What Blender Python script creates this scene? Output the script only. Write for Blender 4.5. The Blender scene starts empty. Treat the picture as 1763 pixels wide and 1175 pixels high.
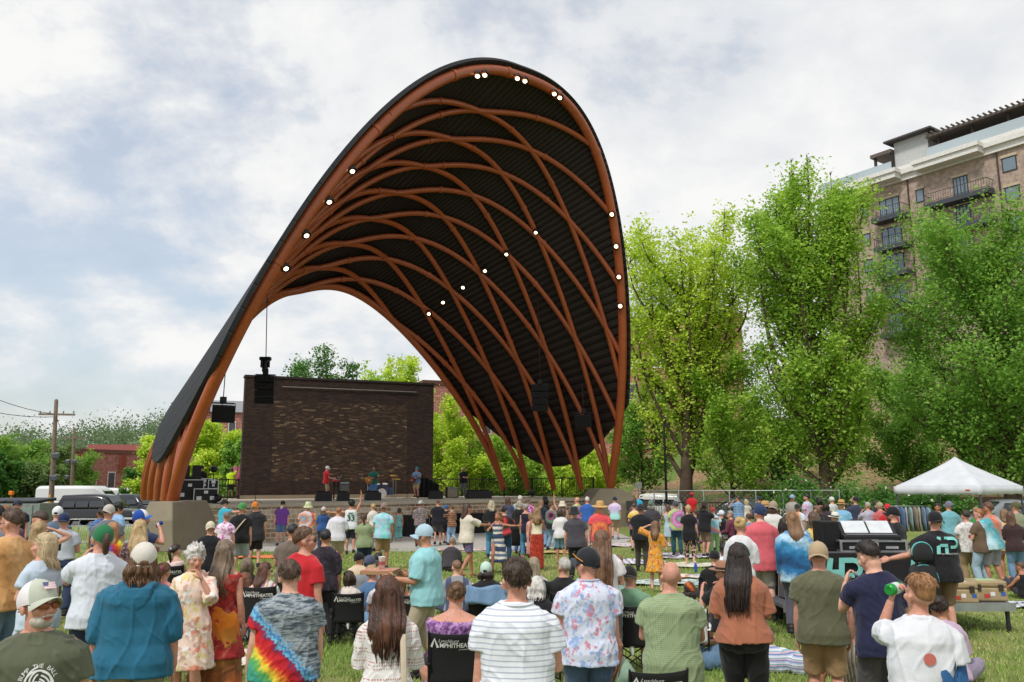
import bpy, math, random
import numpy as np
from mathutils import Vector, Matrix
random.seed(7); RNG = np.random.default_rng(7)
SC = bpy.context.scene
COL = SC.collection
R = math.radians
W, HH, F, CH, YH, ROLL = 1763., 1175., 1450., 2.3, 836., R(.3)
PIT = math.atan((YH - HH / 2) / F)
CP, SP = math.cos(PIT), math.sin(PIT)
def ray(px, py):
 X, Y = px - W / 2, py - HH / 2
 x = X * math.cos(ROLL) - Y * math.sin(ROLL)
 y = X * math.sin(ROLL) + Y * math.cos(ROLL)
 v = -y / F
 return Vector((x / F, CP - v * SP, SP + v * CP))
def at(px, py, depth):            # point of the ray at world distance y = depth
 r = ray(px, py)
 return Vector((0, 0, CH)) + r * (depth / r.y)
def onz(px, py, z=0.):            # point of the ray at height z
 r = ray(px, py)
 return Vector((0, 0, CH)) + r * ((z - CH) / r.z)
def proj(P):
 P = np.asarray(P, float)
 x, y, z = P[..., 0], P[..., 1], P[..., 2] - CH
 d = y * CP + z * SP
 v = -y * SP + z * CP
 px, py = F * x / d, -F * v / d
 return np.stack([W / 2 + px * math.cos(ROLL) + py * math.sin(ROLL),
                     HH / 2 - px * math.sin(ROLL) + py * math.cos(ROLL)], -1)
cam = bpy.data.cameras.new('camera')
cam.sensor_width = 36.; cam.lens = F / W * 36.; cam.clip_end = 3000; cam.clip_start = .1
co = bpy.data.objects.new('camera', cam); COL.objects.link(co)
co.matrix_world = Matrix.Translation((0, 0, CH)) @ Matrix.Rotation(R(90) + PIT, 4, 'X') @ Matrix.Rotation(-ROLL, 4, 'Z')
SC.camera = co
SC.render.resolution_x = 1024; SC.render.resolution_y = 682
def sst(a, b, x):
 t = min(1, max(0, (x - a) / (b - a))); return t * t * (3 - 2 * t)
def gz(x, y):                     # gentle bowl of the lawn
 return (.06 * (1 - sst(6, 14, y)) + .17 * math.exp(-((x + 4.6) / 2.6) ** 2 - ((y - 10) / 6.) ** 2)
   - .10 * math.exp(-((x - 7) / 9) ** 2 - ((y - 20) / 7) ** 2)
   + .25 * sst(28, 40, y) * sst(4, 9, x))
def tag(o, label=None, cat=None, group=None, kind=None):
 if label: o['label'] = label
 if cat: o['category'] = cat
 if group: o['group'] = group
 if kind: o['kind'] = kind
 return o
def empty(name, loc, rz=0.):
 o = bpy.data.objects.new(name, None); COL.objects.link(o)
 o.location = loc; o.rotation_euler = (0, 0, rz); o.empty_display_size = .2
 return o
def frame_to(d):
 d = Vector(d).normalized()
 return d.to_track_quat('Z', 'Y').to_matrix()
class M:
 def __init__(s, tf=None, k=1.):
  s.v = []; s.f = []; s.n = 0; s.tf = tf; s.k = k; s.uv = None; s.mi = []
 def add(s, V, Fc, mi=0):
  V = np.asarray(V, float).reshape(-1, 3)
  if s.tf is not None:
   A = np.array(s.tf); V = V @ A[:3, :3].T + A[:3, 3]
  s.v.append(V * s.k)
  s.f += [tuple(i + s.n for i in q) for q in Fc]
  s.mi += [mi] * len(Fc)
  s.n += len(V)
 def rings(s, Rg, cap=True, mi=0):
  n = len(Rg[0]); V = np.concatenate(Rg)
  Fc = []
  for i in range(len(Rg) - 1):
   a = i * n; b = a + n
   for j in range(n):
    k = (j + 1) % n
    Fc.append((a + j, a + k, b + k, b + j))
  if cap:
   Fc.append(tuple(range(n - 1, -1, -1))); Fc.append(tuple((len(Rg) - 1) * n + j for j in range(n)))
  s.add(V, Fc, mi)
 def tube(s, pts, rad, n=10, round_=True, sub=0, up=None, mi=0, cap=True):
  P = [np.array(p, float) for p in pts]
  rad = [(r, r) if np.isscalar(r) else r for r in (rad if hasattr(rad, '__len__') else [rad] * len(P))]
  if sub:
   Q, q = [], []
   for i in range(len(P) - 1):
    p0 = P[max(i - 1, 0)]; p1 = P[i]; p2 = P[i + 1]; p3 = P[min(i + 2, len(P) - 1)]
    for j in range(sub):
     t = j / sub
     Q.append(.5 * (2 * p1 + (p2 - p0) * t + (2 * p0 - 5 * p1 + 4 * p2 - p3) * t * t + (3 * p1 - p0 - 3 * p2 + p3) * t ** 3))
     q.append((rad[i][0] * (1 - t) + rad[i + 1][0] * t, rad[i][1] * (1 - t) + rad[i + 1][1] * t))
   Q.append(P[-1]); q.append(rad[-1]); P, rad = Q, q
  T = []
  for i in range(len(P)):
   d = P[min(i + 1, len(P) - 1)] - P[max(i - 1, 0)]
   T.append(d / (np.linalg.norm(d) + 1e-9))
  u = np.array(up if up is not None else ((1, 0, 0) if abs(T[0][0]) < .9 else (0, 1, 0)), float)
  ang = np.arange(n) * 2 * math.pi / n
  ca, sa = np.cos(ang)[:, None], np.sin(ang)[:, None]
  Rg = []
  def ring(c, t, a, b, f=1.):
   nonlocal u
   u = u - t * (u @ t); u = u / (np.linalg.norm(u) + 1e-9)
   w = np.cross(t, u)
   return c + f * (ca * u * a + sa * w * b)
  if round_:
   r0 = min(rad[0])
   for f, o in ((.35, -.9), (.75, -.6)):
    Rg.append(ring(P[0] + T[0] * r0 * o, T[0], *rad[0], f))
  for i in range(len(P)): Rg.append(ring(P[i], T[i], *rad[i]))
  if round_:
   r1 = min(rad[-1])
   for f, o in ((.75, .6), (.35, .9)):
    Rg.append(ring(P[-1] + T[-1] * r1 * o, T[-1], *rad[-1], f))
  s.rings(Rg, cap, mi)
 def ell(s, c, r, rot=None, n=14, m=9, mi=0):
  r = (r, r, r) if np.isscalar(r) else r
  Rg = []
  th = np.linspace(0, math.pi, m + 1)[1:-1]; ph = np.arange(n) * 2 * math.pi / n
  A = np.array(rot.to_3x3()) if rot is not None else np.eye(3)
  for t in th:
   V = np.stack([np.sin(t) * np.cos(ph) * r[0], np.sin(t) * np.sin(ph) * r[1], np.full(n, math.cos(t) * r[2])], -1)
   Rg.append(V @ A.T + np.array(c))
  s.rings(Rg[::-1], True, mi)
 def loft(s, rg, n=24, cap=True, mi=0):      # rg: (z, hw, hd, cx, cy, exponent)
  a = np.arange(n) * 2 * math.pi / n
  Rg = []
  for q in rg:
   z, hw, hd = q[:3]; cx = q[3] if len(q) > 3 else 0; cy = q[4] if len(q) > 4 else 0; e = q[5] if len(q) > 5 else 2.4
   c, si = np.cos(a), np.sin(a)
   Rg.append(np.stack([cx + np.sign(c) * np.abs(c) ** (2 / e) * hw, cy + np.sign(si) * np.abs(si) ** (2 / e) * hd, np.full(n, z)], -1))
  s.rings(Rg, cap, mi)
 def box(s, c, size, rot=None, mi=0, taper=1.):
  x, y, z = [q / 2 for q in size]; t = taper
  V = np.array([(-x, -y, -z), (x, -y, -z), (x, y, -z), (-x, y, -z), (-x * t, -y * t, z), (x * t, -y * t, z), (x * t, y * t, z), (-x * t, y * t, z)])
  if rot is not None: V = V @ np.array(rot.to_3x3()).T
  s.add(V + np.array(c, float), [(3, 2, 1, 0), (4, 5, 6, 7), (0, 1, 5, 4), (1, 2, 6, 5), (2, 3, 7, 6), (3, 0, 4, 7)], mi)
 def beam(s, a, b, w, h, mi=0):              # rectangular bar from a to b
  a, b = Vector(a), Vector(b); d = b - a
  s.box((a + b) / 2, (w, h, d.length), frame_to(d), mi)
 def prism(s, poly, z0, z1, mi=0):
  n = len(poly)
  V = [(p[0], p[1], z0) for p in poly] + [(p[0], p[1], z1) for p in poly]
  s.add(V, [tuple(range(n - 1, -1, -1)), tuple(range(n, 2 * n))] + [(i, (i + 1) % n, n + (i + 1) % n, n + i) for i in range(n)], mi)
 def lathe(s, prof, c=(0, 0, 0), n=24, sx=1., sy=1., cap=False, mi=0):
  a = np.arange(n) * 2 * math.pi / n
  s.rings([np.stack([c[0] + r * np.cos(a) * sx, c[1] + r * np.sin(a) * sy, np.full(n, c[2] + z)], -1) for r, z in prof], cap, mi)
 def grid(s, fn, nu, nv, mi=0):
  V = [fn(i / nu, j / nv) for j in range(nv + 1) for i in range(nu + 1)]
  s.add(V, [(j * (nu + 1) + i, j * (nu + 1) + i + 1, (j + 1) * (nu + 1) + i + 1, (j + 1) * (nu + 1) + i) for j in range(nv) for i in range(nu)], mi)
 def build(s, name, mat, parent=None, smooth=True, bevel=0.):
  me = bpy.data.meshes.new(name)
  if s.n:
   me.from_pydata(np.concatenate(s.v).tolist(), [], s.f)
  for m_ in (mat if isinstance(mat, (list, tuple)) else [mat]): me.materials.append(m_)
  if any(s.mi): me.polygons.foreach_set('material_index', s.mi)
  if smooth: me.polygons.foreach_set('use_smooth', [True] * len(me.polygons))
  me.update()
  o = bpy.data.objects.new(name, me); COL.objects.link(o)
  if parent is not None: o.parent = parent
  if bevel:
   b = o.modifiers.new('bevel', 'BEVEL'); b.width = bevel; b.segments = 2; b.limit_method = 'ANGLE'
  if smooth == 'auto': auto_smooth(o)
  return o
def auto_smooth(o, ang=35):
 me = o.data
 me.polygons.foreach_set('use_smooth', [True] * len(me.polygons))
 try: me.set_sharp_from_angle(angle=R(ang))
 except Exception: pass
PEND = []                       # (object, voxel, smooth iterations, post function)
def fuse(o, vox, it=3, post=None, cloth=0., seed=0):
 m = o.modifiers.new('fuse', 'REMESH'); m.mode = 'VOXEL'; m.voxel_size = vox; m.use_smooth_shade = True
 if it:
  q = o.modifiers.new('smooth', 'SMOOTH'); q.iterations = it; q.factor = .5
 PEND.append((o, post, cloth, seed))
def fbm(P, sc, seed, oct_=3):
 rg = np.random.default_rng(seed); out = np.zeros(len(P)); amp = 1.
 for o in range(oct_):
  for _ in range(4):
   k = rg.normal(size=3) * np.array(sc) * (1.9 ** o); ph = rg.random() * 6.28
   k2 = rg.normal(size=3) * np.array(sc) * .6 * (1.9 ** o)
   out += amp * .5 * np.sin(P @ k + ph + 1.3 * np.sin(P @ k2 + ph * 2))
  amp *= .55
 return out
def flush():
 dg = bpy.context.evaluated_depsgraph_get(); dg.update()
 new = []
 for o, post, cloth, seed in PEND:
  new.append(bpy.data.meshes.new_from_object(o.evaluated_get(dg)))
 for (o, post, cloth, seed), me in zip(PEND, new):
  mats = list(o.data.materials); old = o.data
  o.modifiers.clear(); o.data = me; me.name = o.name
  bpy.data.meshes.remove(old)
  me.materials.clear()
  for q in mats: me.materials.append(q)
  if cloth:
   n = len(me.vertices); V = np.empty(n * 3); me.vertices.foreach_get('co', V); V = V.reshape(-1, 3)
   N = np.empty(n * 3); me.vertices.foreach_get('normal', N); N = N.reshape(-1, 3)
   a = fbm(V, (13, 13, 4), seed, 2); Q = V @ np.array(Matrix.Rotation(.75 if seed % 2 else -.75, 3, 'Y')).T; b = fbm(Q, (18, 12, 5), seed + 5, 2); c = fbm(V, (7, 7, 4), seed + 9, 2)
   d = .8 * (1 - np.minimum(1, np.abs(a) * 1.1)) ** 3 + .7 * (1 - np.minimum(1, np.abs(b) * 1.2)) ** 3 + .5 * c - .3
   V = V + N * (d * cloth)[:, None]
   me.vertices.foreach_set('co', V.ravel())
  me.polygons.foreach_set('use_smooth', [True] * len(me.polygons))
  if post: post(me)
  me.update()
 PEND.clear()
MC = {}
def lin(h):
 if isinstance(h, (tuple, list)): return tuple(h)[:3] + (1,)
 h = h.lstrip('#')
 c = [int(h[i:i + 2], 16) / 255 for i in (0, 2, 4)]
 return tuple((x / 12.92 if x <= .04045 else ((x + .055) / 1.055) ** 2.4) for x in c) + (1,)
class NT:
 def __init__(s, name, rough=.6, metal=0.):
  s.m = bpy.data.materials.new(name); s.m.use_nodes = True
  s.t = s.m.node_tree; s.b = s.t.nodes['Principled BSDF']; s.L = s.t.links
  s.b.inputs['Roughness'].default_value = rough; s.b.inputs['Metallic'].default_value = metal
  s.b.inputs['Specular IOR Level'].default_value = .35
  s._tc = None
 def n(s, typ, **kw):
  q = s.t.nodes.new(typ)
  for k, v in kw.items():
   if k.startswith('_'): q.inputs[k[1:].replace('_', ' ')].default_value = v
   else: setattr(q, k, v)
  return q
 def coord(s, kind='Object'):
  if s._tc is None: s._tc = s.n('ShaderNodeTexCoord')
  return s._tc.outputs[kind]
 def mapping(s, src, scale=(1, 1, 1), loc=(0, 0, 0), rot=(0, 0, 0)):
  q = s.n('ShaderNodeMapping'); q.inputs['Scale'].default_value = scale; q.inputs['Location'].default_value = loc; q.inputs['Rotation'].default_value = rot
  s.L.new(src, q.inputs[0]); return q.outputs[0]
 def noise(s, src, scale, detail=3, rough=.55, dist=0.):
  q = s.n('ShaderNodeTexNoise'); q.inputs['Scale'].default_value = scale; q.inputs['Detail'].default_value = detail
  q.inputs['Roughness'].default_value = rough; q.inputs['Distortion'].default_value = dist
  s.L.new(src, q.inputs['Vector']); return q.outputs['Fac']
 def ramp(s, src, stops, interp='LINEAR'):
  q = s.n('ShaderNodeValToRGB'); q.color_ramp.interpolation = interp
  e = q.color_ramp.elements
  while len(e) > 1: e.remove(e[-1])
  e[0].position = stops[0][0]; e[0].color = lin(stops[0][1])
  for p, c in stops[1:]:
   k = e.new(p); k.color = lin(c)
  s.L.new(src, q.inputs[0]); return q.outputs[0]
 def math(s, op, a, b=None, c=None):
  q = s.n('ShaderNodeMath', operation=op)
  for i, x in enumerate((a, b, c)):
   if x is None: continue
   if isinstance(x, (int, float)): q.inputs[i].default_value = x
   else: s.L.new(x, q.inputs[i])
  return q.outputs[0]
 def mix(s, fac, a, b, blend='MIX'):
  q = s.n('ShaderNodeMix', data_type='RGBA', blend_type=blend)
  for i, x in ((0, fac), (6, a), (7, b)):
   if isinstance(x, (int, float)): q.inputs[i].default_value = x
   elif isinstance(x, (tuple, list, str)): q.inputs[i].default_value = lin(x)
   else: s.L.new(x, q.inputs[i])
  return q.outputs[2]
 def xyz(s, src):
  q = s.n('ShaderNodeSeparateXYZ'); s.L.new(src, q.inputs[0]); return q.outputs
 def color(s, out):
  if isinstance(out, (str, tuple)): s.b.inputs['Base Color'].default_value = lin(out)
  else: s.L.new(out, s.b.inputs['Base Color'])
 def bump(s, h, strength=.4, dist=.01):
  q = s.n('ShaderNodeBump'); q.inputs['Strength'].default_value = strength; q.inputs['Distance'].default_value = dist
  s.L.new(h, q.inputs['Height']); s.L.new(q.outputs[0], s.b.inputs['Normal'])
def plain(name, col, rough=.55, metal=0., var=.12, sc=6., bump=.0, bsc=40.):
 key = ('p', name, str(col), rough, metal, var, sc, bump, bsc)
 if key in MC: return MC[key]
 t = NT(name, rough, metal)
 n = t.noise(t.coord(), sc, 4)
 c = lin(col)
 lo = tuple(x * (1 - var) for x in c[:3]); hi = tuple(min(1, x * (1 + var)) for x in c[:3])
 t.color(t.ramp(n, [(.3, lo), (.7, hi)]))
 if bump: t.bump(t.noise(t.coord(), bsc, 4), bump, .01)
 MC[key] = t.m
 return t.m
def emit(name, col, st):
 key = ('e', name)
 if key in MC: return MC[key]
 t = NT(name); t.color(col); t.b.inputs['Emission Color'].default_value = lin(col); t.b.inputs['Emission Strength'].default_value = st
 MC[key] = t.m; return t.m
def glass(name='window_glass', col='#8fa3ad', rough=.06):
 key = ('g', name)
 if key in MC: return MC[key]
 t = NT(name, rough); t.color(col); t.b.inputs['Specular IOR Level'].default_value = .9
 MC[key] = t.m; return t.m
def skin(tone):
 key = ('skin', tone)
 if key in MC: return MC[key]
 base = {'l': '#d4a791', 'r': '#cb9681', 'm': '#b98669', 't': '#ad775b', 'd': '#5c3b2c', 'k': '#7d5138'}[tone]
 t = NT('skin', .5)
 c = lin(base)
 n = t.noise(t.coord(), 9, 4); n2 = t.noise(t.coord(), 60, 3)
 a = t.ramp(n, [(.3, tuple(x * y for x, y in zip(c, (.88, .78, .76)))), (.7, tuple(x * y for x, y in zip(c, (1.08, 1.08, 1.06))))])
 t.color(t.mix(.12, a, t.ramp(n2, [(.35, '#8a4a38'), (.65, '#f0c8b0')])))
 t.b.inputs['Subsurface Weight'].default_value = .12; t.b.inputs['Subsurface Radius'].default_value = (.02, .008, .005); t.b.inputs['Subsurface Scale'].default_value = .5
 t.bump(n2, .12, .004)
 MC[key] = t.m; return t.m
def hairmat(col, hi=None):
 key = ('hair', col, hi)
 if key in MC: return MC[key]
 t = NT('hair', .45)
 c = lin(col)
 v = t.mapping(t.coord(), (55, 55, 5))
 n = t.noise(v, 1.6, 4, .6, .6)
 n2 = t.noise(t.mapping(t.coord(), (9, 9, 2.2)), 1.5, 3)
 lo = tuple(x * .45 for x in c[:3]); h = lin(hi)[:3] if hi else tuple(min(1, x * 1.7 + .004) for x in c[:3])
 a = t.ramp(n, [(.32, lo), (.5, c), (.72, h)])
 t.color(t.mix(.5, a, t.ramp(n2, [(.35, lo), (.65, h)])))
 t.b.inputs['Specular IOR Level'].default_value = .5
 t.bump(n, .8, .012)
 MC[key] = t.m; return t.m
def cloth(kind, *cols, sc=1., rough=.85, dirv=(0, 0, 1), off=(0, 0, 0), bump=.35):
 """Fabric: plain heather stripe vstripe plaid blot floral ramp rings knit camo"""
 key = ('c', kind, cols, sc, dirv, off, bump)
 if key in MC: return MC[key]
 t = NT('fabric', rough)
 t.b.inputs['Sheen Weight'].default_value = .15
 o = t.coord()
 if any(off): o = t.mapping(o, (1, 1, 1), off)
 x = t.xyz(o)
 w = t.noise(o, 11, 4, .6)                         # wear of the cloth
 if kind in ('plain', 'heather'):
  c = lin(cols[0]); f = .1 if kind == 'plain' else .3
  s_ = t.noise(o, 120 if kind == 'heather' else 5, 3)
  out = t.ramp(s_, [(.3, tuple(q * (1 - f) for q in c[:3])), (.7, tuple(min(1, q * (1 + f * .6)) for q in c[:3]))])
 elif kind in ('stripe', 'vstripe'):
  ax = x[2] if kind == 'stripe' else x[0]
  nn = t.noise(o, 3, 2)
  v = t.math('FRACT', t.math('ADD', t.math('MULTIPLY', ax, sc), t.math('MULTIPLY', nn, .25)))
  k = len(cols); st = []
  for i, c in enumerate(cols): st.append((i / k, c))
  out = t.ramp(v, st, 'CONSTANT')
 elif kind == 'plaid':
  def band(ax, c):
   v = t.math('FRACT', t.math('MULTIPLY', ax, sc)); return t.ramp(v, [(0, (1, 1, 1)), (.55, c), (.8, (1, 1, 1))], 'CONSTANT')
  out = t.mix(1., t.mix(1., cols[0], band(x[2], cols[1]), 'MULTIPLY'), band(t.math('ADD', x[0], t.math('MULTIPLY', x[1], .7)), cols[-1]), 'MULTIPLY')
 elif kind == 'blot':
  out = lin(cols[0])
  for i, c in enumerate(cols[1:]):
   n = t.noise(t.mapping(o, (1, 1, 1), (3.1 * i + 1, 2.3 * i, 1.7 * i)), 9 * sc, 3, .55, .8)
   f = t.ramp(n, [(.5, (0, 0, 0)), (.58, (1, 1, 1))])
   out = t.mix(f, out, c)
 elif kind == 'floral':
  out = lin(cols[0])
  for i, c in enumerate(cols[1:]):
   v = t.n('ShaderNodeTexVoronoi'); v.inputs['Scale'].default_value = (13 + 3 * i) * sc
   d = t.n('ShaderNodeVectorMath', operation='ADD')
   nn = t.n('ShaderNodeTexNoise'); nn.inputs['Scale'].default_value = 22 * sc
   t.L.new(o, nn.inputs['Vector'])
   ns = t.n('ShaderNodeVectorMath', operation='SCALE'); ns.inputs['Scale'].default_value = .09 / sc
   t.L.new(nn.outputs['Color'], ns.inputs[0])
   t.L.new(t.mapping(o, (1, 1, .8 if i else 1), (2.7 * i, 1.3 * i, .9 * i), (0, .5 * i, 0)), d.inputs[0]); t.L.new(ns.outputs[0], d.inputs[1])
   t.L.new(d.outputs[0], v.inputs['Vector'])
   f = t.ramp(v.outputs['Distance'], [(.26, (1, 1, 1)), (.36, (0, 0, 0))])
   out = t.mix(f, out, c)
 elif kind in ('ramp', 'rings'):
  n = t.noise(o, 7 * max(sc, .6), 3, .6); n3 = t.noise(o, 30, 3, .7)
  if kind == 'ramp':
   v = t.math('ADD', t.math('ADD', t.math('MULTIPLY', x[0], dirv[0]), t.math('MULTIPLY', x[1], dirv[1])), t.math('MULTIPLY', x[2], dirv[2]))
  else:
   q = t.n('ShaderNodeVectorMath', operation='LENGTH')
   t.L.new(t.mapping(o, (1, .4, 1), (-dirv[0], -dirv[1], -dirv[2])), q.inputs[0]); v = q.outputs['Value']
  v = t.math('ADD', t.math('MULTIPLY', v, sc), t.math('ADD', t.math('MULTIPLY', n, .35), t.math('MULTIPLY', n3, .12)))
  v = t.math('FRACT', v)
  k = len(cols)
  out = t.ramp(v, [(i / k, c) for i, c in enumerate(cols)] + [(1., cols[0])])
 elif kind == 'knit':
  u = t.math('ABSOLUTE', t.math('SINE', t.math('MULTIPLY', t.math('ADD', x[0], t.math('MULTIPLY', x[1], .8)), 190)))
  vv = t.math('ABSOLUTE', t.math('SINE', t.math('MULTIPLY', x[2], 150)))
  row = t.noise(t.mapping(o, (.5, .5, 9)), 3, 2)
  f = t.math('MULTIPLY', t.math('MULTIPLY', u, vv), t.ramp(row, [(.4, (1, 1, 1)), (.6, (.25, .25, .25))]))
  out = t.mix(t.ramp(f, [(.35, (0, 0, 0)), (.65, (1, 1, 1))]), cols[0], cols[1])
 out = t.mix(.05, out, t.ramp(w, [(.35, (.05, .05, .05)), (.65, (1, 1, 1))]), 'OVERLAY')
 t.color(out)
 fold = t.noise(t.mapping(o, (1, 1, .45), (0, 0, 0), (.3, .4, 0)), 13, 3, .5, 1.2)
 weave = t.noise(o, 260, 2)
 t.bump(t.math('ADD', fold, t.math('MULTIPLY', weave, .12)), bump * .7, .025)
 MC[key] = t.m; return t.m
def text_mesh(txt, size, shear=0., align='CENTER', bold=0.):
 cu = bpy.data.curves.new('lettering', 'FONT'); cu.body = txt; cu.size = size; cu.align_x = align; cu.align_y = 'CENTER'; cu.shear = shear
 cu.offset = bold; cu.resolution_u = 3
 ob = bpy.data.objects.new('lettering', cu)
 COL.objects.link(ob)
 dg = bpy.context.evaluated_depsgraph_get()
 me = bpy.data.meshes.new_from_object(ob.evaluated_get(dg))
 V = np.empty(len(me.vertices) * 3); me.vertices.foreach_get('co', V); V = V.reshape(-1, 3)
 Fc = [tuple(p.vertices) for p in me.polygons]
 bpy.data.objects.remove(ob); bpy.data.meshes.remove(me); bpy.data.curves.remove(cu)
 return V, Fc
def decal(name, V, Fc, fn, mat, parent=None):   # flat (x, y) drawing laid on a surface by fn(x, y) -> point
 m = M(); m.add([fn(p[0], p[1]) for p in V], Fc)
 return m.build(name, mat, parent, smooth=False)
def dupe(o, loc, rz):                            # copy of a thing with its parts and sub-parts
 r = o.copy(); COL.objects.link(r); r.location = loc; r.rotation_euler = (0, 0, rz)
 for c in list(o.children):
  d = c.copy(); COL.objects.link(d); d.parent = r
  for e in list(c.children):
   g = e.copy(); COL.objects.link(g); g.parent = d
 return r
def world():
 w = bpy.data.worlds.new('World'); SC.world = w; w.use_nodes = True
 t = w.node_tree; L = t.links; bg = t.nodes['Background']; out = t.nodes['World Output']
 sky = t.nodes.new('ShaderNodeTexSky'); sky.sky_type = 'NISHITA'; sky.sun_disc = False
 sky.sun_elevation = R(52); sky.sun_rotation = R(215); sky.air_density = 1.2; sky.dust_density = 2.
 L.new(sky.outputs[0], bg.inputs[0]); bg.inputs[1].default_value = .14; sky.altitude = 0
 tc = t.nodes.new('ShaderNodeTexCoord')
 sp = t.nodes.new('ShaderNodeSeparateXYZ'); L.new(tc.outputs['Generated'], sp.inputs[0])
 def mth(op, a, b=None):
  q = t.nodes.new('ShaderNodeMath'); q.operation = op
  for i, x in enumerate((a, b)):
   if x is None: continue
   if isinstance(x, (int, float)): q.inputs[i].default_value = x
   else: L.new(x, q.inputs[i])
  return q.outputs[0]
 zz = mth('ADD', mth('MAXIMUM', sp.outputs[2], 0.), .42)
 cb = t.nodes.new('ShaderNodeCombineXYZ')
 L.new(mth('DIVIDE', sp.outputs[0], zz), cb.inputs[0]); L.new(mth('DIVIDE', sp.outputs[1], zz), cb.inputs[1])
 def noise(sc, det, loc, dist=0., rough=.55):
  mp = t.nodes.new('ShaderNodeMapping'); mp.inputs['Location'].default_value = loc; L.new(cb.outputs[0], mp.inputs[0])
  n = t.nodes.new('ShaderNodeTexNoise'); n.inputs['Scale'].default_value = sc; n.inputs['Detail'].default_value = det; n.inputs['Roughness'].default_value = rough
  n.inputs['Distortion'].default_value = dist; L.new(mp.outputs[0], n.inputs['Vector']); return n.outputs['Fac']
 def ramp(src, st):
  q = t.nodes.new('ShaderNodeValToRGB'); e = q.color_ramp.elements
  while len(e) > 1: e.remove(e[-1])
  e[0].position = st[0][0]; e[0].color = st[0][1] + (1,)
  for p, c in st[1:]:
   k = e.new(p); k.color = c + (1,)
  L.new(src, q.inputs[0]); return q.outputs[0]
 big = noise(1.3, 9, (2.9, 1.1, 0), .15, .58)
 n2 = noise(3.3, 10, (7.7, 2.2, 0), .15, .6)
 col = ramp(mth('ADD', mth('MULTIPLY', big, .45), mth('MULTIPLY', n2, .55)), [(.35, (.54, .575, .62)), (.43, (.63, .65, .68)), (.49, (.70, .71, .725)), (.56, (.79, .79, .78))])
 bg2 = t.nodes.new('ShaderNodeBackground'); L.new(col, bg2.inputs[0]); bg2.inputs[1].default_value = 1.0
 left = mth('MULTIPLY', mth('SUBTRACT', mth('MULTIPLY', sp.outputs[0], -1.), .05), .16)
 cov = mth('ADD', mth('MULTIPLY', n2, .6), mth('MULTIPLY', big, .4))
 f = ramp(mth('SUBTRACT', cov, mth('MAXIMUM', left, -.05)), [(.38, (.5, .5, .5)), (.48, (1, 1, 1))])
 mx = t.nodes.new('ShaderNodeMixShader'); L.new(f, mx.inputs[0]); L.new(bg.outputs[0], mx.inputs[1]); L.new(bg2.outputs[0], mx.inputs[2])
 L.new(mx.outputs[0], out.inputs[0])
 s = bpy.data.lights.new('sun', 'SUN'); s.energy = 2.0; s.angle = R(10); s.color = (1, .96, .9)
 so = bpy.data.objects.new('sun', s); COL.objects.link(so)
 el, az = R(52), R(215)           # azimuth measured clockwise from +Y
 d = Vector((math.sin(az) * math.cos(el), math.cos(az) * math.cos(el), math.sin(el)))
 so.rotation_euler = d.to_track_quat('Z', 'Y').to_euler(); so.location = (-20, -30, 60)
 v = SC.view_settings; v.view_transform = 'Standard'; v.look = 'None'; v.exposure = 0.27; v.gamma = 1
world()
def set_uv(o, uv):
 me = o.data; l = me.uv_layers.new(name='uv')
 idx = np.empty(len(me.loops), int); me.loops.foreach_get('vertex_index', idx)
 l.data.foreach_set('uv', np.asarray(uv, float)[idx].ravel())
def sheet(name, poly_or_rect, dz, mat, step=None, kind='structure'):
 m = M()
 if step:
  x0, x1, y0, y1 = poly_or_rect
  nx, ny = int((x1 - x0) / step), int((y1 - y0) / step)
  m.grid(lambda u, v: (x0 + (x1 - x0) * u, y0 + (y1 - y0) * v, gz(x0 + (x1 - x0) * u, y0 + (y1 - y0) * v) + dz), nx, ny)
 else:
  m.add([(p[0], p[1], dz) for p in poly_or_rect], [tuple(range(len(poly_or_rect)))])
 o = m.build(name, mat); o['kind'] = kind; return o
def mat_ground():
 t = NT('earth', .95); n = t.noise(t.coord(), .08, 5); n2 = t.noise(t.coord(), 1.3, 5)
 t.color(t.mix(t.ramp(n, [(.4, (0, 0, 0)), (.6, (1, 1, 1))]), t.ramp(n2, [(.3, '#77735f'), (.7, '#8d8a80')]), t.ramp(n2, [(.3, '#4f5a33'), (.7, '#6d7446')])))
 return t.m
def mat_lawn():
 t = NT('lawn', .95)
 o = t.coord(); n = t.noise(o, .55, 5, .6); n2 = t.noise(o, 5, 5, .7); n3 = t.noise(o, 60, 4, .7)
 a = t.ramp(n2, [(.28, '#5f7d2c'), (.5, '#799a3e'), (.72, '#a0b05a')])
 b = t.ramp(n3, [(.3, '#52682a'), (.55, '#86984e'), (.75, '#b5b584')])
 dry = t.ramp(n, [(.44, (.05, .05, .05)), (.62, (.75, .75, .75))])
 t.color(t.mix(dry, t.mix(.55, a, b), t.ramp(n3, [(.3, '#85844a'), (.7, '#c0b981')])))
 t.bump(t.math('ADD', n3, n2), .9, .05); return t.m
def mat_concrete(name='concrete', c='#a9a59b', sc=1.):
 t = NT(name, .85); o = t.coord(); n = t.noise(o, 1.1 * sc, 6, .65); n2 = t.noise(o, 14 * sc, 5, .6)
 c = lin(c)
 a = t.ramp(n, [(.3, tuple(x * .8 for x in c[:3])), (.7, tuple(x * 1.1 for x in c[:3]))])
 t.color(t.mix(.3, a, t.ramp(n2, [(.3, tuple(x * .7 for x in c[:3])), (.7, tuple(x * 1.15 for x in c[:3]))])))
 t.bump(n2, .25, .01); return t.m
M_CONC = mat_concrete()
M_PIER = mat_concrete('pier_concrete', '#857b69')
m = M()
m.grid(lambda u, v: (-700 + 1400 * u, -60 + 1260 * v, -.14), 14, 12)
o = m.build('ground', mat_ground()); o['kind'] = 'structure'
sheet('lawn', (-34, 40, 0, 52), 0, mat_lawn(), .5)
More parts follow.
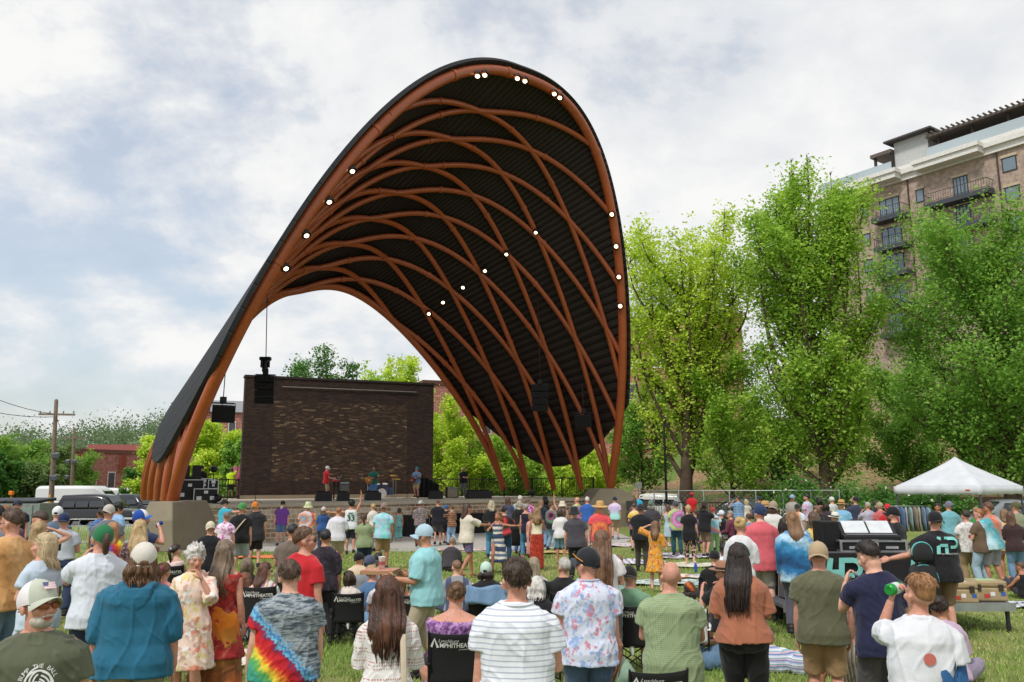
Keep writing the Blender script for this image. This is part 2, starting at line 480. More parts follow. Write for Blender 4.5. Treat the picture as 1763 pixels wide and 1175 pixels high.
A, B_, C_, D_ = onz(205, 950), onz(900, 950), onz(1078, 935), onz(1110, 912)
def plaza():
 t = NT('plaza_paving', .8); o = t.coord(); n = t.noise(o, .7, 6, .6); n2 = t.noise(o, 25, 4)
 a = t.mix(.35, t.ramp(n, [(.3, '#a8a49d'), (.7, '#c0bdb6')]), t.ramp(n2, [(.3, '#8f8b84'), (.7, '#c8c5bf')]))
 x = t.xyz(t.mapping(o, (1, 1, 1), (0, 0, 0), (0, 0, R(-40))))
 j = t.math('LESS_THAN', t.math('FRACT', t.math('MULTIPLY', x[0], .4)), .012)
 t.color(t.mix(j, a, '#6f6b64')); return t.m
pl = [A, B_, C_, D_, Vector((7.2, 50, 0)), Vector((2, 47.6, 0)), Vector((-14, 35.6, 0)), Vector((-17, 36, 0))]
m = M(); m.prism([(p.x, p.y) for p in pl], -.1, .03); o = m.build('plaza', plaza(), smooth=False); o['kind'] = 'structure'
t_ = NT('asphalt', .9); n_ = t_.noise(t_.coord(), 3, 6, .7); t_.color(t_.ramp(n_, [(.3, '#4a4a4a'), (.7, '#626160')])); M_ASPH = t_.m
sheet('parking_lot', [(-60, 44), (-19.5, 44), (-19.5, 60), (-16, 75), (-60, 90)], -.06, M_ASPH)
sheet('road', [(8.5, 53.5), (70, 53.5), (70, 61), (0, 61)], -.06, M_ASPH)
def grass_blades():
 N = 120000
 Y = 4.2 + 27 * RNG.random(N) ** 1.5
 X = (RNG.random(N) - .5) * 2 * (Y * .64 + .5)
 Z = np.array([gz(a, b) for a, b in zip(X, Y)])
 patch = fbm(np.stack([X, Y, X * 0], -1), (.55, .55, 1), 11)
 h = (.035 + .05 * RNG.random(N)) * (1 + .25 * patch.clip(-1, 1.5)); a = RNG.random(N) * 6.28
 w = .004 + .0028 * (Y / 6); ln = (RNG.random((N, 2)) - .5) * .09
 V = np.empty((N, 3, 3))
 V[:, 0] = np.stack([X - np.cos(a) * w, Y - np.sin(a) * w, Z], -1)
 V[:, 1] = np.stack([X + np.cos(a) * w, Y + np.sin(a) * w, Z], -1)
 V[:, 2] = np.stack([X + ln[:, 0], Y + ln[:, 1], Z + h], -1)
 t = NT('grass_blade', .8); n = t.noise(t.coord(), .6, 4); n2 = t.noise(t.coord(), 40, 2)
 g = t.ramp(n2, [(.25, '#547a26'), (.5, '#7a9e3e'), (.75, '#b0bc70')])
 t.color(t.mix(t.ramp(n, [(.42, (.05, .05, .05)), (.62, (.8, .8, .8))]), g, t.ramp(n2, [(.3, '#8d8c4c'), (.7, '#c8bf88')])))
 me = bpy.data.meshes.new('grass'); me.vertices.add(N * 3); me.vertices.foreach_set('co', V.ravel())
 me.loops.add(N * 3); me.loops.foreach_set('vertex_index', np.arange(N * 3)); me.polygons.add(N)
 me.polygons.foreach_set('loop_start', np.arange(0, N * 3, 3)); me.update(); me.validate()
 me.materials.append(t.m); o = bpy.data.objects.new('grass', me); COL.objects.link(o)
 tag(o, 'short trodden grass of the lawn between the people', 'grass', kind='stuff')
grass_blades()
SHP = dict(zip(['L0x','L0y','R0x','R0y','bLx','bLy','bRx','bRy','h0','h1','h2','q','m','gmax','ge','fx','fy','u1','lx','ly','ax','ay','az','azw','axw','ayw'],
 [-12.9615,32.6074,5.4399,47.7968,-5.7855,10.9838,-6.014,5.742,14.8468,-4.5949,.1282,.7913,.8705,1.0629,.8931,-.5332,1.1722,-.0783,.3176,-6.4266,1.7793,.6348,-1.5684,-.1278,.8659,-.2193]))
def SH(u, w):
 d = SHP; u = np.asarray(u, float); w = np.asarray(w, float)
 cu = np.cos(np.pi * u); c = .5 - .5 * np.sign(cu) * np.abs(cu) ** d['m'] + d['u1'] * np.sin(np.pi * u)
 s = np.sin(np.pi * np.clip(u, 0, 1)) ** d['q']; s2 = np.sin(2 * np.pi * u)
 X = (d['L0x'] + d['bLx'] * w) * (1 - c) + (d['R0x'] + d['bRx'] * w) * c + (d['fx'] + d['lx'] * w) * s + (d['ax'] + d['axw'] * w) * s2
 Y = (d['L0y'] + d['bLy'] * w) * (1 - c) + (d['R0y'] + d['bRy'] * w) * c + (d['fy'] + d['ly'] * w) * s + (d['ay'] + d['ayw'] * w) * s2
 Z = 1.75 * (1 - c) + 2.05 * c + (d['h0'] + d['h1'] * w + d['h2'] * w * w) * s + (d['az'] + d['azw'] * w) * s2
 return np.stack([X, Y, Z], -1)
def SG(u): return SHP['gmax'] * np.clip(4 * u * (1 - u), 0, None) ** SHP['ge']
def SN(u, w):
 e = 2e-3; u = np.clip(u, .01, .99)
 a = SH(u + e, w) - SH(u - e, w); b = SH(u, w + e) - SH(u, w - e)
 n = np.cross(a, b); n /= np.linalg.norm(n, axis=-1, keepdims=True) + 1e-9
 c = SH(u, w) - np.array([-6., 43., 3.]); sg = np.sign((n * c).sum(-1, keepdims=True)); return n * sg
def mat_steel():
 t = NT('rust_orange_steel', .36); o = t.coord(); n = t.noise(o, 1.2, 4); n2 = t.noise(o, 9, 4)
 t.color(t.mix(.25, t.ramp(n, [(.3, '#93471f'), (.7, '#a65227')]), t.ramp(n2, [(.3, '#7d3a1c'), (.7, '#b05c2f')])))
 t.b.inputs['Specular IOR Level'].default_value = .5; return t.m
M_STEEL = mat_steel()
M_BLACK = plain('black_metal', '#17171a', .5)
M_BLK2 = plain('black_plastic', '#1d1d20', .55, bump=.2, bsc=80)
M_GALV = plain('galvanised_steel', '#a7abad', .4, .7)
M_WHITE = plain('white_plastic', '#e6e6e2', .45)
shell = empty('band_shell', (-5, 42, 0))
tag(shell, 'huge curved stage canopy of rust orange steel tubes under a black roof', 'band shell')
shoff = np.array([-5., 42., 0])
def shell_skin():
 nv, nu = 30, 110
 T = np.linspace(0, 1, nv + 1)
 def wof(u, t): g = SG(u) * 1.01 + .045; return -g * (1 - t) + 1.01 * t
 U = np.zeros((nv + 1, nu + 1)); Wm = U.copy(); uu = np.linspace(0, 1, 4001)
 for j, t in enumerate(T):
  zb = 3.3 + 3.3 * abs(2 * t - 1) ** 2.2
  z = SH(uu, wof(uu, t))[:, 2]; ok = np.where(z > zb)[0]
  a, b = uu[ok[0]], uu[ok[-1]]
  U[j] = np.linspace(a, b, nu + 1); Wm[j] = wof(U[j], t)
 P = SH(U, Wm); N = SN(U, Wm)
 inner = P + N * .19; outer = P + N * .37
 n1 = nu + 1; base = n1 * (nv + 1)
 V = np.concatenate([inner.reshape(-1, 3), outer.reshape(-1, 3)]) - shoff
 Fc, mi = [], []
 for j in range(nv):
  for i in range(nu):
   a = j * n1 + i; q = (a, a + 1, a + n1 + 1, a + n1)
   Fc.append(q); mi.append(0); Fc.append(tuple(x + base for x in q[::-1])); mi.append(1)
 edge = [j * n1 for j in range(nv + 1)] + [nv * n1 + i for i in range(1, nu + 1)] + [j * n1 + nu for j in range(nv - 1, -1, -1)] + [i for i in range(nu - 1, 0, -1)]
 for k in range(len(edge)):
  a, b = edge[k], edge[(k + 1) % len(edge)]; Fc.append((a, b, b + base, a + base)); mi.append(1)
 m = M(); m.add(V, Fc); m.mi = mi
 t = NT('roof_deck_underside', .6)
 x = t.xyz(t.coord('UV'))
 wv = t.math('FRACT', t.math('MULTIPLY', x[0], 130))
 rib = t.ramp(wv, [(0, (0, 0, 0)), (.18, (1, 1, 1)), (.7, (1, 1, 1)), (.85, (0, 0, 0))])
 n = t.noise(t.coord(), 1.5, 4); t.color(t.mix(.25, t.ramp(rib, [(0, '#1a1210'), (1, '#2a201d')]), t.ramp(n, [(.3, '#1a1311'), (.7, '#2c221f')])))
 t.bump(rib, 1., .12)
 t2 = NT('roof_membrane', .8); x = t2.xyz(t2.coord('UV'))
 sm = t2.ramp(t2.math('FRACT', t2.math('MULTIPLY', x[0], 60)), [(0, (1, 1, 1)), (.06, (0, 0, 0)), (.94, (0, 0, 0)), (1, (1, 1, 1))])
 n = t2.noise(t2.coord(), .8, 5); t2.color(t2.mix(.5, t2.ramp(sm, [(0, '#27282c'), (1, '#1c1d20')]), t2.ramp(n, [(.3, '#212226'), (.7, '#303136')]))); t2.bump(sm, .6, .05)
 o = m.build('roof_skin', [t.m, t2.m], shell, smooth='auto')
 uv = np.stack([np.tile(U.ravel(), 2), np.tile(np.repeat(T, n1), 2)], -1); set_uv(o, uv)
shell_skin()
def member(name, u, w, r, collars=()):
 P = SH(u, w) - shoff
 m = M(); m.tube(P, r, 14, round_=False)
 for c in collars:
  i = int(c * (len(P) - 2)); d = P[i + 1] - P[i]; d = d / np.linalg.norm(d) * .09
  m.tube([P[i] - d, P[i] + d], r + .035, 14, round_=False)
 return m.build(name, M_STEEL, shell, smooth='auto')
uu = np.linspace(0, 1, 121)
member('front_arch', uu, -SG(uu), .235, (.16, .3, .42, .5, .58, .7))
member('back_arch', uu, np.ones_like(uu), .2)
for fam in 'AB':
 for k in range(0, 9):
  w = (k - 1) * .25 + uu - 1 if fam == 'A' else (k - 1) * .25 - uu
  ok = np.where((w >= -SG(uu)) & (w <= 1))[0]
  if len(ok) < 6: continue
  a, b = max(ok[0] - 1, 0), min(ok[-1] + 1, 120)
  member('rib', uu[a:b + 1], w[a:b + 1], .14, (.2, .42, .63, .85))
UG, WG = np.meshgrid(np.linspace(.02, .98, 400), np.linspace(-1.06, 1, 260)); OKG = WG >= -SG(UG) - .01
PG = proj(SH(UG, WG)); M_LAMP = emit('lamp_glow', '#ffe6bd', 4.)
UF = np.linspace(.02, .98, 900); PF = proj(SH(UF, -SG(UF)))
def flood(px, py, front, r=.2):
 if front:
  i = ((PF - (px, py)) ** 2).sum(1).argmin(); u, w = UF[i], -SG(UF[i])
 else:
  e = ((PG - (px, py)) ** 2).sum(-1) + (~OKG) * 1e6; i = np.unravel_index(e.argmin(), e.shape); u, w = UG[i], WG[i]
 p = SH(u, w); n = SN(u, w)
 c = Vector(p - n * (.34 if front else .3)); tgt = Vector((-3, 36, 1.)) if not front else Vector((-2, 26, 1.0))
 d = (tgt - c).normalized(); rt = frame_to(d)
 m = M(Matrix.Translation(c - Vector(shoff)) @ rt.to_4x4())
 m.lathe([(.0, -.22), (r * .7, -.2), (r, -.05), (r * 1.08, .06), (r * .98, .06)], n=16)
 o = m.build('floodlight', M_BLACK, shell)
 m = M(Matrix.Translation(c - Vector(shoff)) @ rt.to_4x4()); m.ell((0, 0, .06), (r * .55, r * .55, .05), n=16, m=6)
 m.build('lens', M_LAMP, o)
for q in ((813, 119), (826, 118), (887, 124), (899, 127), (953, 150), (963, 157), (602, 291), (562, 344), (524, 402), (489, 459), (1050, 370), (1059, 424), (1064, 477), (1066, 527)):
 flood(*q, True, .19 if q[0] > 700 else .17)
for q in ((923, 398), (872, 435), (836, 463), (797, 490), (763, 516), (739, 536)): flood(*q, False, .17)
def pier(foot, dirv, label, w0, w1, h, skew):
 d = Vector((dirv[0], dirv[1], 0)).normalized(); n = Vector((-d.y, d.x, 0))
 b = Vector((foot[0], foot[1], 0))
 pts = []
 for (z, a, bb, sh) in ((0, w1, 1.5, 0), (h * .62, w1 * .82, 1.35, skew * .4), (h, w0, 1.0, skew)):
  pts.append([b + d * (sx * a + sh) + n * (sy * bb + (.8 if sy > 0 else 0)) + Vector((0, 0, z)) for sx, sy in ((-1, -1), (1, -1), (1, 1), (-1, 1))])
 m = M(); m.rings([np.array([list(p) for p in r]) for r in pts])
 o = m.build('concrete_pier', M_PIER, smooth=False, bevel=.05); tag(o, label, 'pier'); return o
pier((-12.75, 32.5), (1, -.1), 'left concrete pier under the canopy foot beside road cases', .45, .75, 1.78, -.1)
pr = pier((5.45, 47.5), (1, .12), 'right concrete pier with dark plaques under the canopy foot', .6, 1.75, 2.1, -.25)
def plaque():
 m = M(); c = at(1094, 882, 45.9)
 for i, dy in enumerate((.34, -.28)):
  m.box((c.x + .1, c.y, c.z + dy), (1.15, .06, .5), Matrix.Rotation(R(-12), 4, 'X'))
 m.build('plaque', plain('dark_bronze', '#3a3733', .5, .4), pr, smooth=False)
plaque()
STZ = 1.6
st_poly = [(-12.0, 34.7), (4.4, 47.3), (1.2, 55.5), (-4.0, 59), (-17.5, 52.5), (-18.2, 45)]
m = M(); m.prism(st_poly, STZ - .16, STZ); o = m.build('stage_floor', mat_concrete('stage_slab', '#b3a996', .6), smooth=False, bevel=.02); o['kind'] = 'structure'
def brick_mat(name, c1, c2, mort, scale=1., bw=.4, rh=.2, ms=.02, offs=.5, extra=None, rough=.85):
 t = NT(name, rough); q = t.n('ShaderNodeTexBrick'); q.offset = offs
 q.inputs['Color1'].default_value = lin(c1); q.inputs['Color2'].default_value = lin(c2); q.inputs['Mortar'].default_value = lin(mort)
 q.inputs['Scale'].default_value = scale; q.inputs['Mortar Size'].default_value = ms; q.inputs['Brick Width'].default_value = bw; q.inputs['Row Height'].default_value = rh
 q.inputs['Bias'].default_value = 0.
 t.L.new(t.coord('UV'), q.inputs['Vector'])
 n = t.noise(t.coord('UV'), 2.2, 5)
 col = t.mix(.35, q.outputs['Color'], t.ramp(n, [(.3, '#333333'), (.7, '#ffffff')]), 'OVERLAY')
 if extra: col = extra(t, col, q)
 t.color(col); t.bump(t.math('SUBTRACT', 1., q.outputs['Fac']), .6, .02); return t.m
def wall_mesh(m, uv, a, b, z0, z1, n_off=0.):
 d = Vector((b[0] - a[0], b[1] - a[1], 0)); L = d.length
 V = [(a[0], a[1], z0), (b[0], b[1], z0), (b[0], b[1], z1), (a[0], a[1], z1)]
 m.add(V, [(0, 1, 2, 3)]); uv += [(0, z0), (L, z0), (L, z1), (0, z1)]
def stone_extra(t, col, q):
 v = t.n('ShaderNodeTexWhiteNoise', noise_dimensions='2D')
 x = t.xyz(t.coord('UV'))
 row = t.math('FLOOR', t.math('DIVIDE', x[1], .19))
 cx = t.math('FLOOR', t.math('DIVIDE', t.math('ADD', x[0], t.math('MULTIPLY', t.math('MODULO', row, 2.), .22)), .44))
 cb = t.n('ShaderNodeCombineXYZ'); t.L.new(cx, cb.inputs[0]); t.L.new(row, cb.inputs[1]); t.L.new(cb.outputs[0], v.inputs['Vector'])
 pal = t.ramp(v.outputs['Value'], [(0, '#b39b7e'), (.2, '#8f7158'), (.38, '#c2b5a0'), (.55, '#9a8068'), (.7, '#b98d66'), (.82, '#a3937c'), (.92, '#8a5f48')], 'CONSTANT')
 return t.mix(q.outputs['Fac'], t.mix(.25, pal, col), '#cdc6b8')
M_STONE = brick_mat('stage_stone', '#a58c70', '#8f7256', '#cfc8ba', 1., .44, .19, .018, .5, stone_extra)
m = M(); uv = []
for i in range(len(st_poly)):
 a, b = st_poly[i], st_poly[(i + 1) % len(st_poly)]
 c = np.array([-7.5, 47.]); sa = [c[k] + (a[k] - c[k]) * .985 for k in (0, 1)]; sb = [c[k] + (b[k] - c[k]) * .985 for k in (0, 1)]
 wall_mesh(m, uv, sa, sb, -.1, STZ - .16)
o = m.build('stage_wall', M_STONE, smooth=False); set_uv(o, uv); tag(o, 'low tan brick wall along the front of the stage', 'wall')
WL, WR = at(413, 858, 49.3), at(745, 853, 54.)
WT = (at(414, 646, 49.3).z + at(745, 660, 54.).z) / 2
def screen_extra(t, col, q):
 x = t.xyz(t.coord('UV'))
 row = t.math('FLOOR', t.math('DIVIDE', x[1], .085))
 cx = t.math('FLOOR', t.math('DIVIDE', t.math('ADD', x[0], t.math('MULTIPLY', t.math('MODULO', row, 2.), .13)), .26))
 cb = t.n('ShaderNodeCombineXYZ'); t.L.new(cx, cb.inputs[0]); t.L.new(row, cb.inputs[1])
 v = t.n('ShaderNodeTexWhiteNoise', noise_dimensions='2D'); t.L.new(cb.outputs[0], v.inputs['Vector'])
 nn = t.noise(t.coord('UV'), .9, 3)
 inside = t.math('MULTIPLY', t.math('MULTIPLY', t.math('GREATER_THAN', x[0], 1.7), t.math('LESS_THAN', x[0], 9.9)), t.math('MULTIPLY', t.math('GREATER_THAN', x[1], 2.6), t.math('LESS_THAN', x[1], 7.35)))
 pale = t.math('GREATER_THAN', t.math('ADD', v.outputs['Value'], t.math('MULTIPLY', nn, .5)), 1.19)
 pale2 = t.math('GREATER_THAN', t.math('ADD', v.outputs['Value'], t.math('MULTIPLY', nn, .3)), .78)
 shade = t.ramp(v.outputs['Value'], [(0, '#241916'), (.5, '#33241d'), (1., '#402d24')])
 c2 = t.mix(t.math('MULTIPLY', inside, pale2), shade, '#54402f')
 c2 = t.mix(t.math('MULTIPLY', inside, pale), c2, '#8f775c')
 c2 = t.mix(t.math('MULTIPLY', inside, .4), c2, '#46352a')
 return t.mix(q.outputs['Fac'], c2, '#2b211d')
M_SCREEN = brick_mat('dark_brick', '#35221d', '#46302a', '#2b211d', 1., .26, .085, .007, .5, screen_extra)
def screen_wall():
 a, b = WL, WR; d = (b - a); d.z = 0; L = d.length; d.normalize(); n = Vector((d.y, -d.x, 0))
 t = .75
 p = [a, b, b - n * t, a - n * t]
 m = M(); uv = []
 for i in range(4): wall_mesh(m, uv, p[i], p[(i + 1) % 4], STZ - .1, WT - .12)
 o = m.build('brick_screen_wall', M_SCREEN, smooth=False); set_uv(o, uv)
 tag(o, 'tall dark brick backdrop wall with paler bricks scattered across its middle', 'wall')
 m = M(); c = (p[0] + p[2]) / 2
 m.box((c.x, c.y, WT - .06), (L + .1, t + .1, .13), Matrix.Rotation(math.atan2(d.y, d.x), 4, 'Z'))
 m.build('coping', plain('dark_coping', '#2d2522', .6), o, smooth=False)
 m = M(); q0 = a + d * (L * .18) + n * .08; q1 = a + d * (L * .9) + n * .08; z = WT - .62
 m.beam((q0.x, q0.y, z), (q1.x, q1.y, z), .04, .05); m.build('screen_rail', plain('grey_rail', '#7d766e', .5), o, smooth=False)
 m = M(); q0 = a + n * .06; q1 = b + n * .06
 m.beam((q0.x, q0.y, STZ + .1), (q1.x, q1.y, STZ + .1), .08, .22); m.build('plinth', mat_concrete('plinth_stone', '#8a7c68'), o, smooth=False)
 return d, n, L
WD, WN, WLEN = screen_wall()
def leafmat(name, lo, mid, hi):
 key = ('leaf', name)
 if key in MC: return MC[key]
 t = NT(name, .6); o = t.coord()
 n = t.noise(o, .9, 4, .65); n2 = t.noise(o, 5, 2, .8)
 t.color(t.mix(.25, t.ramp(n, [(.3, lo), (.5, mid), (.7, hi)]), t.ramp(n2, [(.3, lo), (.5, mid), (.7, hi)])))
 t.b.inputs['Specular IOR Level'].default_value = .3
 tr = t.n('ShaderNodeBsdfTranslucent'); mx = t.n('ShaderNodeMixShader'); mx.inputs[0].default_value = .36
 cs = t.b.inputs['Base Color'].links[0].from_socket
 br = t.n('ShaderNodeMix', data_type='RGBA', blend_type='MULTIPLY'); br.inputs[0].default_value = 1.
 t.L.new(cs, br.inputs[6]); br.inputs[7].default_value = (1.45, 1.42, .85, 1)
 t.L.new(br.outputs[2], tr.inputs['Color'])
 t.L.new(t.b.outputs[0], mx.inputs[1]); t.L.new(tr.outputs[0], mx.inputs[2])
 t.L.new(mx.outputs[0], t.t.nodes['Material Output'].inputs[0])
 MC[key] = t.m; return t.m
LEAF_Y = leafmat('spring_leaves', '#83a626', '#b8d044', '#e0ea78')
LEAF_G = leafmat('green_leaves', '#5f8a2a', '#93b842', '#c6da6c')
LEAF_M = leafmat('mid_leaves', '#4d7a2c', '#78a442', '#abc866')
LEAF_D = leafmat('dark_leaves', '#345a26', '#4f7f36', '#78a24e')
LEAF_H = leafmat('olive_leaves', '#4a6238', '#6a864b', '#94a86a')
M_BARK = plain('bark', '#5b4c3f', .9, var=.3, sc=4, bump=.6, bsc=14)
def quads(P, size, rg, up=.3):
 n = len(P); q = rg.normal(size=(n, 3)) * .6 + (0, -.25, .75); q /= np.linalg.norm(q, axis=1, keepdims=True)
 a = rg.normal(size=(n, 3)); a -= q * (a * q).sum(1, keepdims=True); a /= np.linalg.norm(a, axis=1, keepdims=True) + 1e-9; b = np.cross(q, a)
 s = size * (.6 + .8 * rg.random((n, 1)))
 V = np.empty((n, 4, 3)); V[:, 0] = P - a * s * .5; V[:, 1] = P + b * s * .32; V[:, 2] = P + a * s * .5; V[:, 3] = P - b * s * .32
 return V.reshape(-1, 3)
def leaf_mesh(name, P, size, mat, parent, rg, loc=None):
 V = quads(P, size, rg); n = len(P)
 me = bpy.data.meshes.new(name); me.vertices.add(n * 4); me.vertices.foreach_set('co', V.ravel())
 me.loops.add(n * 4); me.loops.foreach_set('vertex_index', np.arange(n * 4)); me.polygons.add(n)
 me.polygons.foreach_set('loop_start', np.arange(0, n * 4, 4)); me.update(); me.validate()
 me.materials.append(mat); o = bpy.data.objects.new(name, me); COL.objects.link(o)
 if parent is not None: o.parent = parent
 return o
TREE_N = 0
def tree(label, x, y, z0, h, wid, mat, leaves=9000, size=.3, style='round', trunk=.22, low=.16, seed=None, group=None, name='tree', nl=16, cat='tree'):
 global TREE_N; TREE_N += 1
 rg = np.random.default_rng(seed or TREE_N * 13)
 e = empty(name, (x, y, z0)); tag(e, label, cat, group)
 m = M(); tr = trunk * (h / 18)
 top = h * (.75 if style == 'round' else .82)
 lean = rg.normal(size=2) * .02 * h
 tp = [np.array([lean[0] * t, lean[1] * t, top * t]) for t in (-.02, .06, .3, .6, 1)]
 m.tube(tp, [tr * 1.35, tr, tr * .75, tr * .45, tr * .1], 9, round_=False, sub=3)
 tips = []                                   # (point, spread)
 for i in range(nl):
  f = low + (.9 - low) * (i + rg.random() * .6) / nl
  p0 = np.array([lean[0] * f, lean[1] * f, top * f]); az = i * 2.4 + rg.random() * .8
  g = (f - low) / (1 - low)
  rd = style == 'spire' and (i % 3 == 0 or f < .24)
  if style == 'spire' and not rd:         # ascending limbs that end in their own leaders
   reach = wid * (.50 - .34 * g) * (.7 + .5 * rg.random()); rise = h * (.33 + .26 * rg.random()) * (1.05 - .5 * g)
  elif style == 'vase':
   reach = wid * (.5 - .15 * abs(g - .45)) * (.75 + .5 * rg.random()); rise = h * (.34 + .14 * rg.random()) * (1 - .6 * g)
  else:
   prof = math.sin(math.pi * min(1, max(.08, .18 + .74 * g))) ** .7
   reach = wid * .52 * prof * (.8 + .4 * rg.random()); rise = h * (.12 + .12 * rg.random())
  d = np.array([math.cos(az), math.sin(az), 0])
  st0 = style; style = 'round' if rd else style; p1 = p0 + d * reach * (.8 if style == 'spire' else .5) + np.array([0, 0, rise * .3 if style == 'spire' else rise * .38]); p2 = p0 + d * reach * (1.0 if style == 'spire' else .88) + np.array([0, 0, rise * .75]); p3 = p0 + d * reach + np.array([0, 0, rise * 1.15])
  if p3[2] > h: p3[2] = h - rg.random() * h * .05
  style = st0; r = tr * .42 * (1 - .5 * g)
  m.tube([p0, p1, p2, p3], [r, r * .7, r * .4, r * .12], 6, round_=False, sub=3)
  for t in np.linspace(.25, 1, 7):
   q = (1 - t) ** 3 * p0 + 3 * (1 - t) ** 2 * t * p1 + 3 * (1 - t) * t * t * p2 + t ** 3 * p3
   tips.append((q, wid * ((.03 if style == 'spire' and t > .55 else .075) + .045 * rg.random()), 2.6 if style == 'spire' and t > .55 else 1.))
   for _ in range(3):
    dd = rg.normal(size=3); dd[2] = abs(dd[2]) * .9 - .1; dd /= np.linalg.norm(dd)
    ln = wid * (.10 + .10 * rg.random()) * (1.1 - (.8 if style == 'spire' else .55) * t)
    e2 = q + dd * ln
    m.tube([q, q + dd * ln * .5 + (0, 0, ln * .1), e2], [r * .25, r * .16, r * .05], 4, round_=False)
    tips.append((e2, wid * (.06 + .05 * rg.random()), 1.))
 for t in np.linspace(.55, 1, 8): tips.append((tp[-1] * t, wid * .06, 1.8))
 tips.append((tp[-1] + np.array([0, 0, h - top - wid * .05]), wid * .05, 2.)); tips.append((tp[-1] + np.array([0, 0, (h - top) * .5]), wid * .06, 2.))
 m.build('trunk', M_BARK, e)
 leaves = int(leaves * 1.4); size = size * .9; k = rg.integers(0, len(tips), leaves); C = np.array([t[0] for t in tips])[k]; S = np.array([t[1] for t in tips])[k][:, None]; EZ = np.array([t[2] for t in tips])[k]
 off = np.clip(rg.normal(size=(leaves, 3)), -1.9, 1.9) * S * .64; off[:, 2] *= .8 * EZ
 P = C + off; P = P[(P[:, 2] > h * low * .6) & (P[:, 2] < h * (.93 + .07 * rg.random(len(P))))]
 leaf_mesh('crown', P, size, mat, e, rg)
 return e
def tree_at(label, px, ytop, depth, wpx, mat, z0=0., **kw):
 b = at(px, 836, depth); t = at(px, ytop, depth)
 return tree(label, b.x, depth, z0, t.z - z0, wpx / F * depth, mat, **kw)
def shrub(label, x, y, z0, h, wid, mat, n=2500, size=.22, group=None, flowers=None, seed=None, name='shrub'):
 global TREE_N; TREE_N += 1
 rg = np.random.default_rng(seed or TREE_N * 17)
 e = empty(name, (x, y, z0)); tag(e, label, 'bush', group)
 m = M(); C = []
 for i in range(14):
  az = rg.random() * 6.28; d = np.array([math.cos(az), math.sin(az), 0]) * wid * .42 * rg.random() ** .6
  tip = d + np.array([0, 0, h * (.45 + .5 * rg.random()) * (1 - .5 * (np.linalg.norm(d) / (wid * .5)) ** 2)])
  m.tube([(d[0] * .2, d[1] * .2, -.05), tip * .55, tip], [.04, .03, .012], 5, round_=False)
  for t in (.35, .6, .85, 1.): C.append(tip * t)
 m.build('stem', M_BARK, e)
 C = np.array(C); k = rg.integers(0, len(C), n); P = C[k] + rg.normal(size=(n, 3)) * np.array([wid * .10, wid * .10, h * .10]); P[:, 2] = np.abs(P[:, 2])
 leaf_mesh('foliage', P, size, mat, e, rg)
 if flowers:
  k = rg.integers(0, len(P), flowers); q = P[k] * np.array([1.04, 1.04, 1.03]); leaf_mesh('blossom', q, size * .8, plain('blossom_white', '#e3e3d2', .7), e, rg)
 return e
GT = 'row of trees along the lawn at right'
tree_at('yellow green leafed tall tree nearest the canopy right foot', 1178, 366, 56, 190, LEAF_Y, leaves=27000, size=0.245, style='vase', trunk=.40, low=.10, nl=28, group=GT)
tree_at('tallest spiky topped green tree between two broader trees at right', 1424, 300, 50, 222, LEAF_G, leaves=52000, size=0.223, style='spire', trunk=.33, low=.09, nl=42, group=GT)
tree_at('broad dense green tree at the right edge in front of the apartments', 1738, 300, 44, 300, LEAF_M, leaves=57600, size=0.202, style='round', trunk=.3, low=.08, nl=34, group=GT)
tree_at('low wide green tree between the yellow green tree and the spiky tree', 1262, 560, 55, 150, LEAF_G, leaves=16200, size=0.216, style='round', trunk=.22, low=.08, group=GT)
tree_at('dark green bushy tree hugging the slope right of the spiky tree', 1565, 585, 60, 140, LEAF_M, z0=.5, leaves=18000, size=0.230, style='round', trunk=.25, low=.12, group=GT)
tree_at('shaded green tree standing behind the tent by the slope', 1750, 600, 58, 170, LEAF_D, z0=.5, leaves=14400, size=0.216, style='round', trunk=.25, low=.15, group=GT)
tree_at('small dark green tree low on the slope behind the lawn fence', 1330, 640, 66, 120, LEAF_D, z0=1., leaves=10800, size=0.230, style='round', trunk=.2, low=.08, group=GT)
tree_at('green tree filling the gap beside the canopy right leg', 1105, 640, 66, 110, LEAF_M, z0=.5, leaves=10800, size=0.245, style='round', trunk=.22, low=.12, group=GT)
GB = 'trees behind the stage'
tree_at('dark round topped tree above the left half of the brick backdrop', 546, 586, 76, 135, LEAF_D, leaves=12600, size=0.288, style='round', group=GB)
tree_at('light green tree above the middle of the brick backdrop', 622, 612, 72, 140, LEAF_G, leaves=14000, size=0.288, style='round', group=GB)
tree_at('pale airy tree above the right end of the brick backdrop', 688, 606, 72, 110, LEAF_Y, leaves=7560, size=0.288, style='spire', group=GB)
tree_at('bright green tree just right of the brick backdrop', 775, 672, 70, 110, LEAF_Y, leaves=14400, size=0.259, style='round', low=.08, group=GB)
tree_at('green tree seen under the canopy between its right legs', 850, 740, 72, 110, LEAF_G, leaves=10800, size=0.259, style='round', low=.08, group=GB)
tree_at('leafy tree behind the rearmost right canopy legs', 930, 760, 74, 130, LEAF_G, leaves=10800, size=0.259, style='round', low=.05, group=GB)
tree_at('bright leafed tree beneath the roof edge by the right pier', 1010, 765, 70, 110, LEAF_Y, leaves=9000, size=0.259, style='round', low=.05, group=GB)
tree_at('yellow green tree between the canopy left leg and the backdrop', 372, 705, 66, 110, LEAF_Y, leaves=16200, size=0.259, style='round', low=.06, group=GB)
tree_at('darker green tree against the left edge of the brick backdrop', 405, 735, 62, 50, LEAF_M, leaves=6300, size=0.245, style='round', low=.06, group=GB)
tree_at('bright green tree left of the canopy beside the brick warehouse', 282, 738, 74, 90, LEAF_Y, leaves=12600, size=0.259, style='round', low=.04, group=GB)
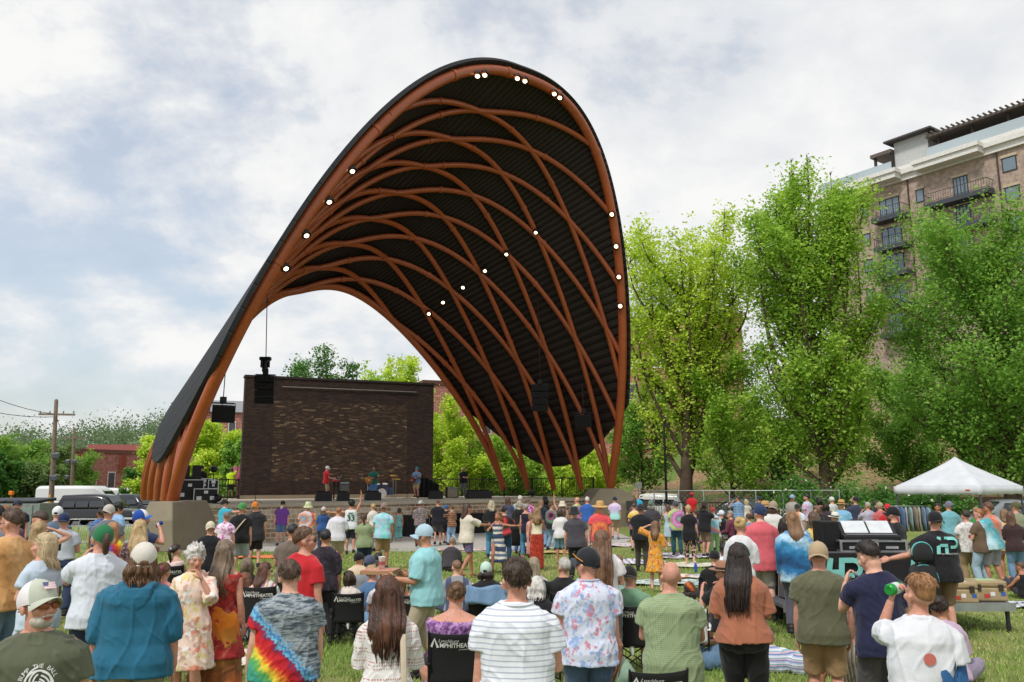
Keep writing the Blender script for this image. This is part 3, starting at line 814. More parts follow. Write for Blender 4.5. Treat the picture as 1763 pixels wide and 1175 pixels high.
tree_at('dark spreading tree at the foot of the brick warehouse gable', 248, 790, 78, 60, LEAF_D, leaves=5400, size=0.259, style='round', low=.04, group=GB)
GL = 'trees beyond the parking lot at left'
for i, (px, yt, d, w, mt, lb) in enumerate([
 (20, 742, 80, 110, LEAF_M, 'big rounded green tree at the far left edge behind the dumpster'),
 (72, 752, 92, 90, LEAF_H, 'greyish green tree beside the taller utility pole'),
 (118, 768, 104, 80, LEAF_M, 'green tree between the two utility poles'),
 (48, 790, 70, 90, LEAF_H, 'lower olive green tree rising over the dumpster lid'),
 (-10, 770, 66, 80, LEAF_D, 'dark low tree cut by the left edge of the view')]):
 tree_at(lb, px, yt, d, w, mt, leaves=10800, size=0.302, style='round', low=.02, group=GL)
def hills():
 t = NT('wooded_hill', .95); n = t.noise(t.coord(), .05, 6, .7); t.color(t.ramp(n, [(.3, '#4c6040'), (.55, '#66794f'), (.75, '#8a9a6b')]))
 m = M()
 def fn(u, v):
  x = -330 + 420 * u; y = 190 + 160 * v
  z = -3 + 24 * math.sin(min(1, v * 1.25) * math.pi / 2) * (.72 + .28 * math.sin(u * 9 + 1.) * math.sin(u * 4.3 + 2)) + 2 * math.sin(u * 31 + v * 7)
  return (x, y, z)
 m.grid(fn, 60, 16); o = m.build('hill', t.m); o['kind'] = 'structure'
 rg = np.random.default_rng(5); C = []
 for _ in range(900):
  u, v = rg.random(), rg.random() ** .8; p = np.array(fn(u, v)); r = 3 + 3 * rg.random()
  q = rg.normal(size=(150, 3)) * (r * .5, r * .5, r * .55) + p + (0, 0, r * .7); C.append(q)
 o = leaf_mesh('far_woods', np.concatenate(C), .85, leafmat('far_leaves', '#4c6344', '#63795a', '#8a9c78'), None, rg)
 tag(o, 'hazy wooded hillside along the horizon at left', 'woods', kind='stuff')
hills()
def slope():
 t = NT('mulch_slope', .95); o = t.coord(); n = t.noise(o, .35, 5, .65); n2 = t.noise(o, 4, 5, .7)
 br = t.ramp(n2, [(.3, '#6b563f'), (.5, '#93785a'), (.7, '#b59b7b')]); gr = t.ramp(n2, [(.3, '#3f5a22'), (.7, '#7b8f45')])
 t.color(t.mix(t.ramp(n, [(.46, (0, 0, 0)), (.56, (1, 1, 1))]), br, gr)); t.bump(n2, .8, .15)
 m = M()
 def fn(u, v):
  x = 4 + 96 * u; y = 61.5 + 40 * v - x * .12
  z = -.1 + 11.5 * sst(0, .72, v) * (.75 + .25 * u) * sst(-.1, .25, u) + .4 * math.sin(x * .4 + v * 8) * v
  return (x, y, z)
 m.grid(fn, 48, 24); o = m.build('hillside', t.m); o['kind'] = 'structure'
 return fn
SLOPE = slope()
GS = 'shrubs at the foot of the slope'
for i, (px, d, h, w, fl, lb) in enumerate([
 (1375, 47, 2.4, 4.2, 90, 'white flowering green shrub behind the men in caps'),
 (1450, 47, 2.1, 4.0, 60, 'white flowering green shrub behind the straw hat'),
 (1510, 44, 2.0, 3.4, 70, 'flowering green shrub left of the white tent'),
 (1570, 44, 1.8, 3.6, 90, 'blossoming green hedge shrub seen under the tent middle'),
 (1625, 43, 1.8, 3.2, 70, 'blossoming shrub under the tent beside its centre leg'),
 (1325, 55, 2.2, 3.0, 0, 'plain green shrub beside the parked cars')]):
 p = at(px, 836, d); shrub(lb, p.x, d, .25, h, w, LEAF_D if fl else LEAF_G, 2600, .2, GS, fl)
M_BRK_A = brick_mat('apartment_brick', '#ac9687', '#9c8577', '#b0a499', 1., .3, .1, .012)
M_BRK_R = brick_mat('red_brick', '#a9665a', '#985648', '#b39d90', 1., .5, .18, .02)
M_GLASS = glass('window_glass', '#6f7d86', .08)
M_FRAME = plain('dark_frame', '#33363b', .5)
M_TRIM = plain('white_trim', '#d8d6d0', .6)
E1 = Vector((.58, -.8146, 0)); N1 = Vector((-.8146, -.58, 0)); P0 = Vector((42.4, 92, 0))
def t_of(px):
 r = ray(px, 500); k = r.x / r.y
 return (P0.y * k - P0.x) / (E1.x - E1.y * k)
def z_of(px, py):
 t = t_of(px); p = P0 + E1 * t; return at(px, py, p.y).z
def apartments():
 b = empty('apartment_building', P0); tag(b, 'brown brick apartment block with dark balconies and a white cornice on the hill', 'building')
 def fb(m, t0, t1, z0, z1, o0, o1):       # box in facade coordinates
  c = E1 * ((t0 + t1) / 2) + N1 * ((o0 + o1) / 2); m.box((c.x, c.y, (z0 + z1) / 2), (t1 - t0, o1 - o0, z1 - z0), Matrix.Rotation(math.atan2(E1.y, E1.x), 4, 'Z'))
 zc = z_of(1600, 300)                      # underside of the main cornice
 m = M(); uv = []
 def wl(t0, t1, z0, z1, o):
  a, c = E1 * t0 + N1 * o, E1 * t1 + N1 * o; wall_mesh(m, uv, a, c, z0, z1)
 wl(-8, 24, 4, zc, 0)
 a, c = E1 * -8 + N1 * 0, E1 * -8 - N1 * 18; wall_mesh(m, uv, c, a, 4, zc)
 o = m.build('wall', M_BRK_A, b, False); set_uv(o, uv)
 m = M(); fb(m, -8.3, 24, zc - .3, zc + .35, -18, .35); fb(m, -8.5, 24, zc + .35, zc + .9, -18, .7); fb(m, -8.3, 24, zc + .9, zc + 1.35, -18, .45)
 for q0, q1 in ((t_of(1503), t_of(1572)), (t_of(1606), t_of(1722))): fb(m, q0, q1, zc - .1, zc + .5, .36, 1.7); fb(m, q0 - .15, q1 + .15, zc + .5, zc + .95, .72, 1.9)
 m.build('cornice', M_TRIM, b, False)
 t0, t1 = t_of(1557), t_of(1618)
 m = M(); fb(m, t0, t1, zc + 1.35, zc + 4.6, -7, -.4); m.build('penthouse', plain('pale_stucco', '#b9bab8', .8), b, False)
 m = M(); fb(m, t0 - .7, t1 + .9, zc + 4.6, zc + 4.8, -8, .6); fb(m, t0 + .6, t1 - .4, zc + 4.8, zc + 5.3, -6, -1.5); m.build('roof', plain('dark_roof', '#4a4546', .7), b, False)
 t2 = t_of(1518)
 m = M(); fb(m, t2, t0 - .1, zc + 3.5, zc + 3.9, -5, .2); fb(m, t1 + .2, 24, zc + 3.6, zc + 3.85, -6, .5)
 for tt in np.arange(t1 + .5, 24, .55): fb(m, tt, tt + .14, zc + 3.85, zc + 4., -6, 1.)
 m.build('pergola_roof', plain('grey_timber', '#635a54', .8), b, False)
 for tt in [t2 + .3, t2 + 2.3] + list(np.arange(t1 + 1.2, 22, 3.6)):
  m = M(); fb(m, tt, tt + .25, zc + 1.35, zc + 3.6 if tt > t1 else zc + 3.5, -.3, -.05); m.build('pergola_post', plain('dark_timber', '#3a322e', .8), b, False)
 m = M(); fb(m, -8, t0 - .1, zc + 1.4, zc + 2.35, .28, .31); fb(m, t1 + .1, 24, zc + 1.4, zc + 2.5, .28, .31); m.build('glass_balustrade', glass('balustrade_glass', '#aab6ba', .1), b, False)
 m = M(); fb(m, t1 + .3, 24, zc + 1.35, zc + 3.6, -5.9, -5.7); m.build('terrace_wall', plain('terrace_grey', '#a3a2a0', .8), b, False)
 z_a = [z_of(1550, y) for y in (366, 416, 462, 515, 565)]
 ta0, ta1 = t_of(1522), t_of(1577)
 tb0, tb1 = t_of(1616), t_of(1732)
 zb = z_of(1675, 342)
 def window(t0, t1, z0, z1, o, mull=1):
  m = M(); fr = .09
  fb(m, t0, t0 + fr, z0, z1, o, o + .08); fb(m, t1 - fr, t1, z0, z1, o, o + .08); fb(m, t0 + fr, t1 - fr, z1 - fr, z1, o, o + .08); fb(m, t0 + fr, t1 - fr, z0, z0 + fr, o, o + .08)
  for i in range(1, mull): q = t0 + (t1 - t0) * i / mull; fb(m, q - .04, q + .04, z0 + fr, z1 - fr, o, o + .07)
  f = m.build('window', M_FRAME, b, False)
  m = M(); fb(m, t0 + fr, t1 - fr, z0 + fr, z1 - fr, o + .01, o + .04); m.build('pane', M_GLASS, f, False)
  m = M(); fb(m, t0 - .1, t1 + .1, z1 + .02, z1 + .3, o, o + .1); m.build('lintel', plain('stone_lintel', '#b9a98e', .8), f, False)
 def balcony(t0, t1, zf, out):
  m = M(); fb(m, t0, t1, zf - .5, zf, .01, out); s = m.build('balcony', plain('balcony_slab', '#43464c', .6), b, False)
  m = M()
  for z in (zf + .1, zf + 1.02): fb(m, t0 + .04, t1 - .04, z, z + .05, out - .1, out - .05); fb(m, t0 + .04, t0 + .09, z, z + .05, .02, out - .1); fb(m, t1 - .09, t1 - .04, z, z + .05, .02, out - .1)
  for q in np.arange(t0 + .1, t1 - .05, .26): fb(m, q, q + .025, zf + .15, zf + 1.02, out - .09, out - .06)
  for q in np.arange(.3, out - .1, .3):
   fb(m, t0 + .05, t0 + .075, zf + .15, zf + 1.02, q, q + .025); fb(m, t1 - .075, t1 - .05, zf + .15, zf + 1.02, q, q + .025)
  m.build('railing', M_FRAME, s, False)
 for i, z in enumerate(z_a):
  zf = z - .6
  window(ta0 + .3, ta1 - 1.0, zf + .05, zf + 2.35, .005, 3); balcony(ta0, ta1, zf, 1.5)
  tw = t_of(1599); window(tw - .45, tw + .45, zf + .9, zf + 2.35, .005)
  tw = t_of(1499); window(tw - .5, tw + .5, zf + .9, zf + 2.35, .005)
 for i in range(4):
  zf = zb - 3.1 * i
  window(tb0 + 2.6, tb1 - 2.6, zf + .05, zf + 2.45, .005, 4); balcony(tb0, tb1, zf, 1.6)
  tw = t_of(1762); window(tw - .7, tw + .7, zf + 1.5, zf + 3.0, .005)
 for px in (1578, 1740):
  t = t_of(px); m = M(); fb(m, t, t + .14, 5, zc, .01, .15); m.build('drainpipe', plain('brown_pipe', '#4a3d38', .6), b, False)
apartments()
def gable_house(name, label, c, size, rz, hz, roofcol, mat, wins=(), roof_h=1.6, z0=-.14, wincol='#52555a', cat='building'):
 b = empty(name, (c[0], c[1], z0), rz); tag(b, label, cat); L, Wd = size
 m = M(); uv = []
 p = [(-L / 2, -Wd / 2), (L / 2, -Wd / 2), (L / 2, Wd / 2), (-L / 2, Wd / 2)]
 for i in range(4): wall_mesh(m, uv, p[i], p[(i + 1) % 4], 0, hz)
 o = m.build('wall', mat, b, False); set_uv(o, uv)
 m = M()
 if roof_h > 0:
  V = [(-L / 2 - .3, -Wd / 2 - .3, hz), (L / 2 + .3, -Wd / 2 - .3, hz), (L / 2 + .3, Wd / 2 + .3, hz), (-L / 2 - .3, Wd / 2 + .3, hz), (-L / 2 - .3, 0, hz + roof_h), (L / 2 + .3, 0, hz + roof_h)]
  m.add(V, [(0, 1, 5, 4), (2, 3, 4, 5), (1, 2, 5), (3, 0, 4), (3, 2, 1, 0)])
 else: m.box((0, 0, hz + .25), (L + .3, Wd + .3, .5))
 m.build('roof', plain('roof_' + roofcol, '#' + roofcol, .8, var=.2), b, False)
 for (side, t, z, w, h) in wins:
  m = M(); ax = {'f': (t, -Wd / 2 - .02, z), 'l': (-L / 2 - .02, t, z), 'r': (L / 2 + .02, t, z)}[side]
  sz = (w, .08, h) if side == 'f' else (.08, w, h)
  m.box(ax, sz); f = m.build('window', M_TRIM, b, False)
  m = M(); sz2 = (w * .8, .1, h * .86) if side == 'f' else (.1, w * .8, h * .86); m.box(ax, sz2); m.build('pane', plain('old_glass', wincol, .15), f, False)
 return b
c = at(203, 836, 118)
wh = gable_house('brick_warehouse', 'red brick warehouse with tall arched windows beyond the parking lot', (c.x + 1, 122), (26, 10), R(58), at(200, 782, 118).z, '6f4a40', M_BRK_R,
   [('f', -10 + 2.6 * i, 3.4, 1.1, 2.2) for i in range(9)] , 0)
for i in range(5): m = M(); m.box((-12 + 6 * i, -5.1, 5.6), (.8, .5, 2.2)); m.build('pilaster', plain('brick_red', '#8c4a3b', .9), wh, False)
c = at(235, 836, 150)
gable_house('brick_house', 'distant building with a rust red hip roof behind the warehouse', (c.x, 150), (16, 10), R(10), at(235, 790, 150).z, '7a3f37', M_BRK_R, (), 2.6)
c = at(392, 836, 110)
gable_house('brick_mill', 'tall brick mill with grey gable roof between the leg and backdrop', (c.x, 110), (9, 12), R(20), at(392, 715, 110).z, '85878a', M_BRK_R, [('f', -2 + 2 * i, z, .9, 1.6) for i in range(3) for z in (7., 9.6)], 2.0)
c = at(770, 836, 100)
gable_house('brick_loft', 'red brick loft building seen under the canopy right of the backdrop', (c.x + 4, 104), (18, 12), R(20), at(770, 668, 100).z, '5d4038', M_BRK_R, [('f', -7.5 + 3 * i, z, 1.2, 1.9) for i in range(6) for z in (6., 9.2)], 0)
c = at(1100, 836, 95)
gable_house('brick_terrace', 'brick building half hidden behind the yellow green tree', (c.x, 97), (24, 10), R(-10), at(1090, 560, 95).z, '5d4038', M_BRK_R, [('f', -9 + 3 * i, z, 1.2, 1.9) for i in range(7) for z in (9., 12.5, 16.)], 0)
m = M(); a, b_ = at(80, 822, 150), at(165, 822, 150)
for q in range(5):
 p = a.lerp(b_, (q + .5) / 5); m.box((p.x, 150, p.z / 2 - .8), (1., 2.5, p.z - 1.6))
m.beam((a.x, 150, a.z), (b_.x, 150, b_.z), 4, 1.2); o = m.build('bridge', mat_concrete('bridge_concrete', '#a59c8c'), smooth=False); tag(o, 'low concrete bridge deck far beyond the utility poles', 'bridge')
m = M(); a, b_ = at(1330, 634, 82), at(1365, 630, 82); m.beam((a.x, 82, a.z - .7), (b_.x + 3, 82, b_.z - .7), .5, 1.6)
o = m.build('retaining_wall', mat_concrete('old_stone', '#8e8070'), smooth=False); tag(o, 'grey retaining wall high on the slope behind the trees', 'wall')
a, b_ = at(1500, 838, 60), at(1800, 838, 60)
m = M(); m.beam((a.x, 56, .75), (b_.x, 56, .75), .5, 1.3); o = m.build('retaining_wall', plain('wall_brown', '#6d5844', .9, var=.25, bump=.6, bsc=6), smooth=False); tag(o, 'brown stone retaining wall at the slope foot behind the tent', 'wall')
M_WOOD = plain('weathered_wood', '#7c6d5e', .9, var=.25, bump=.4, bsc=12)
def pole(px, ytop, d, label, lights):
 t = at(px + 4, ytop, d); p = Vector((t.x, d, 0))
 e = empty('utility_pole', (p.x, d, 0)); tag(e, label, 'utility pole', 'utility poles by the parking lot')
 m = M(); m.tube([(.3, 0, -.1), (0, 0, t.z)], [.2, .13], 10); m.build('pole', M_WOOD, e)
 m = M(); m.beam((-1.2, 0, t.z - 1.), (1.45, 0, t.z - 1.05), .12, .14); m.build('crossarm', M_WOOD, e, False)
 m = M()
 for q in (-1.1, -.4, .6, 1.35): m.ell((q, 0, t.z - .85), (.06, .06, .12), n=8, m=5)
 m.build('insulator', plain('porcelain', '#8f9499', .3), e)
 for z, sx in lights:
  m = M(); m.box((.35 * sx, -.1, t.z - z), (.42, .4, .3), Matrix.Rotation(R(20), 4, 'X')); m.beam((0, 0, t.z - z - .15), (.35 * sx, -.05, t.z - z - .15), .05, .05)
  m.build('lamp_head', plain('lamp_grey', '#6a6f73', .5), e, False)
 return Vector((p.x, d, t.z - 1.))
pa = pole(93, 690, 62, 'tall weathered utility pole with two lamp heads near the black suv', [(4.0, 1), (5.6, 1)])
pb = pole(124, 738, 88, 'shorter utility pole farther back near the brick warehouse', [(3.4, -1), (3.4, 1), (5., -1)])
for a, z, lb in (((-32, 30, 15.5), 0, 'upper overhead wire sagging from the tall pole to the left'), ((-34, 32, 13.), -.2, 'lower overhead wire sagging from the tall pole to the left'), (tuple(pb), .1, 'overhead wire between the two utility poles')):
 a = Vector(a); b_ = pa + Vector((0, 0, z)); P = []
 for i in range(17):
  t = i / 16; q = a.lerp(b_, t); q.z -= 4 * t * (1 - t) * (2.2 if a.y < 60 else .8); P.append(q)
 m = M(); m.tube(P, .022, 5, round_=False); o = m.build('overhead_wire', M_BLACK); tag(o, lb, 'wire')
M_TYRE = plain('tyre', '#161616', .85); M_RIM = plain('wheel_rim', '#9a9da0', .35, .7)
M_CGL = glass('car_glass', '#20262b', .05)
def car(label, x, y, rz, col, kind='suv', L=5.1, Wd=2., H=1.85, z0=-.05, group=None, name='parked_car'):
 e = empty(name, (x, y, z0), rz); tag(e, label, 'car', group)
 t = NT('car_paint', .25); t.color(col); t.b.inputs['Coat Weight'].default_value = .6; mp = t.m
 hl, hw = L / 2, Wd / 2
 bz = H * .56
 def rr(x, w, z0, z1, tw=.93):
  a = w; r = min(.14, (z1 - z0) * .3)
  return np.array([(x, -a + r, z0), (x, a - r, z0), (x, a, z0 + r), (x, a, z1 - r * 1.6), (x, a * tw, z1 - r * .4), (x, a * tw - r, z1), (x, -a * tw + r, z1), (x, -a * tw, z1 - r * .4), (x, -a, z1 - r * 1.6), (x, -a, z0 + r)])
 m = M()
 prof = [(-hl, .84, .42, bz * .86), (-hl + .12, .95, .34, bz * .97), (-hl * .6, 1., .3, bz), (0, 1., .3, bz), (hl * .3, 1., .3, bz), (hl * .62, .99, .3, bz * .97), (hl - .25, .95, .32, bz * .88), (hl, .82, .38, bz * .74)]
 m.rings([rr(p[0], hw * p[1], p[2], p[3]) for p in prof]); m.build('body', mp, e, 'auto')
 if kind == 'suv': cab = [(-hl + .12, .86, bz + .05), (-hl + .45, .80, H - .06), (-hl * .3, .80, H), (hl * .05, .80, H - .01), (hl * .22, .78, H - .1), (hl * .50, .88, bz + .02)]
 elif kind == 'van': cab = [(-hl + .02, .93, H - .1), (-hl + .2, .93, H), (0, .93, H), (hl * .5, .9, H - .03), (hl * .66, .85, H - .3), (hl * .86, .9, bz)]
 else: cab = [(-hl * .8, .86, bz), (-hl * .45, .76, H - .08), (-hl * .1, .76, H), (hl * .12, .75, H - .06), (hl * .46, .86, bz)]
 m = M(); m.rings([rr(c[0], hw * c[1], bz - .12, max(c[2], bz), .86) for c in cab]); m.build('cabin', mp, e, 'auto')
 if kind != 'van':
  xa, xb = cab[1][0] + .1, cab[-2][0] - .05
  for s in (-1, 1):
   n = 3 if kind == 'suv' else 2
   for i in range(n):
    m = M(); p, q = xa + (xb - xa) * i / n + .05, xa + (xb - xa) * (i + 1) / n - .05
    yb, yt = hw * .885 * s, hw * .735 * s
    m.add([(p, yb, bz + .07), (q + (.25 if i == n - 1 else 0), yb, bz + .07), (q, yt, H - .16), (p + (0 if i else .08), yt, H - .16)], [(0, 1, 2, 3)]); m.build('side_window', M_CGL, e, False)
  m = M(); x0, z0_, x1, z1 = cab[-2][0] + .02, H - .1, cab[-1][0], bz + .05
  m.add([(x1 + .03, -hw * .76, z1), (x1 + .03, hw * .76, z1), (x0 + .05, hw * .64, z0_), (x0 + .05, -hw * .64, z0_)], [(0, 1, 2, 3)])
  m.build('windscreen', M_CGL, e, False)
  m = M(); x0, x1 = cab[1][0], cab[0][0]
  m.add([(x1 - .04, -hw * .72, bz + .12), (x1 - .04, hw * .72, bz + .12), (x0 - .04, hw * .62, H - .16), (x0 - .04, -hw * .62, H - .16)], [(0, 1, 2, 3)]); m.build('rear_window', M_CGL, e, False)
 else:
  m = M(); m.add([(hl * .87, -hw * .8, bz + .06), (hl * .87, hw * .8, bz + .06), (hl * .67, hw * .74, H - .35), (hl * .67, -hw * .74, H - .35)], [(0, 1, 2, 3)]); m.build('windscreen', M_CGL, e, False)
 for sx in (-hl * .62, hl * .62):
  for s in (-1, 1):
   m = M(Matrix.Translation((sx, s * (hw - .12), .36)) @ Matrix.Rotation(R(90), 4, 'X')); m.lathe([(.0, -.12), (.30, -.12), (.36, -.06), (.36, .06), (.30, .12), (0, .12)], n=20); w = m.build('wheel', M_TYRE, e, 'auto')
   m = M(Matrix.Translation((sx, s * (hw + .005), .36)) @ Matrix.Rotation(R(90), 4, 'X')); m.lathe([(.0, -.02), (.20, -.02), (.23, 0), (.20, .02), (0, .02)], n=16); m.build('rim', M_RIM, w, 'auto')
 for s in (-1, 1):
  m = M(); m.box((hl - .1, s * hw * .66, bz * .72), (.16, .42, .17)); m.build('headlight', plain('headlight', '#c9ced2', .2), e, 'auto', .03)
  m = M(); m.box((-hl + .03, s * hw * .76, bz * .78), (.1, .22, .32)); m.build('tail_light', plain('tail_light', '#7c1f1c', .3), e, 'auto', .03)
  m = M(); m.ell((cab[-1][0] - .25, s * (hw + .1), bz + .12), (.1, .12, .09), n=8, m=5); m.build('wing_mirror', mp, e)
 m = M(); m.box((hl - .02, 0, bz * .66), (.06, hw * .9, .26)); m.build('grille', M_BLACK, e, False)
 return e
GC = 'cars parked beyond the lawn'
def car_at(label, px, d, rz, col, **kw):
 p = at(px, 840, d); return car(label, p.x, d, rz, col, group=GC, **kw)
car_at('large black suv parked behind the crowd barriers', 178, 54, R(-6), '#15161a', L=5.4, H=1.95)
car_at('dark grey suv parked behind the black suv bonnet', 238, 66, R(-20), '#23262c')
car_at('white box van behind the black suv', 140, 66, R(0), '#d9dbd9', kind='van', L=6., H=2.5)
car_at('long white van behind the dark grey suv', 228, 80, R(4), '#dcdddb', kind='van', L=5.4, H=2.3)
car_at('black hatchback with raised tailgate behind the suvs', 222, 74, R(-10), '#1b1c1f', kind='car', H=1.6)
car_at('white suv parked past the right pier under the trees', 1118, 56.5, R(158), '#d9d9d3', L=4.8, H=1.8)
car_at('dark green car parked by the tree trunk beyond the fence', 1262, 52, R(170), '#3a453f', kind='car', H=1.55)
car_at('white pickup behind the stage railing near the right pier', 1018, 62, R(172), '#d6d7d5', kind='car', H=1.75)
car_at('silver hatchback tucked behind the flowering shrubs', 1395, 53, R(165), '#b9bcbd', kind='car', H=1.6)
car_at('grey car parked behind the tent', 1722, 40, R(175), '#7b8288', kind='car', H=1.6)
def dumpster(label, px, d, w):
 p = at(px, 840, d); e = empty('dumpster', (p.x, d, 0)); tag(e, label, 'dumpster')
 m = M(); m.box((0, 0, .85), (w, 1.5, 1.5), taper=1.04)
 for q in np.linspace(-w / 2 + .3, w / 2 - .3, 4): m.box((q, -.79, .85), (.1, .07, 1.4))
 m.build('bin', plain('bin_grey', '#7f8987', .6, var=.2), e, 'auto', .03)
 m = M()
 for q in (-w / 4, w / 4): m.box((q, 0, 1.72), (w / 2 - .04, 1.6, .14), Matrix.Rotation(R(4), 4, 'X'))
 m.build('lid', plain('lid_black', '#1e2024', .5), e, 'auto', .04)
 m = M(); m.box((-w * .12, -.83, 1.46), (w * .42, .02, .1)); m.build('warning_strip', plain('strip_orange', '#b5672b', .6), e, False)
dumpster('long grey dumpster with black lids at the left edge', 28, 40, 3.1)
p = at(85, 852, 44); m = M(); m.box((p.x, 44, p.z - .9), (.5, .05, 1.0)); m.beam((p.x, 44.06, 0), (p.x, 44.06, p.z), .05, .05)
o = m.build('sign_board', plain('sign_yellow', '#e2b31e', .6), smooth=False); tag(o, 'plain yellow board standing between dumpster and white van', 'sign')
m = M(); p = at(20, 846, 47); m.box((p.x, 47, p.z - .1), (.22, .22, .22)); m.beam((p.x, 47, 0), (p.x, 47, p.z - .2), .06, .06)
o = m.build('beacon', plain('beacon_orange', '#e07a1f', .4), smooth=False, bevel=.04); tag(o, 'orange warning beacon on a post behind the dumpster', 'beacon')
def barrier(label, x, y, rz):
 e = empty('crowd_barrier', (x, y, gz(x, y)), rz); tag(e, label, 'barrier', 'steel crowd barriers beside the parking lot')
 m = M(); r = .019; h, w = 1.1, 1.15
 m.tube([(-w, 0, .2), (-w, 0, h - .18), (-w + .05, 0, h - .05), (-w + .18, 0, h), (w - .18, 0, h), (w - .05, 0, h - .05), (w, 0, h - .18), (w, 0, .2)], r, 8, sub=2)
 m.tube([(-w, 0, .24), (w, 0, .24)], r, 8); m.tube([(-w, 0, .85), (w, 0, .85)], r * .8, 8); m.build('frame', M_GALV, e)
 m = M()
 for q in np.linspace(-w + .16, w - .16, 13): m.tube([(q, 0, .24), (q, 0, .85)], .008, 6, round_=False)
 m.build('bars', M_GALV, e)
 for q in (-w * .7, w * .7):
  m = M(); m.tube([(q, -.28, 0), (q, -.1, .1), (q, 0, .24), (q, .1, .1), (q, .28, 0)], .016, 6, sub=2); m.build('foot', M_GALV, e)
for px, d, rz, lb in ((152, 33, 4, 'steel crowd barrier nearest the dumpster'), (192, 33, 0, 'steel crowd barrier in front of the black suv bonnet'), (238, 34, -5, 'steel crowd barrier nearest the left pier')):
 p = at(px, 840, d); barrier(lb, p.x, d, R(rz))
def chain_fence():
 a, b_ = at(1085, 846, 50), at(1445, 850, 45)
 e = empty('chain_link_fence', (a.x, a.y, 0)); tag(e, 'grey chain link fence along the back of the lawn at right', 'fence')
 n = 8; d = Vector((b_.x - a.x, b_.y - a.y, 0)); h = 1.95
 for i in range(n + 1):
  p = d * (i / n); m = M(); m.tube([(p.x, p.y, 0), (p.x, p.y, h)], .032, 8); m.build('post', M_GALV, e)
 m = M(); m.tube([(0, 0, h), (d.x, d.y, h)], .025, 8); m.build('rail', M_GALV, e)
 m = M(); L = d.length; dn = d.normalized(); k = .28
 for i in range(-int(h / k), int(L / k)):
  for s in (0, 1):
   x0, x1 = i * k, i * k + h; z0, z1 = (0, h) if not s else (h, 0)
   if x0 < 0: z0 = z0 + (z1 - z0) * (-x0 / h); x0 = 0
   if x1 > L: z1 = z0 + (z1 - z0) * ((L - x0) / (x1 - x0)); x1 = L
   p, q = dn * x0, dn * x1; m.tube([(p.x, p.y, z0), (q.x, q.y, z1)], .004, 3, round_=False)
 m.build('mesh_wire', M_GALV, e)
chain_fence()
def iron_fence(name, label, a, b_, h, z0, step=.14, group=None):
 d = Vector((b_[0] - a[0], b_[1] - a[1], 0)); L = d.length; e = empty(name, (a[0], a[1], z0), math.atan2(d.y, d.x)); tag(e, label, 'railing' if 'rail' in name else 'fence', group)
 m = M(); m.beam((0, 0, h), (L, 0, h), .05, .05); m.beam((0, 0, .12), (L, 0, .12), .04, .04); m.build('rail', M_BLACK, e, False)
 m = M()
 for q in np.arange(step, L, step): m.beam((q, 0, .14), (q, 0, h - .02), .018, .018)
 m.build('bars', M_BLACK, e, False)
 for q in np.linspace(0, L, max(2, int(L / 1.9) + 1)): m = M(); m.beam((q, 0, 0), (q, 0, h + .06), .06, .06); m.build('post', M_BLACK, e, False)
p, q = at(1125, 860, 44), at(1260, 866, 42); iron_fence('iron_fence', 'low black picket fence behind the seated man in maroon', (p.x, 44), (q.x, 42), 1.2, .2)
p, q = at(748, 850, 53.), at(868, 846, 53.5); iron_fence('stage_railing', 'black picket railing at the rear stage edge right of the backdrop', (p.x, 53.), (q.x, 53.5), 1.1, STZ)
p, q = at(868, 846, 53.3), at(1022, 846, 48.6); iron_fence('stage_railing', 'black picket railing between the canopy right legs', (p.x, 53.3), (q.x, 48.6), 1.1, STZ)
p, q = at(372, 850, 46), at(410, 850, 50); iron_fence('stage_railing', 'dark railing at the left stage end beside the hi vis man', (p.x, 46), (q.x, 50), 1.1, STZ, .5)
p = at(1047, 850, 60); m = M(); m.tube([(at(1147, 850, 54).x, 54, 0), (at(1147, 850, 54).x, 54, 6.2)], [.09, .06], 8); o = m.build('lamp_post', M_BLACK); tag(o, 'slim black post in front of the yellow green tree', 'post')
p = at(1099, 836, 52); m = M(); m.box((p.x, 52, at(1099, 836, 52).z), (.42, .04, .36)); m.beam((p.x, 52.05, 0), (p.x, 52.05, p.z), .05, .05); o = m.build('sign_board', plain('sign_grey', '#b9b9b4', .6), smooth=False); tag(o, 'small pale grey sign on a post beside the right pier', 'sign')
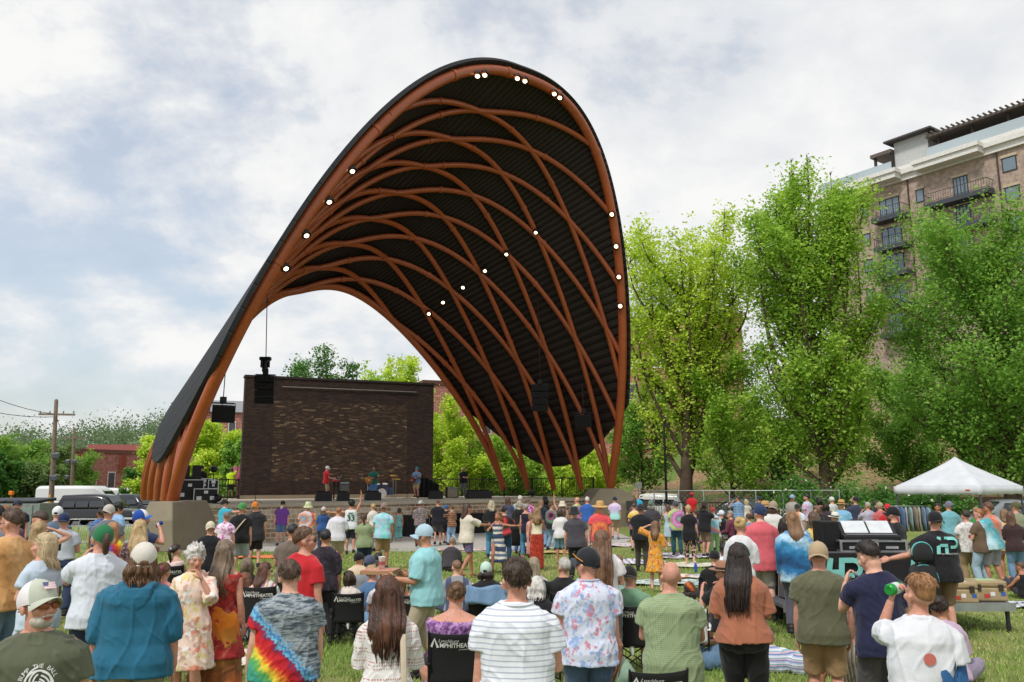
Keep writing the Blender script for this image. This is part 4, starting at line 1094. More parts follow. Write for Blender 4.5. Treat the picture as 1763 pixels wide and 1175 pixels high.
def hand(m, wr, fd, side, bend=.5, fingers=True, palm_n=None, k=1.):
 """five fingers and a thumb off the side of the palm; fd = direction of the forearm"""
 fd = Vector(fd).normalized()
 pn = Vector(palm_n if palm_n is not None else (-side, 0, 0)); pn = (pn - fd * pn.dot(fd))
 if pn.length < .05: pn = Vector((0, 1, .2)) - fd * fd.dot(Vector((0, 1, .2)))
 pn.normalize(); sd = fd.cross(pn) * 1.0          # across the palm
 if (sd.y + .5 * sd.z) < 0: sd = -sd
 w = Vector(wr)
 c = lambda a, b, n_: w + fd * a * k + sd * b * k + pn * n_ * k
 m.tube([c(-.01, 0, 0), c(.03, .0, 0), c(.075, .0, .004), c(.095, 0, .008)], [(.022 * k, .017 * k), (.034 * k, .017 * k), (.041 * k, .014 * k), (.038 * k, .012 * k)], 10, up=sd)
 if not fingers:
  m.tube([c(.09, 0, .01), c(.125, 0, .02 + .02 * bend), c(.15, 0, .03 + .06 * bend)], [(.036 * k, .011 * k), (.034 * k, .010 * k), (.026 * k, .008 * k)], 8, up=sd)
 else:
  for i, (b, L) in enumerate(((.029, .070), (.010, .080), (-.010, .074), (-.028, .058))):
   a0 = bend * (.8 + .12 * i); p = c(.092, b, .006); q = p; ang = a0 * .5
   pts = [p]
   for sgm in (.45, .32, .23):
    q = q + (fd * math.cos(ang) + pn * math.sin(ang)) * L * sgm * k; pts.append(q); ang += a0 * .9
   m.tube(pts, [.0088 * k, .0084 * k, .0078 * k, .0066 * k], 7)
 b0 = c(.028, .030, .006); b1 = c(.055, .056, .012 + .01 * bend); b2 = c(.088, .062 - .02 * bend, .018 + .028 * bend)
 m.tube([c(.015, .015, .0), b0, b1, b2], [.013 * k, .0125 * k, .0105 * k, .0078 * k], 7)
ARMS = {  # upper-arm and forearm direction in the torso frame, right side (+x); finger bend
 'down': ((.13, .02, -1), (.05, .2, -1), .5), 'loose': ((.2, -.03, -1), (.08, .3, -1), .6), 'front': ((.22, .12, -1), (-.62, .8, .12), .8),
 'fold': ((.24, .22, -1), (-.9, .45, .12), .5), 'hip': ((.75, -.22, -.85), (-.62, .35, -.7), .7), 'pocket': ((.34, -.16, -1), (-.12, .3, -1), .8),
 'phone': ((.28, .62, -.85), (-.36, .45, .9), 1.), 'drink': ((.5, .8, -.45), (-.62, .05, .85), 1.1), 'raise': ((.42, .35, .85), (.08, .05, 1), .3),
 'behind': ((1, .15, .42), (-.95, -.1, .45), .6), 'reach': ((.2, .85, -.5), (-.1, 1, -.05), .5), 'out': ((.7, .6, -.5), (.4, .9, -.05), .4),
 'side': ((1, .25, -.15), (.95, .3, .05), .4), 'knee': ((.2, .6, -.8), (-.15, .8, -.45), .5), 'prop': ((.35, -.55, -.9), (.12, -.25, -1), .1),
 'mouth': ((.26, .7, -.62), (-.5, .02, .95), .9), 'hold': ((.2, .25, -1), (-.12, 1, .1), .9), 'carry': ((.2, .2, -1), (.02, 1, .12), .25), 'lap': ((.22, .3, -1), (-.35, .9, -.25), .5),
 'guitarL': ((.35, .3, -.9), (.35, .75, .25), .9), 'guitarR': ((.4, -.1, -.9), (-.75, .7, -.05), .8), 'keys': ((.18, .35, -1), (-.1, 1, -.08), .5),
 'crossback': ((.2, -.1, -1), (-.7, -.1, -.7), .6), 'chin': ((.15, .55, -.8), (-.1, .25, 1), .9)}
LEGS = {  # hip height, knee, ankle (right), foot direction
 'stand': (.93, (.10, .015, .50), (.115, -.02, .085), (.18, 1, 0)), 'wide': (.91, (.16, .02, .49), (.22, -.02, .085), (.35, 1, 0)), 'close': (.93, (.075, .02, .50), (.075, -.02, .085), (.1, 1, 0)),
 'walk': (.91, None, None, (.1, 1, 0)), 'kneel': (.50, (.15, .10, .065), (.14, -.33, .06), (0, -1, -.25)), 'up': (.11, (.15, .42, .47), (.13, .66, .085), (.05, 1, 0)),
 'cross': (.11, (.36, .34, .17), (-.06, .38, .08), (-.8, .5, 0)), 'chair': (.46, (.13, .45, .49), (.15, .52, .09), (.1, 1, 0)), 'out': (.11, (.12, .46, .16), (.14, .86, .07), (.1, .6, .9)),
 'low': (.34, (.14, .44, .42), (.16, .60, .09), (.1, 1, 0)), 'squat': (.30, (.17, .36, .44), (.15, .18, .09), (.1, 1, 0))}
NPEOPLE = 0
SMALL = []                                        # sizes for a sanity print
def person(label, px, ytop, s, rot=0, sex='m', fat=1., legs='stand', arms=('down', 'down'), yaw=0, nod=0, lean=0, side=0, twist=0,
           hair=('short', '#4a3526'), hat=None, top=None, bottom=None, dress=None, shoes='#2b2b2e', tone='l', beard=None, glasses=None, face=False,
           hem=None, hx=None, extra=None, group=None, fixh=None, z0=None, depth=None, step=0., barearm=False):
 global NPEOPLE; NPEOPLE += 1; seed = NPEOPLE * 7 + 1
 r = ray(px, ytop); d = F / s; P = Vector((0, 0, CH)) + r * (depth / r.y if depth else d)
 X, Y = P.x, P.y; zt = P.z; g0 = gz(X, Y) + .004 if z0 is None else z0
 exh = {None: 0., 'cap': .015, 'straw': .05, 'bucket': .03, 'fedora': .05, 'beanie': .015, 'tall': .2}.get(hat[0] if hat else None, .01)
 if hair and not hat: exh += {'short': .015, 'long': .015, 'buzz': .004, 'curly': .03, 'wavy': .02}.get(hair[0], .015)
 hz0, kn, an, fdr = LEGS[legs if legs != 'stand' else 'walk']
 la = R(lean)
 can = hz0 + .794 * math.cos(la) * math.cos(R(side))
 k = (zt - exh - g0) / can if fixh is None else fixh / 1.75
 if not (.72 < k < 1.13): SMALL.append((label, round(k, 2)))
 rz = R(rot) - math.atan2(X, Y)
 e = empty('person', (X, Y, g0 if fixh is None or z0 is not None else zt - exh - can * k), rz); tag(e, label, 'person', group)
 jr = random.Random(seed)
 if not yaw: yaw = jr.uniform(-16, 16)
 if not twist and legs in ('stand', 'cross', 'chair'): twist = jr.uniform(-7, 7)
 if not side and legs == 'stand': side = jr.uniform(-2.2, 2.2)
 if not nod: nod = jr.uniform(-5, 7)
 if legs == 'stand': legs = 'walk'; step = step or jr.choice((-1, 1)) * (.015 if dress or (bottom and bottom[0] == 'skirt') else jr.uniform(.02, .09))
 tilt = jr.uniform(-4, 4)
 near = s > 140; vox = min(.021, max(.0085, 1.25 / (s * .58))) * (1. if s > 60 else 1.1)
 fem = sex == 'f'; child = k < .84 and legs == 'walk'
 wd = fat * (.93 if fem else 1.)
 sm = skin(tone)
 T = Matrix.Translation((0, 0, hz0)) @ Matrix.Rotation(-la, 4, 'X') @ Matrix.Rotation(R(side), 4, 'Y') @ Matrix.Rotation(R(twist), 4, 'Z')
 hs = 1.12 if child else 1.
 H = T @ Matrix.Translation((0, .014, .538)) @ Matrix.Rotation(R(yaw), 4, 'Z') @ Matrix.Rotation(R(tilt), 4, 'Y') @ Matrix.Rotation(-R(nod) + la * .7, 4, 'X') @ Matrix.Scale(hs, 4)
 fat = 1 + (fat - 1) * .75; shx = (.150 if fem else .170) * (.5 + .5 * fat) ; SH_ = lambda sd: Vector((shx * sd, -.005, .438))
 hipw = (1.06 if fem else 1.) * wd
 tor = [(-.115, .075, .07, 0, -.01), (-.085, .15 * hipw, .105 * fat, 0, -.015), (-.03, .172 * hipw, .122 * fat, 0, -.018), (.04, .168 * hipw, .118 * fat, 0, -.01),
           (.13, (.135 if fem else .152) * wd, .102 * fat * (fat ** .5), 0, .002), (.22, (.135 if fem else .158) * wd, .105 * fat, 0, .004), (.31, .155 * wd, .118 * fat, 0, .008), (.39, .168 * wd, .116 * fat, 0, .0),
           (.445, .165 * wd, .102 * fat, 0, -.006), (.49, .135 * (.6 + .4 * wd), .083, 0, -.008), (.525, .088, .068, 0, -.006), (.545, .062, .06, 0, -.004)]
 aj = {}
 for sd, nm in ((-1, arms[0]), (1, arms[1])):
  up, fo, bend = ARMS[nm] if isinstance(nm, str) else nm
  up = Vector((up[0] * sd, up[1], up[2])).normalized(); fo = Vector((fo[0] * sd, fo[1], fo[2])).normalized()
  S = SH_(sd);
  if up.z > .2: S = S + Vector((0, 0, .03))
  E = S + up * (.285 if not fem else .27); Wr = E + fo * (.245 if not fem else .23)
  aj[sd] = (S, E, Wr, fo, bend)
 lj = {}
 for sd in (-1, 1):
  if legs == 'walk':
   f = step * sd if step else .16 * sd
   K = Vector((.10 * sd, .10 + f * .45, .50)); A_ = Vector((.11 * sd, f * 1.15 - .02, .09 + (.05 if f < 0 else 0)))
  else:
   K = Vector((kn[0] * sd, kn[1], kn[2])); A_ = Vector((an[0] * sd, an[1], an[2]))
  lj[sd] = (Vector((.088 * hipw * sd, 0, hz0 - .02)), K, A_)
 n1 = 20 if near else 14
 m = M(T, k); m.loft(tor, n1)
 m.tube([(0, -.005, .49), (0, .012, .57), (0, .014, .61)], [.06 * (.7 + .3 * fat), .056 * (.7 + .3 * fat), .058], 12)
 for sd in (-1, 1):
  S, E, Wr, fo, _ = aj[sd]
  q = (.85 if fem else 1.) * (.55 + .45 * fat)
  m.tube([S + Vector((-.06 * sd, 0, .002)), S + Vector((-.018 * sd, 0, -.002)), S + Vector((.010 * sd, 0, -.03)), S.lerp(E, .35), S.lerp(E, .8), E, E.lerp(Wr, .3), E.lerp(Wr, .75), Wr], [.043 * q, .050 * q, .052 * q, .048 * q, .041 * q, .037 * q, .040 * q, .031 * q, .0255 * q], 10)
 m.tf = H
 m.ell((0, -.012, .158), (.077, .096, .094), n=18, m=12); m.ell((0, .022, .098), (.064, .072, .086), n=16, m=10)
 m.ell((0, .052, .046), (.042, .040, .032)); m.ell((0, .01, .06), (.057, .055, .05))
 if near or face:
  m.tube([(0, .088, .135), (0, .104, .108), (0, .116, .092), (0, .108, .083)], [.009, .011, .0145, .012], 8)
  m.ell((.014, .102, .086), (.010, .010, .008)); m.ell((-.014, .102, .086), (.010, .010, .008))
  m.tube([(-.045, .072, .142), (-.02, .09, .145), (.02, .09, .145), (.045, .072, .142)], .0115, 8)
  m.tube([(-.022, .086, .062), (0, .096, .063), (.022, .086, .062)], [.006, .0085, .006], 8); m.tube([(-.02, .084, .053), (0, .094, .052), (.02, .084, .053)], [.006, .009, .006], 8)
  for sd in (-1, 1): m.ell((.045 * sd, .062, .098), (.024, .026, .024))
 else: m.tube([(0, .088, .125), (0, .108, .09)], [.012, .018], 8)
 for sd in (-1, 1):
  m.ell((.079 * sd, -.008, .108), (.011, .022, .032), Matrix.Rotation(R(-12 * sd), 4, 'Z')); m.ell((.085 * sd, -.012, .118), (.007, .022, .020))
 m.tf = None
 bare = bottom is None or bottom[0] in ('shorts', 'skirt', 'skort') or dress
 for sd in (-1, 1):
  h_, K, A_ = lj[sd]; q = (.6 + .4 * fat)
  cal = K.lerp(A_, .28) + Vector((0, -.015 if legs in ('walk', 'wide', 'close') else 0, 0))
  m.tube([h_, h_.lerp(K, .3), h_.lerp(K, .75), K, cal, K.lerp(A_, .7), A_], [.09 * q * hipw, .083 * q, .062 * q, .054 * q, .055 * q, .040 * q, .034 * q], 12)
  f = Vector(fdr); f.x *= sd; f.normalize()
  if shoes is None:
   m.tube([A_ + Vector((0, 0, -.03)) - f * .03, A_ + f * .06 + Vector((0, 0, -.04)), A_ + f * .15 + Vector((0, 0, -.057))], [.034, .034, .024], 8)
 body = m.build('body', sm, e)
 hm = M(T, k)
 for sd in (-1, 1):
  S, E, Wr, fo, bend = aj[sd]; hand(hm, Wr, fo, sd, bend, s > 70)
 HV = np.concatenate(hm.v); HF = hm.f
 def post(me, HV=HV, HF=HF, H=H, k=k, tone=tone, fc=(near or face)):
  bmv = np.empty(len(me.vertices) * 3); me.vertices.foreach_get('co', bmv); n0 = len(me.vertices)
  V = np.concatenate([bmv.reshape(-1, 3), HV]); Fc = [tuple(p.vertices) for p in me.polygons] + [tuple(i + n0 for i in f) for f in HF]
  mats = list(me.materials)
  me.clear_geometry(); me.from_pydata(V.tolist(), [], Fc); me.polygons.foreach_set('use_smooth', [True] * len(me.polygons))
  if fc:
   me.materials.append(plain('lips', '#a8574d' if tone not in 'dk' else '#5a332c', .45))
   A = np.array((Matrix.Scale(k, 4) @ H).inverted()); C = np.empty(len(me.polygons) * 3); me.polygons.foreach_get('center', C); C = C.reshape(-1, 3) @ A[:3, :3].T + A[:3, 3]
   lip = (np.abs(C[:, 0]) < .023) & (C[:, 1] > .08) & (C[:, 1] < .115) & (np.abs(C[:, 2] - .0575) < .0095 * (1 - (C[:, 0] / .03) ** 2))
   me.polygons.foreach_set('material_index', lip.astype(np.int32))
 fuse(body, vox * (.85 if near else .9), 2 if near else 1, post)
 if face:
  for sd in (-1, 1):
   m = M(H, k); m.ell((.031 * sd, .0785, .122), .0115, n=12, m=8); o = m.build('eye', plain('eye_white', '#d9d2cb', .2), e)
   m = M(H, k); m.ell((.031 * sd, .087, .122), (.0052, .004, .0052), n=10, m=6); m.build('iris', plain('iris', '#3a2a20', .2), o)
   m = M(H, k); m.tube([(.013 * sd, .098, .144), (.033 * sd, .094, .149), (.05 * sd, .078, .145)], [.0035, .0045, .002], 6); m.build('eyebrow', hairmat(beard[1] if beard else (hair[1] if hair else '#6b5a4a')), e)
   m = M(H, k); m.tube([(.017 * sd, .092, .128), (.031 * sd, .0945, .1315), (.046 * sd, .083, .127)], [.004, .0045, .003], 6); m.build('eyelid', sm, e)
 if hair:
  kind = hair[0]; hmat = hairmat(*hair[1:3]); rg = np.random.default_rng(seed)
  th = {'buzz': .004, 'short': .009, 'curly': .03, 'afro': .05}.get(kind, .013)
  if hat: th = min(th, .003)
  m = M(H, k); nu, nv = (40, 26) if near else (26, 16)
  ph = np.linspace(0, 2 * math.pi, nu, endpoint=False); t_ = np.linspace(.04, 2.55, nv)
  Rg = []
  for t in t_[::-1]:
   D = np.stack([np.sin(t) * np.cos(ph), np.sin(t) * np.sin(ph), np.full(nu, math.cos(t))], -1)
   line = D[:, 2] - .75 * np.clip(D[:, 1], -1, 1) + (.02 if kind != 'bald' else -.6)
   if kind == 'bald': line = np.minimum(line, .35 - np.abs(D[:, 2] + .15)) - .0 + .0 * line; line = np.where(D[:, 1] > .25, -1, .22 - np.abs(D[:, 2] + .18))
   line = line + np.where(D[:, 1] > .3, .10, 0) * (1 if kind != 'fringe' else 2.2)
   f = np.clip((line + .10) / (.34 if kind in ('short', 'buzz', 'fade') else .16), 0, 1); f = f * f * (3 - 2 * f)
   nz_ = fbm(D * .1, (90, 90, 60) if kind in ('curly', 'afro', 'wavy') else (70, 70, 25), seed, 3)
   if kind == 'fade': th = .002 + .016 * sst(.15, .62, math.cos(t))
   rad = np.array((.077, .096, .094)) + th * (1 + (.0 if hat else .45) * nz_[:, None] + (.5 if kind == 'short' else 0) * np.clip(D[:, 2:3], 0, 1))
   Rg.append(np.array((0, -.012, .158)) + D * rad * (.84 + .16 * f)[:, None])
  m.rings(Rg)
  ho = m.build('hair', hmat, e)
  if near and kind in ('short', 'bun', 'pony', 'fade') and not hat:
   mm = M(H, k)
   for _ in range(520):
    D = rg.normal(size=3); D /= np.linalg.norm(D)
    if D[2] - .75 * D[1] < .12 or (kind == 'fade' and D[2] < .5): continue
    p0 = np.array((0, -.012, .158)) + D * (np.array((.077, .096, .094)) + (.016 if kind == 'fade' else th) * 1.15)
    fl = np.array((.5 * D[0] + .25 * rg.normal(), -.5 + .3 * rg.normal(), -.9 + .9 * D[2] * 0 + .2 * rg.normal())); fl -= D * (fl @ D); fl /= np.linalg.norm(fl) + 1e-6
    L_ = .022 + .02 * rg.random()
    mm.tube([p0 - D * .003, p0 + fl * L_ * .5 + D * .0035, p0 + fl * L_ - D * .001], [.0028, .0024, .0006], 4, round_=False)
   mm.build('hair_strands', hmat, ho)
  def curtain(L, w0=.088, w1=.10, dep=.05, yb=-.055, tip=.45, amp=.006, front=False, wave=0.):
   mm = M(H, k); n = 56 if near else 30; zz = np.linspace(.115 if hat else .20, .20 - L, 18 if near else 12); a = np.arange(n) * 2 * math.pi / n
   Rr = []
   for i, z in enumerate(zz):
    q = i / (len(zz) - 1)
    w = (w0 + (w1 - w0) * min(1, q * 2)) * (1 if q < .55 else 1 - (1 - tip) * ((q - .55) / .45) ** 1.6)
    if q < .12: w *= .55 + .45 * q / .12
    dp = dep * (1.15 if q < .5 else 1.15 - .6 * (q - .5) * 2); yc = yb - .012 * math.sin(q * 3) - .072 * sst(-.06, .10, -z)
    if q < .3: dp += .022 * (1 - q / .3) ; yc += .02 * (1 - q / .3)
    c, si = np.cos(a), np.sin(a)
    g = fbm(np.stack([a * 0 + c, si, a * 0 + z * .8], -1), (16, 16, 3), seed, 3) * amp * (.5 + q)
    wv = wave * np.sin(z * 48 + c * 2.5) * q
    x = c * (w + g) + wv * .6; y = yc + si * (dp + g) + wv
    Rr.append(np.stack([x, y, np.full(n, z)], -1))
   mm.rings(Rr); return mm.build('hair_length', hmat, ho)
  if kind == 'long': curtain(hair[3] if len(hair) > 3 else .42)
  elif kind == 'wavy': curtain(hair[3] if len(hair) > 3 else .45, w0=.094, w1=.125, amp=.012, wave=.010)
  elif kind == 'bob': curtain(hair[3] if len(hair) > 3 else .27, w0=.096, w1=.104, dep=.075, yb=-.03, tip=.85, amp=.005)
  elif kind == 'mop': curtain(.20, w0=.094, w1=.11, dep=.07, yb=-.035, tip=.8, amp=.016)
  elif kind == 'pony':
   L = hair[3] if len(hair) > 3 else .28
   mm = M(H, k); mm.tube([(0, -.095, .165), (0, -.14, .16), (0, -.15, .09), (.01, -.135, .02), (.0, -.12, .14 - L)], [.022, .028, .032, .028, .008], 12, sub=4); mm.build('ponytail', hmat, ho)
   if len(hair) > 4: mm = M(H, k); mm.tube([(0, -.098, .166), (0, -.118, .166)], .036, 12); mm.build('hair_tie', cloth('plain', hair[4]), ho)
  elif kind == 'braid':
   L = .30; mm = M(H, k)
   for i in range(9): mm.ell((.012 * (-1) ** i, -.112 + .004 * i, .14 - L * i / 9), (.02, .018, .024))
   mm.build('braid', hmat, ho); curtain(.36, amp=.012)
  elif kind == 'bun':
   mm = M(H, k); mm.ell((0, -.10, .20), (.042, .036, .038), n=16, m=10); mm.build('bun', hmat, ho)
  if near and kind in ('long', 'wavy', 'mop', 'bob'):
   L = {'mop': .2, 'bob': .27}.get(kind, hair[3] if len(hair) > 3 else .42); mm = M(H, k)
   for _ in range(70):
    a = rg.uniform(-.1, math.pi + .1) + math.pi; z1 = .16 - L * rg.uniform(.75, 1.04); w = .098
    p = [(.085 * math.cos(a), -.02 + .085 * math.sin(a), .16), ((w + .012) * math.cos(a), -.03 + .082 * math.sin(a), .04), ((w + .006) * math.cos(a) + rg.normal() * .008, -.05 - .072 * sst(-.06, .1, -.5 * (.04 + z1)) + .06 * math.sin(a), .5 * (.04 + z1)), (w * .75 * math.cos(a) + rg.normal() * .015, -.06 - .072 * sst(-.06, .1, -z1) + .04 * math.sin(a) + rg.normal() * .006, z1)]
    mm.tube(p, [.004, .006, .006, .0012], 4, sub=4)
   mm.build('hair_strands', hmat, ho)
 if beard:
  m = M(H, k); m.ell((0, .032, .048), (.060, .061, .046), n=18, m=10); m.tube([(-.028, .092, .066), (0, .104, .073), (.028, .092, .066)], [.006, .009, .006], 6)
  if beard[0] == 'long': m.tube([(0, .07, .03), (0, .075, -.03), (0, .07, -.08)], [.05, .045, .02], 10)
  m.build('beard', hairmat(beard[1]), e)
 if hat:
  hk = hat[0]; H0 = H; H = H @ Matrix.Translation((0, 0, .157)) @ Matrix.Rotation(R(10 if hk == 'cap' and 'back' not in hat else -4 if hk == 'cap' else 3), 4, 'X') @ Matrix.Translation((0, 0, -.157)); hc = hat[1] if not isinstance(hat[1], str) else cloth('plain', hat[1])
  if hk in ('cap', 'beanie'):
   m = M(H, k); a = np.linspace(.02, 1.86, 11)[::-1]
   m.lathe([(math.sin(t), math.cos(t) * .108 + .157) for t in a], (0, -.010, 0), 28, .0905, .1105)
   o = m.build('cap' if hk == 'cap' else 'beanie', hc, e)
   m = M(H, k); m.ell((0, -.008, .266), (.008, .008, .005)); m.build('button', hc, o)
   if hk == 'cap':
    fl = -1 if 'back' in hat else 1
    m = M(H, k); nb = 16; V = []
    for lay in (0, 1):
     for j in range(5):
      for i in range(nb + 1):
       t = (-68 + 136 * i / nb); q = j / 4; a = R(t)
       rx, ry = .087 + .008 * q, .102 + (.068 * q) * math.cos(a) ** .6
       V.append((math.sin(a) * rx, (-.008 + math.cos(a) * ry) * 1, .146 - .012 * q - .035 * abs(math.sin(a)) ** 2 * (.4 + q) - .004 * lay))
    V = [(x, fl * y - (.016 if fl < 0 else 0), z + .0) for x, y, z in V]
    Fc = []; n = nb + 1
    for lay in (0, 1):
     b = lay * 5 * n
     for j in range(4):
      for i in range(nb): Fc.append((b + j * n + i, b + j * n + i + 1, b + (j + 1) * n + i + 1, b + (j + 1) * n + i))
    for i in range(nb): Fc.append((4 * n + i, 4 * n + i + 1, 9 * n + i + 1, 9 * n + i))
    m.add(V, Fc); bc = hat[2] if len(hat) > 2 and hat[2] not in ('back', None) else None
    m.build('brim', cloth('plain', bc) if isinstance(bc, str) else (bc or hc), o)
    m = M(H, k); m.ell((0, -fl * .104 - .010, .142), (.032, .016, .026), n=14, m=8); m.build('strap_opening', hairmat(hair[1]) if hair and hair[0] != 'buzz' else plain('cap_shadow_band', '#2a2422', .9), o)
    m = M(H, k); pts = [(math.sin(t) * .090, -fl * math.cos(t) * .110 - .010, .122) for t in np.linspace(-.5, .5, 7)]
    m.tube(pts, .007, 8); m.build('strap', hc, o)
    if len(hat) > 3 and hat[3]:           # front panel of another colour
     m = M(H, k); a = np.linspace(.05, 1.80, 9); V = []; nn = 13
     for t in a:
      for i in range(nn):
       p = R(-62 + 124 * i / (nn - 1)); V.append((math.sin(t) * math.sin(p) * .0925, -.010 + fl * math.sin(t) * math.cos(p) * .1125, math.cos(t) * .1095 + .1575))
     m.add(V, [(j * nn + i, j * nn + i + 1, (j + 1) * nn + i + 1, (j + 1) * nn + i) for j in range(8) for i in range(nn - 1)]); m.build('front_panel', cloth('plain', hat[3]), o)
  else:
   m = M(H, k)
   if hk == 'straw': pr = [(.02, .285), (.055, .283), (.08, .268), (.088, .225), (.094, .175), (.125, .168), (.165, .160), (.20, .158), (.202, .152), (.165, .152), (.12, .158), (.09, .166)]
   elif hk == 'fedora': pr = [(.02, .268), (.05, .283), (.07, .275), (.084, .225), (.093, .172), (.12, .166), (.155, .170), (.165, .176), (.166, .170), (.15, .162), (.092, .162)]
   elif hk == 'bucket': pr = [(.02, .27), (.06, .268), (.085, .255), (.096, .20), (.1, .165), (.125, .130), (.15, .098), (.148, .095), (.12, .125), (.095, .158)]
   else: pr = [(.02, .42), (.06, .43), (.09, .36), (.08, .26), (.1, .18), (.15, .15), (.152, .145), (.095, .155)]
   m.lathe(pr, (0, -.008, 0), 32, 1., 1.13)
   for V in m.v: V[:, 2] += 0
   o = m.build('hat', hc, e)
   if len(hat) > 2 and hat[2]:
    m = M(H, k); m.lathe([(.0945, .176), (.0955, .19), (.091, .205)], (0, -.008, 0), 32, 1.005, 1.135); m.build('hat_band', cloth('plain', hat[2]), o)
 if hat: H = H0
 if glasses:
  lens = plain('lens_' + glasses, '#0c0c0e' if glasses == 'black' else glasses, .08); m = M(H, k)
  zg = .268 if 'onhat' in (extra or ()) else .124
  for sd in (-1, 1): m.ell((.033 * sd, .104, zg - .004), (.027, .006, .019), Matrix.Rotation(R(-18 * sd), 4, 'Z'), n=16, m=8)
  o = m.build('sunglasses', lens, e); m = M(H, k); m.tube([(-.012, .108, zg + .004), (.012, .108, zg + .004)], .0028, 6)
  for sd in (-1, 1): m.tube([(.056 * sd, .096, zg + .006), (.083 * sd, .04, zg + .008), (.086 * sd, -.02, zg)], .0026, 6)
  m.build('glasses_frame', plain('frame_brown', '#4a3a30', .3, .5), o)
 cvox = vox * 1.0; camp = .0085 if near else .007
 if legs in ('up', 'cross', 'out', 'chair', 'low'): low_hem = -.05
 else: low_hem = -.115
 surf = {}
 if top:
  mt, sl = top[0], top[1]; hm_ = hem if hem is not None else low_hem; off = top[2] if len(top) > 2 else .022
  m = M(T, k); tr = []
  zs = [q[0] for q in tor]
  def ti(z):
   j = max(1, min(len(tor) - 1, int(np.searchsorted(zs, z)))); a, b = tor[j - 1], tor[j]; t = min(1, max(0, (z - a[0]) / (b[0] - a[0]))); return [a[i] + (b[i] - a[i]) * t for i in range(5)]
  ztop = {'tank': .49, 'tube': .37, 'cami': .44}.get(sl, .535)
  lev = [z for z in (-.30, -.24, -.18, -.115, -.07, -.02, .04, .1, .16, .22, .28, .34, .39, .43, .46, .49, .515) if hm_ + .02 < z < ztop - .015]
  for z in [hm_] + lev + [ztop]:
   q = ti(max(z, -.05)); fl = max(0, (.12 - z)) * (.10 if not fem else .06)
   wmin = .150 * wd if z < .12 and off > .018 and not fem else 0
   o_ = (off if z < .40 else max(.016, off - (off - .016) * (z - .40) * 8)) + (0 if z < .12 or fem else .012 * math.sin(min(1, (z - .12) / .2) * math.pi))
   tr.append((z, max(q[1], wmin) + o_ + fl, max(q[2], .115 * fat if z < .15 else 0) * 1. + o_ * 1.0 + fl * .5, 0, q[4] + (.006 if z > .2 else 0)))
  m.loft(tr, 28 if near else 18); surf['tr'] = tr
  if ztop > .5: m.tube([(.080 * math.cos(a), -.006 + .070 * math.sin(a), .520 - .012 * math.sin(a)) for a in np.linspace(0, 2 * math.pi, 21)], .0135, 8, round_=False)
  if sl not in ('tank', 'tube', 'cami'):
   fr = {'short': .62, 'half': .92, 'roll': 1.18, 'long': 1.92, 'cap': .35}[sl]
   for sd in (-1, 1):
    S, E, Wr, fo, _ = aj[sd]; q = (.85 if fem else 1.) * (.55 + .45 * fat); lo = .017 + off * .35
    path = [S + Vector((-.08 * sd, 0, .002)), S + Vector((-.024 * sd, 0, -.002)), S + Vector((.010 * sd, 0, -.03))]; rad = [.041 * q + .014, .050 * q + .012, .052 * q + .010 + lo * .3]
    if fr <= 1: path += [S.lerp(E, fr * .55), S.lerp(E, fr)]; rad += [.053 * q + lo, .050 * q + lo * 1.25]
    else:
     path += [S.lerp(E, .5), E, E.lerp(Wr, (fr - 1) * .5), E.lerp(Wr, fr - 1)]; rad += [.050 * q + lo, .044 * q + lo * .9, .042 * q + lo * .8, (.033 if fr > 1.5 else .038) * q + lo * .6]
    m.tube(path, rad, 12, round_=False)
  o = m.build('shirt' if sl not in ('tank', 'tube', 'cami') else 'top', mt, e); fuse(o, cvox, 2 if near else 1, None, camp * (1.3 if off > .02 else .7), seed)
  surf['shirt'] = o
  if sl in ('cami', 'tank'):
   m = M(T, k)
   for sd in (-1, 1): m.tube([(.075 * sd, .095 * fat, .40), (.085 * sd, .06, .485), (.085 * sd, -.02, .505), (.075 * sd, -.085, .45), (.07 * sd, -.11 * fat, .38)], (.009 if sl == 'cami' else .018), 8, sub=3)
   m.build('strap', mt, e)
 if dress:
  mt, length, flare = dress[:3]; slv = dress[3] if len(dress) > 3 else None
  m = M(T, k); tr = []
  zt_ = .45 if slv is None else .535
  zs = [q[0] for q in tor]
  for z in sorted({-length, -length * .75, -length * .5, -length * .25, -.05}) + [0, .08, .15, .22, .3, .38, .43, zt_]:
   if z < -.01: q = ti_d(tor, -.03); dz = max(0, -.08 - z); w_ = q[1] + .012 + flare * dz; d_ = q[2] + .012 + flare * dz * .9
   else: q = ti_d(tor, z); w_ = q[1] + .016; d_ = q[2] + .016
   tr.append((z, w_, d_, 0, q[4]))
  m.loft(tr, 36 if near else 20); surf['tr'] = tr
  if slv:
   fr = {'short': .62, 'half': 1., 'flow': 1.2}[slv]
   for sd in (-1, 1):
    S, E, Wr, fo, _ = aj[sd]; wv = .05 if slv == 'flow' else .012
    m.tube([S + Vector((-.07 * sd, 0, 0)), S, S.lerp(E, min(fr, 1) * .6), S.lerp(E, min(fr, 1))], [.06, .066, .064 + wv * .5, .06 + wv], 12, round_=False)
  o = m.build('dress', mt, e); fuse(o, cvox, 3, None, camp * 1.6, seed)
  if slv is None:
   m = M(T, k)
   for sd in (-1, 1): m.tube([(.07 * sd, .10 * fat, .40), (.08 * sd, .06, .487), (.08 * sd, -.02, .505), (.06 * sd, -.09, .44), (.055 * sd, -.10 * fat, .40)], .008, 8, sub=3)
   m.build('strap', mt, e)
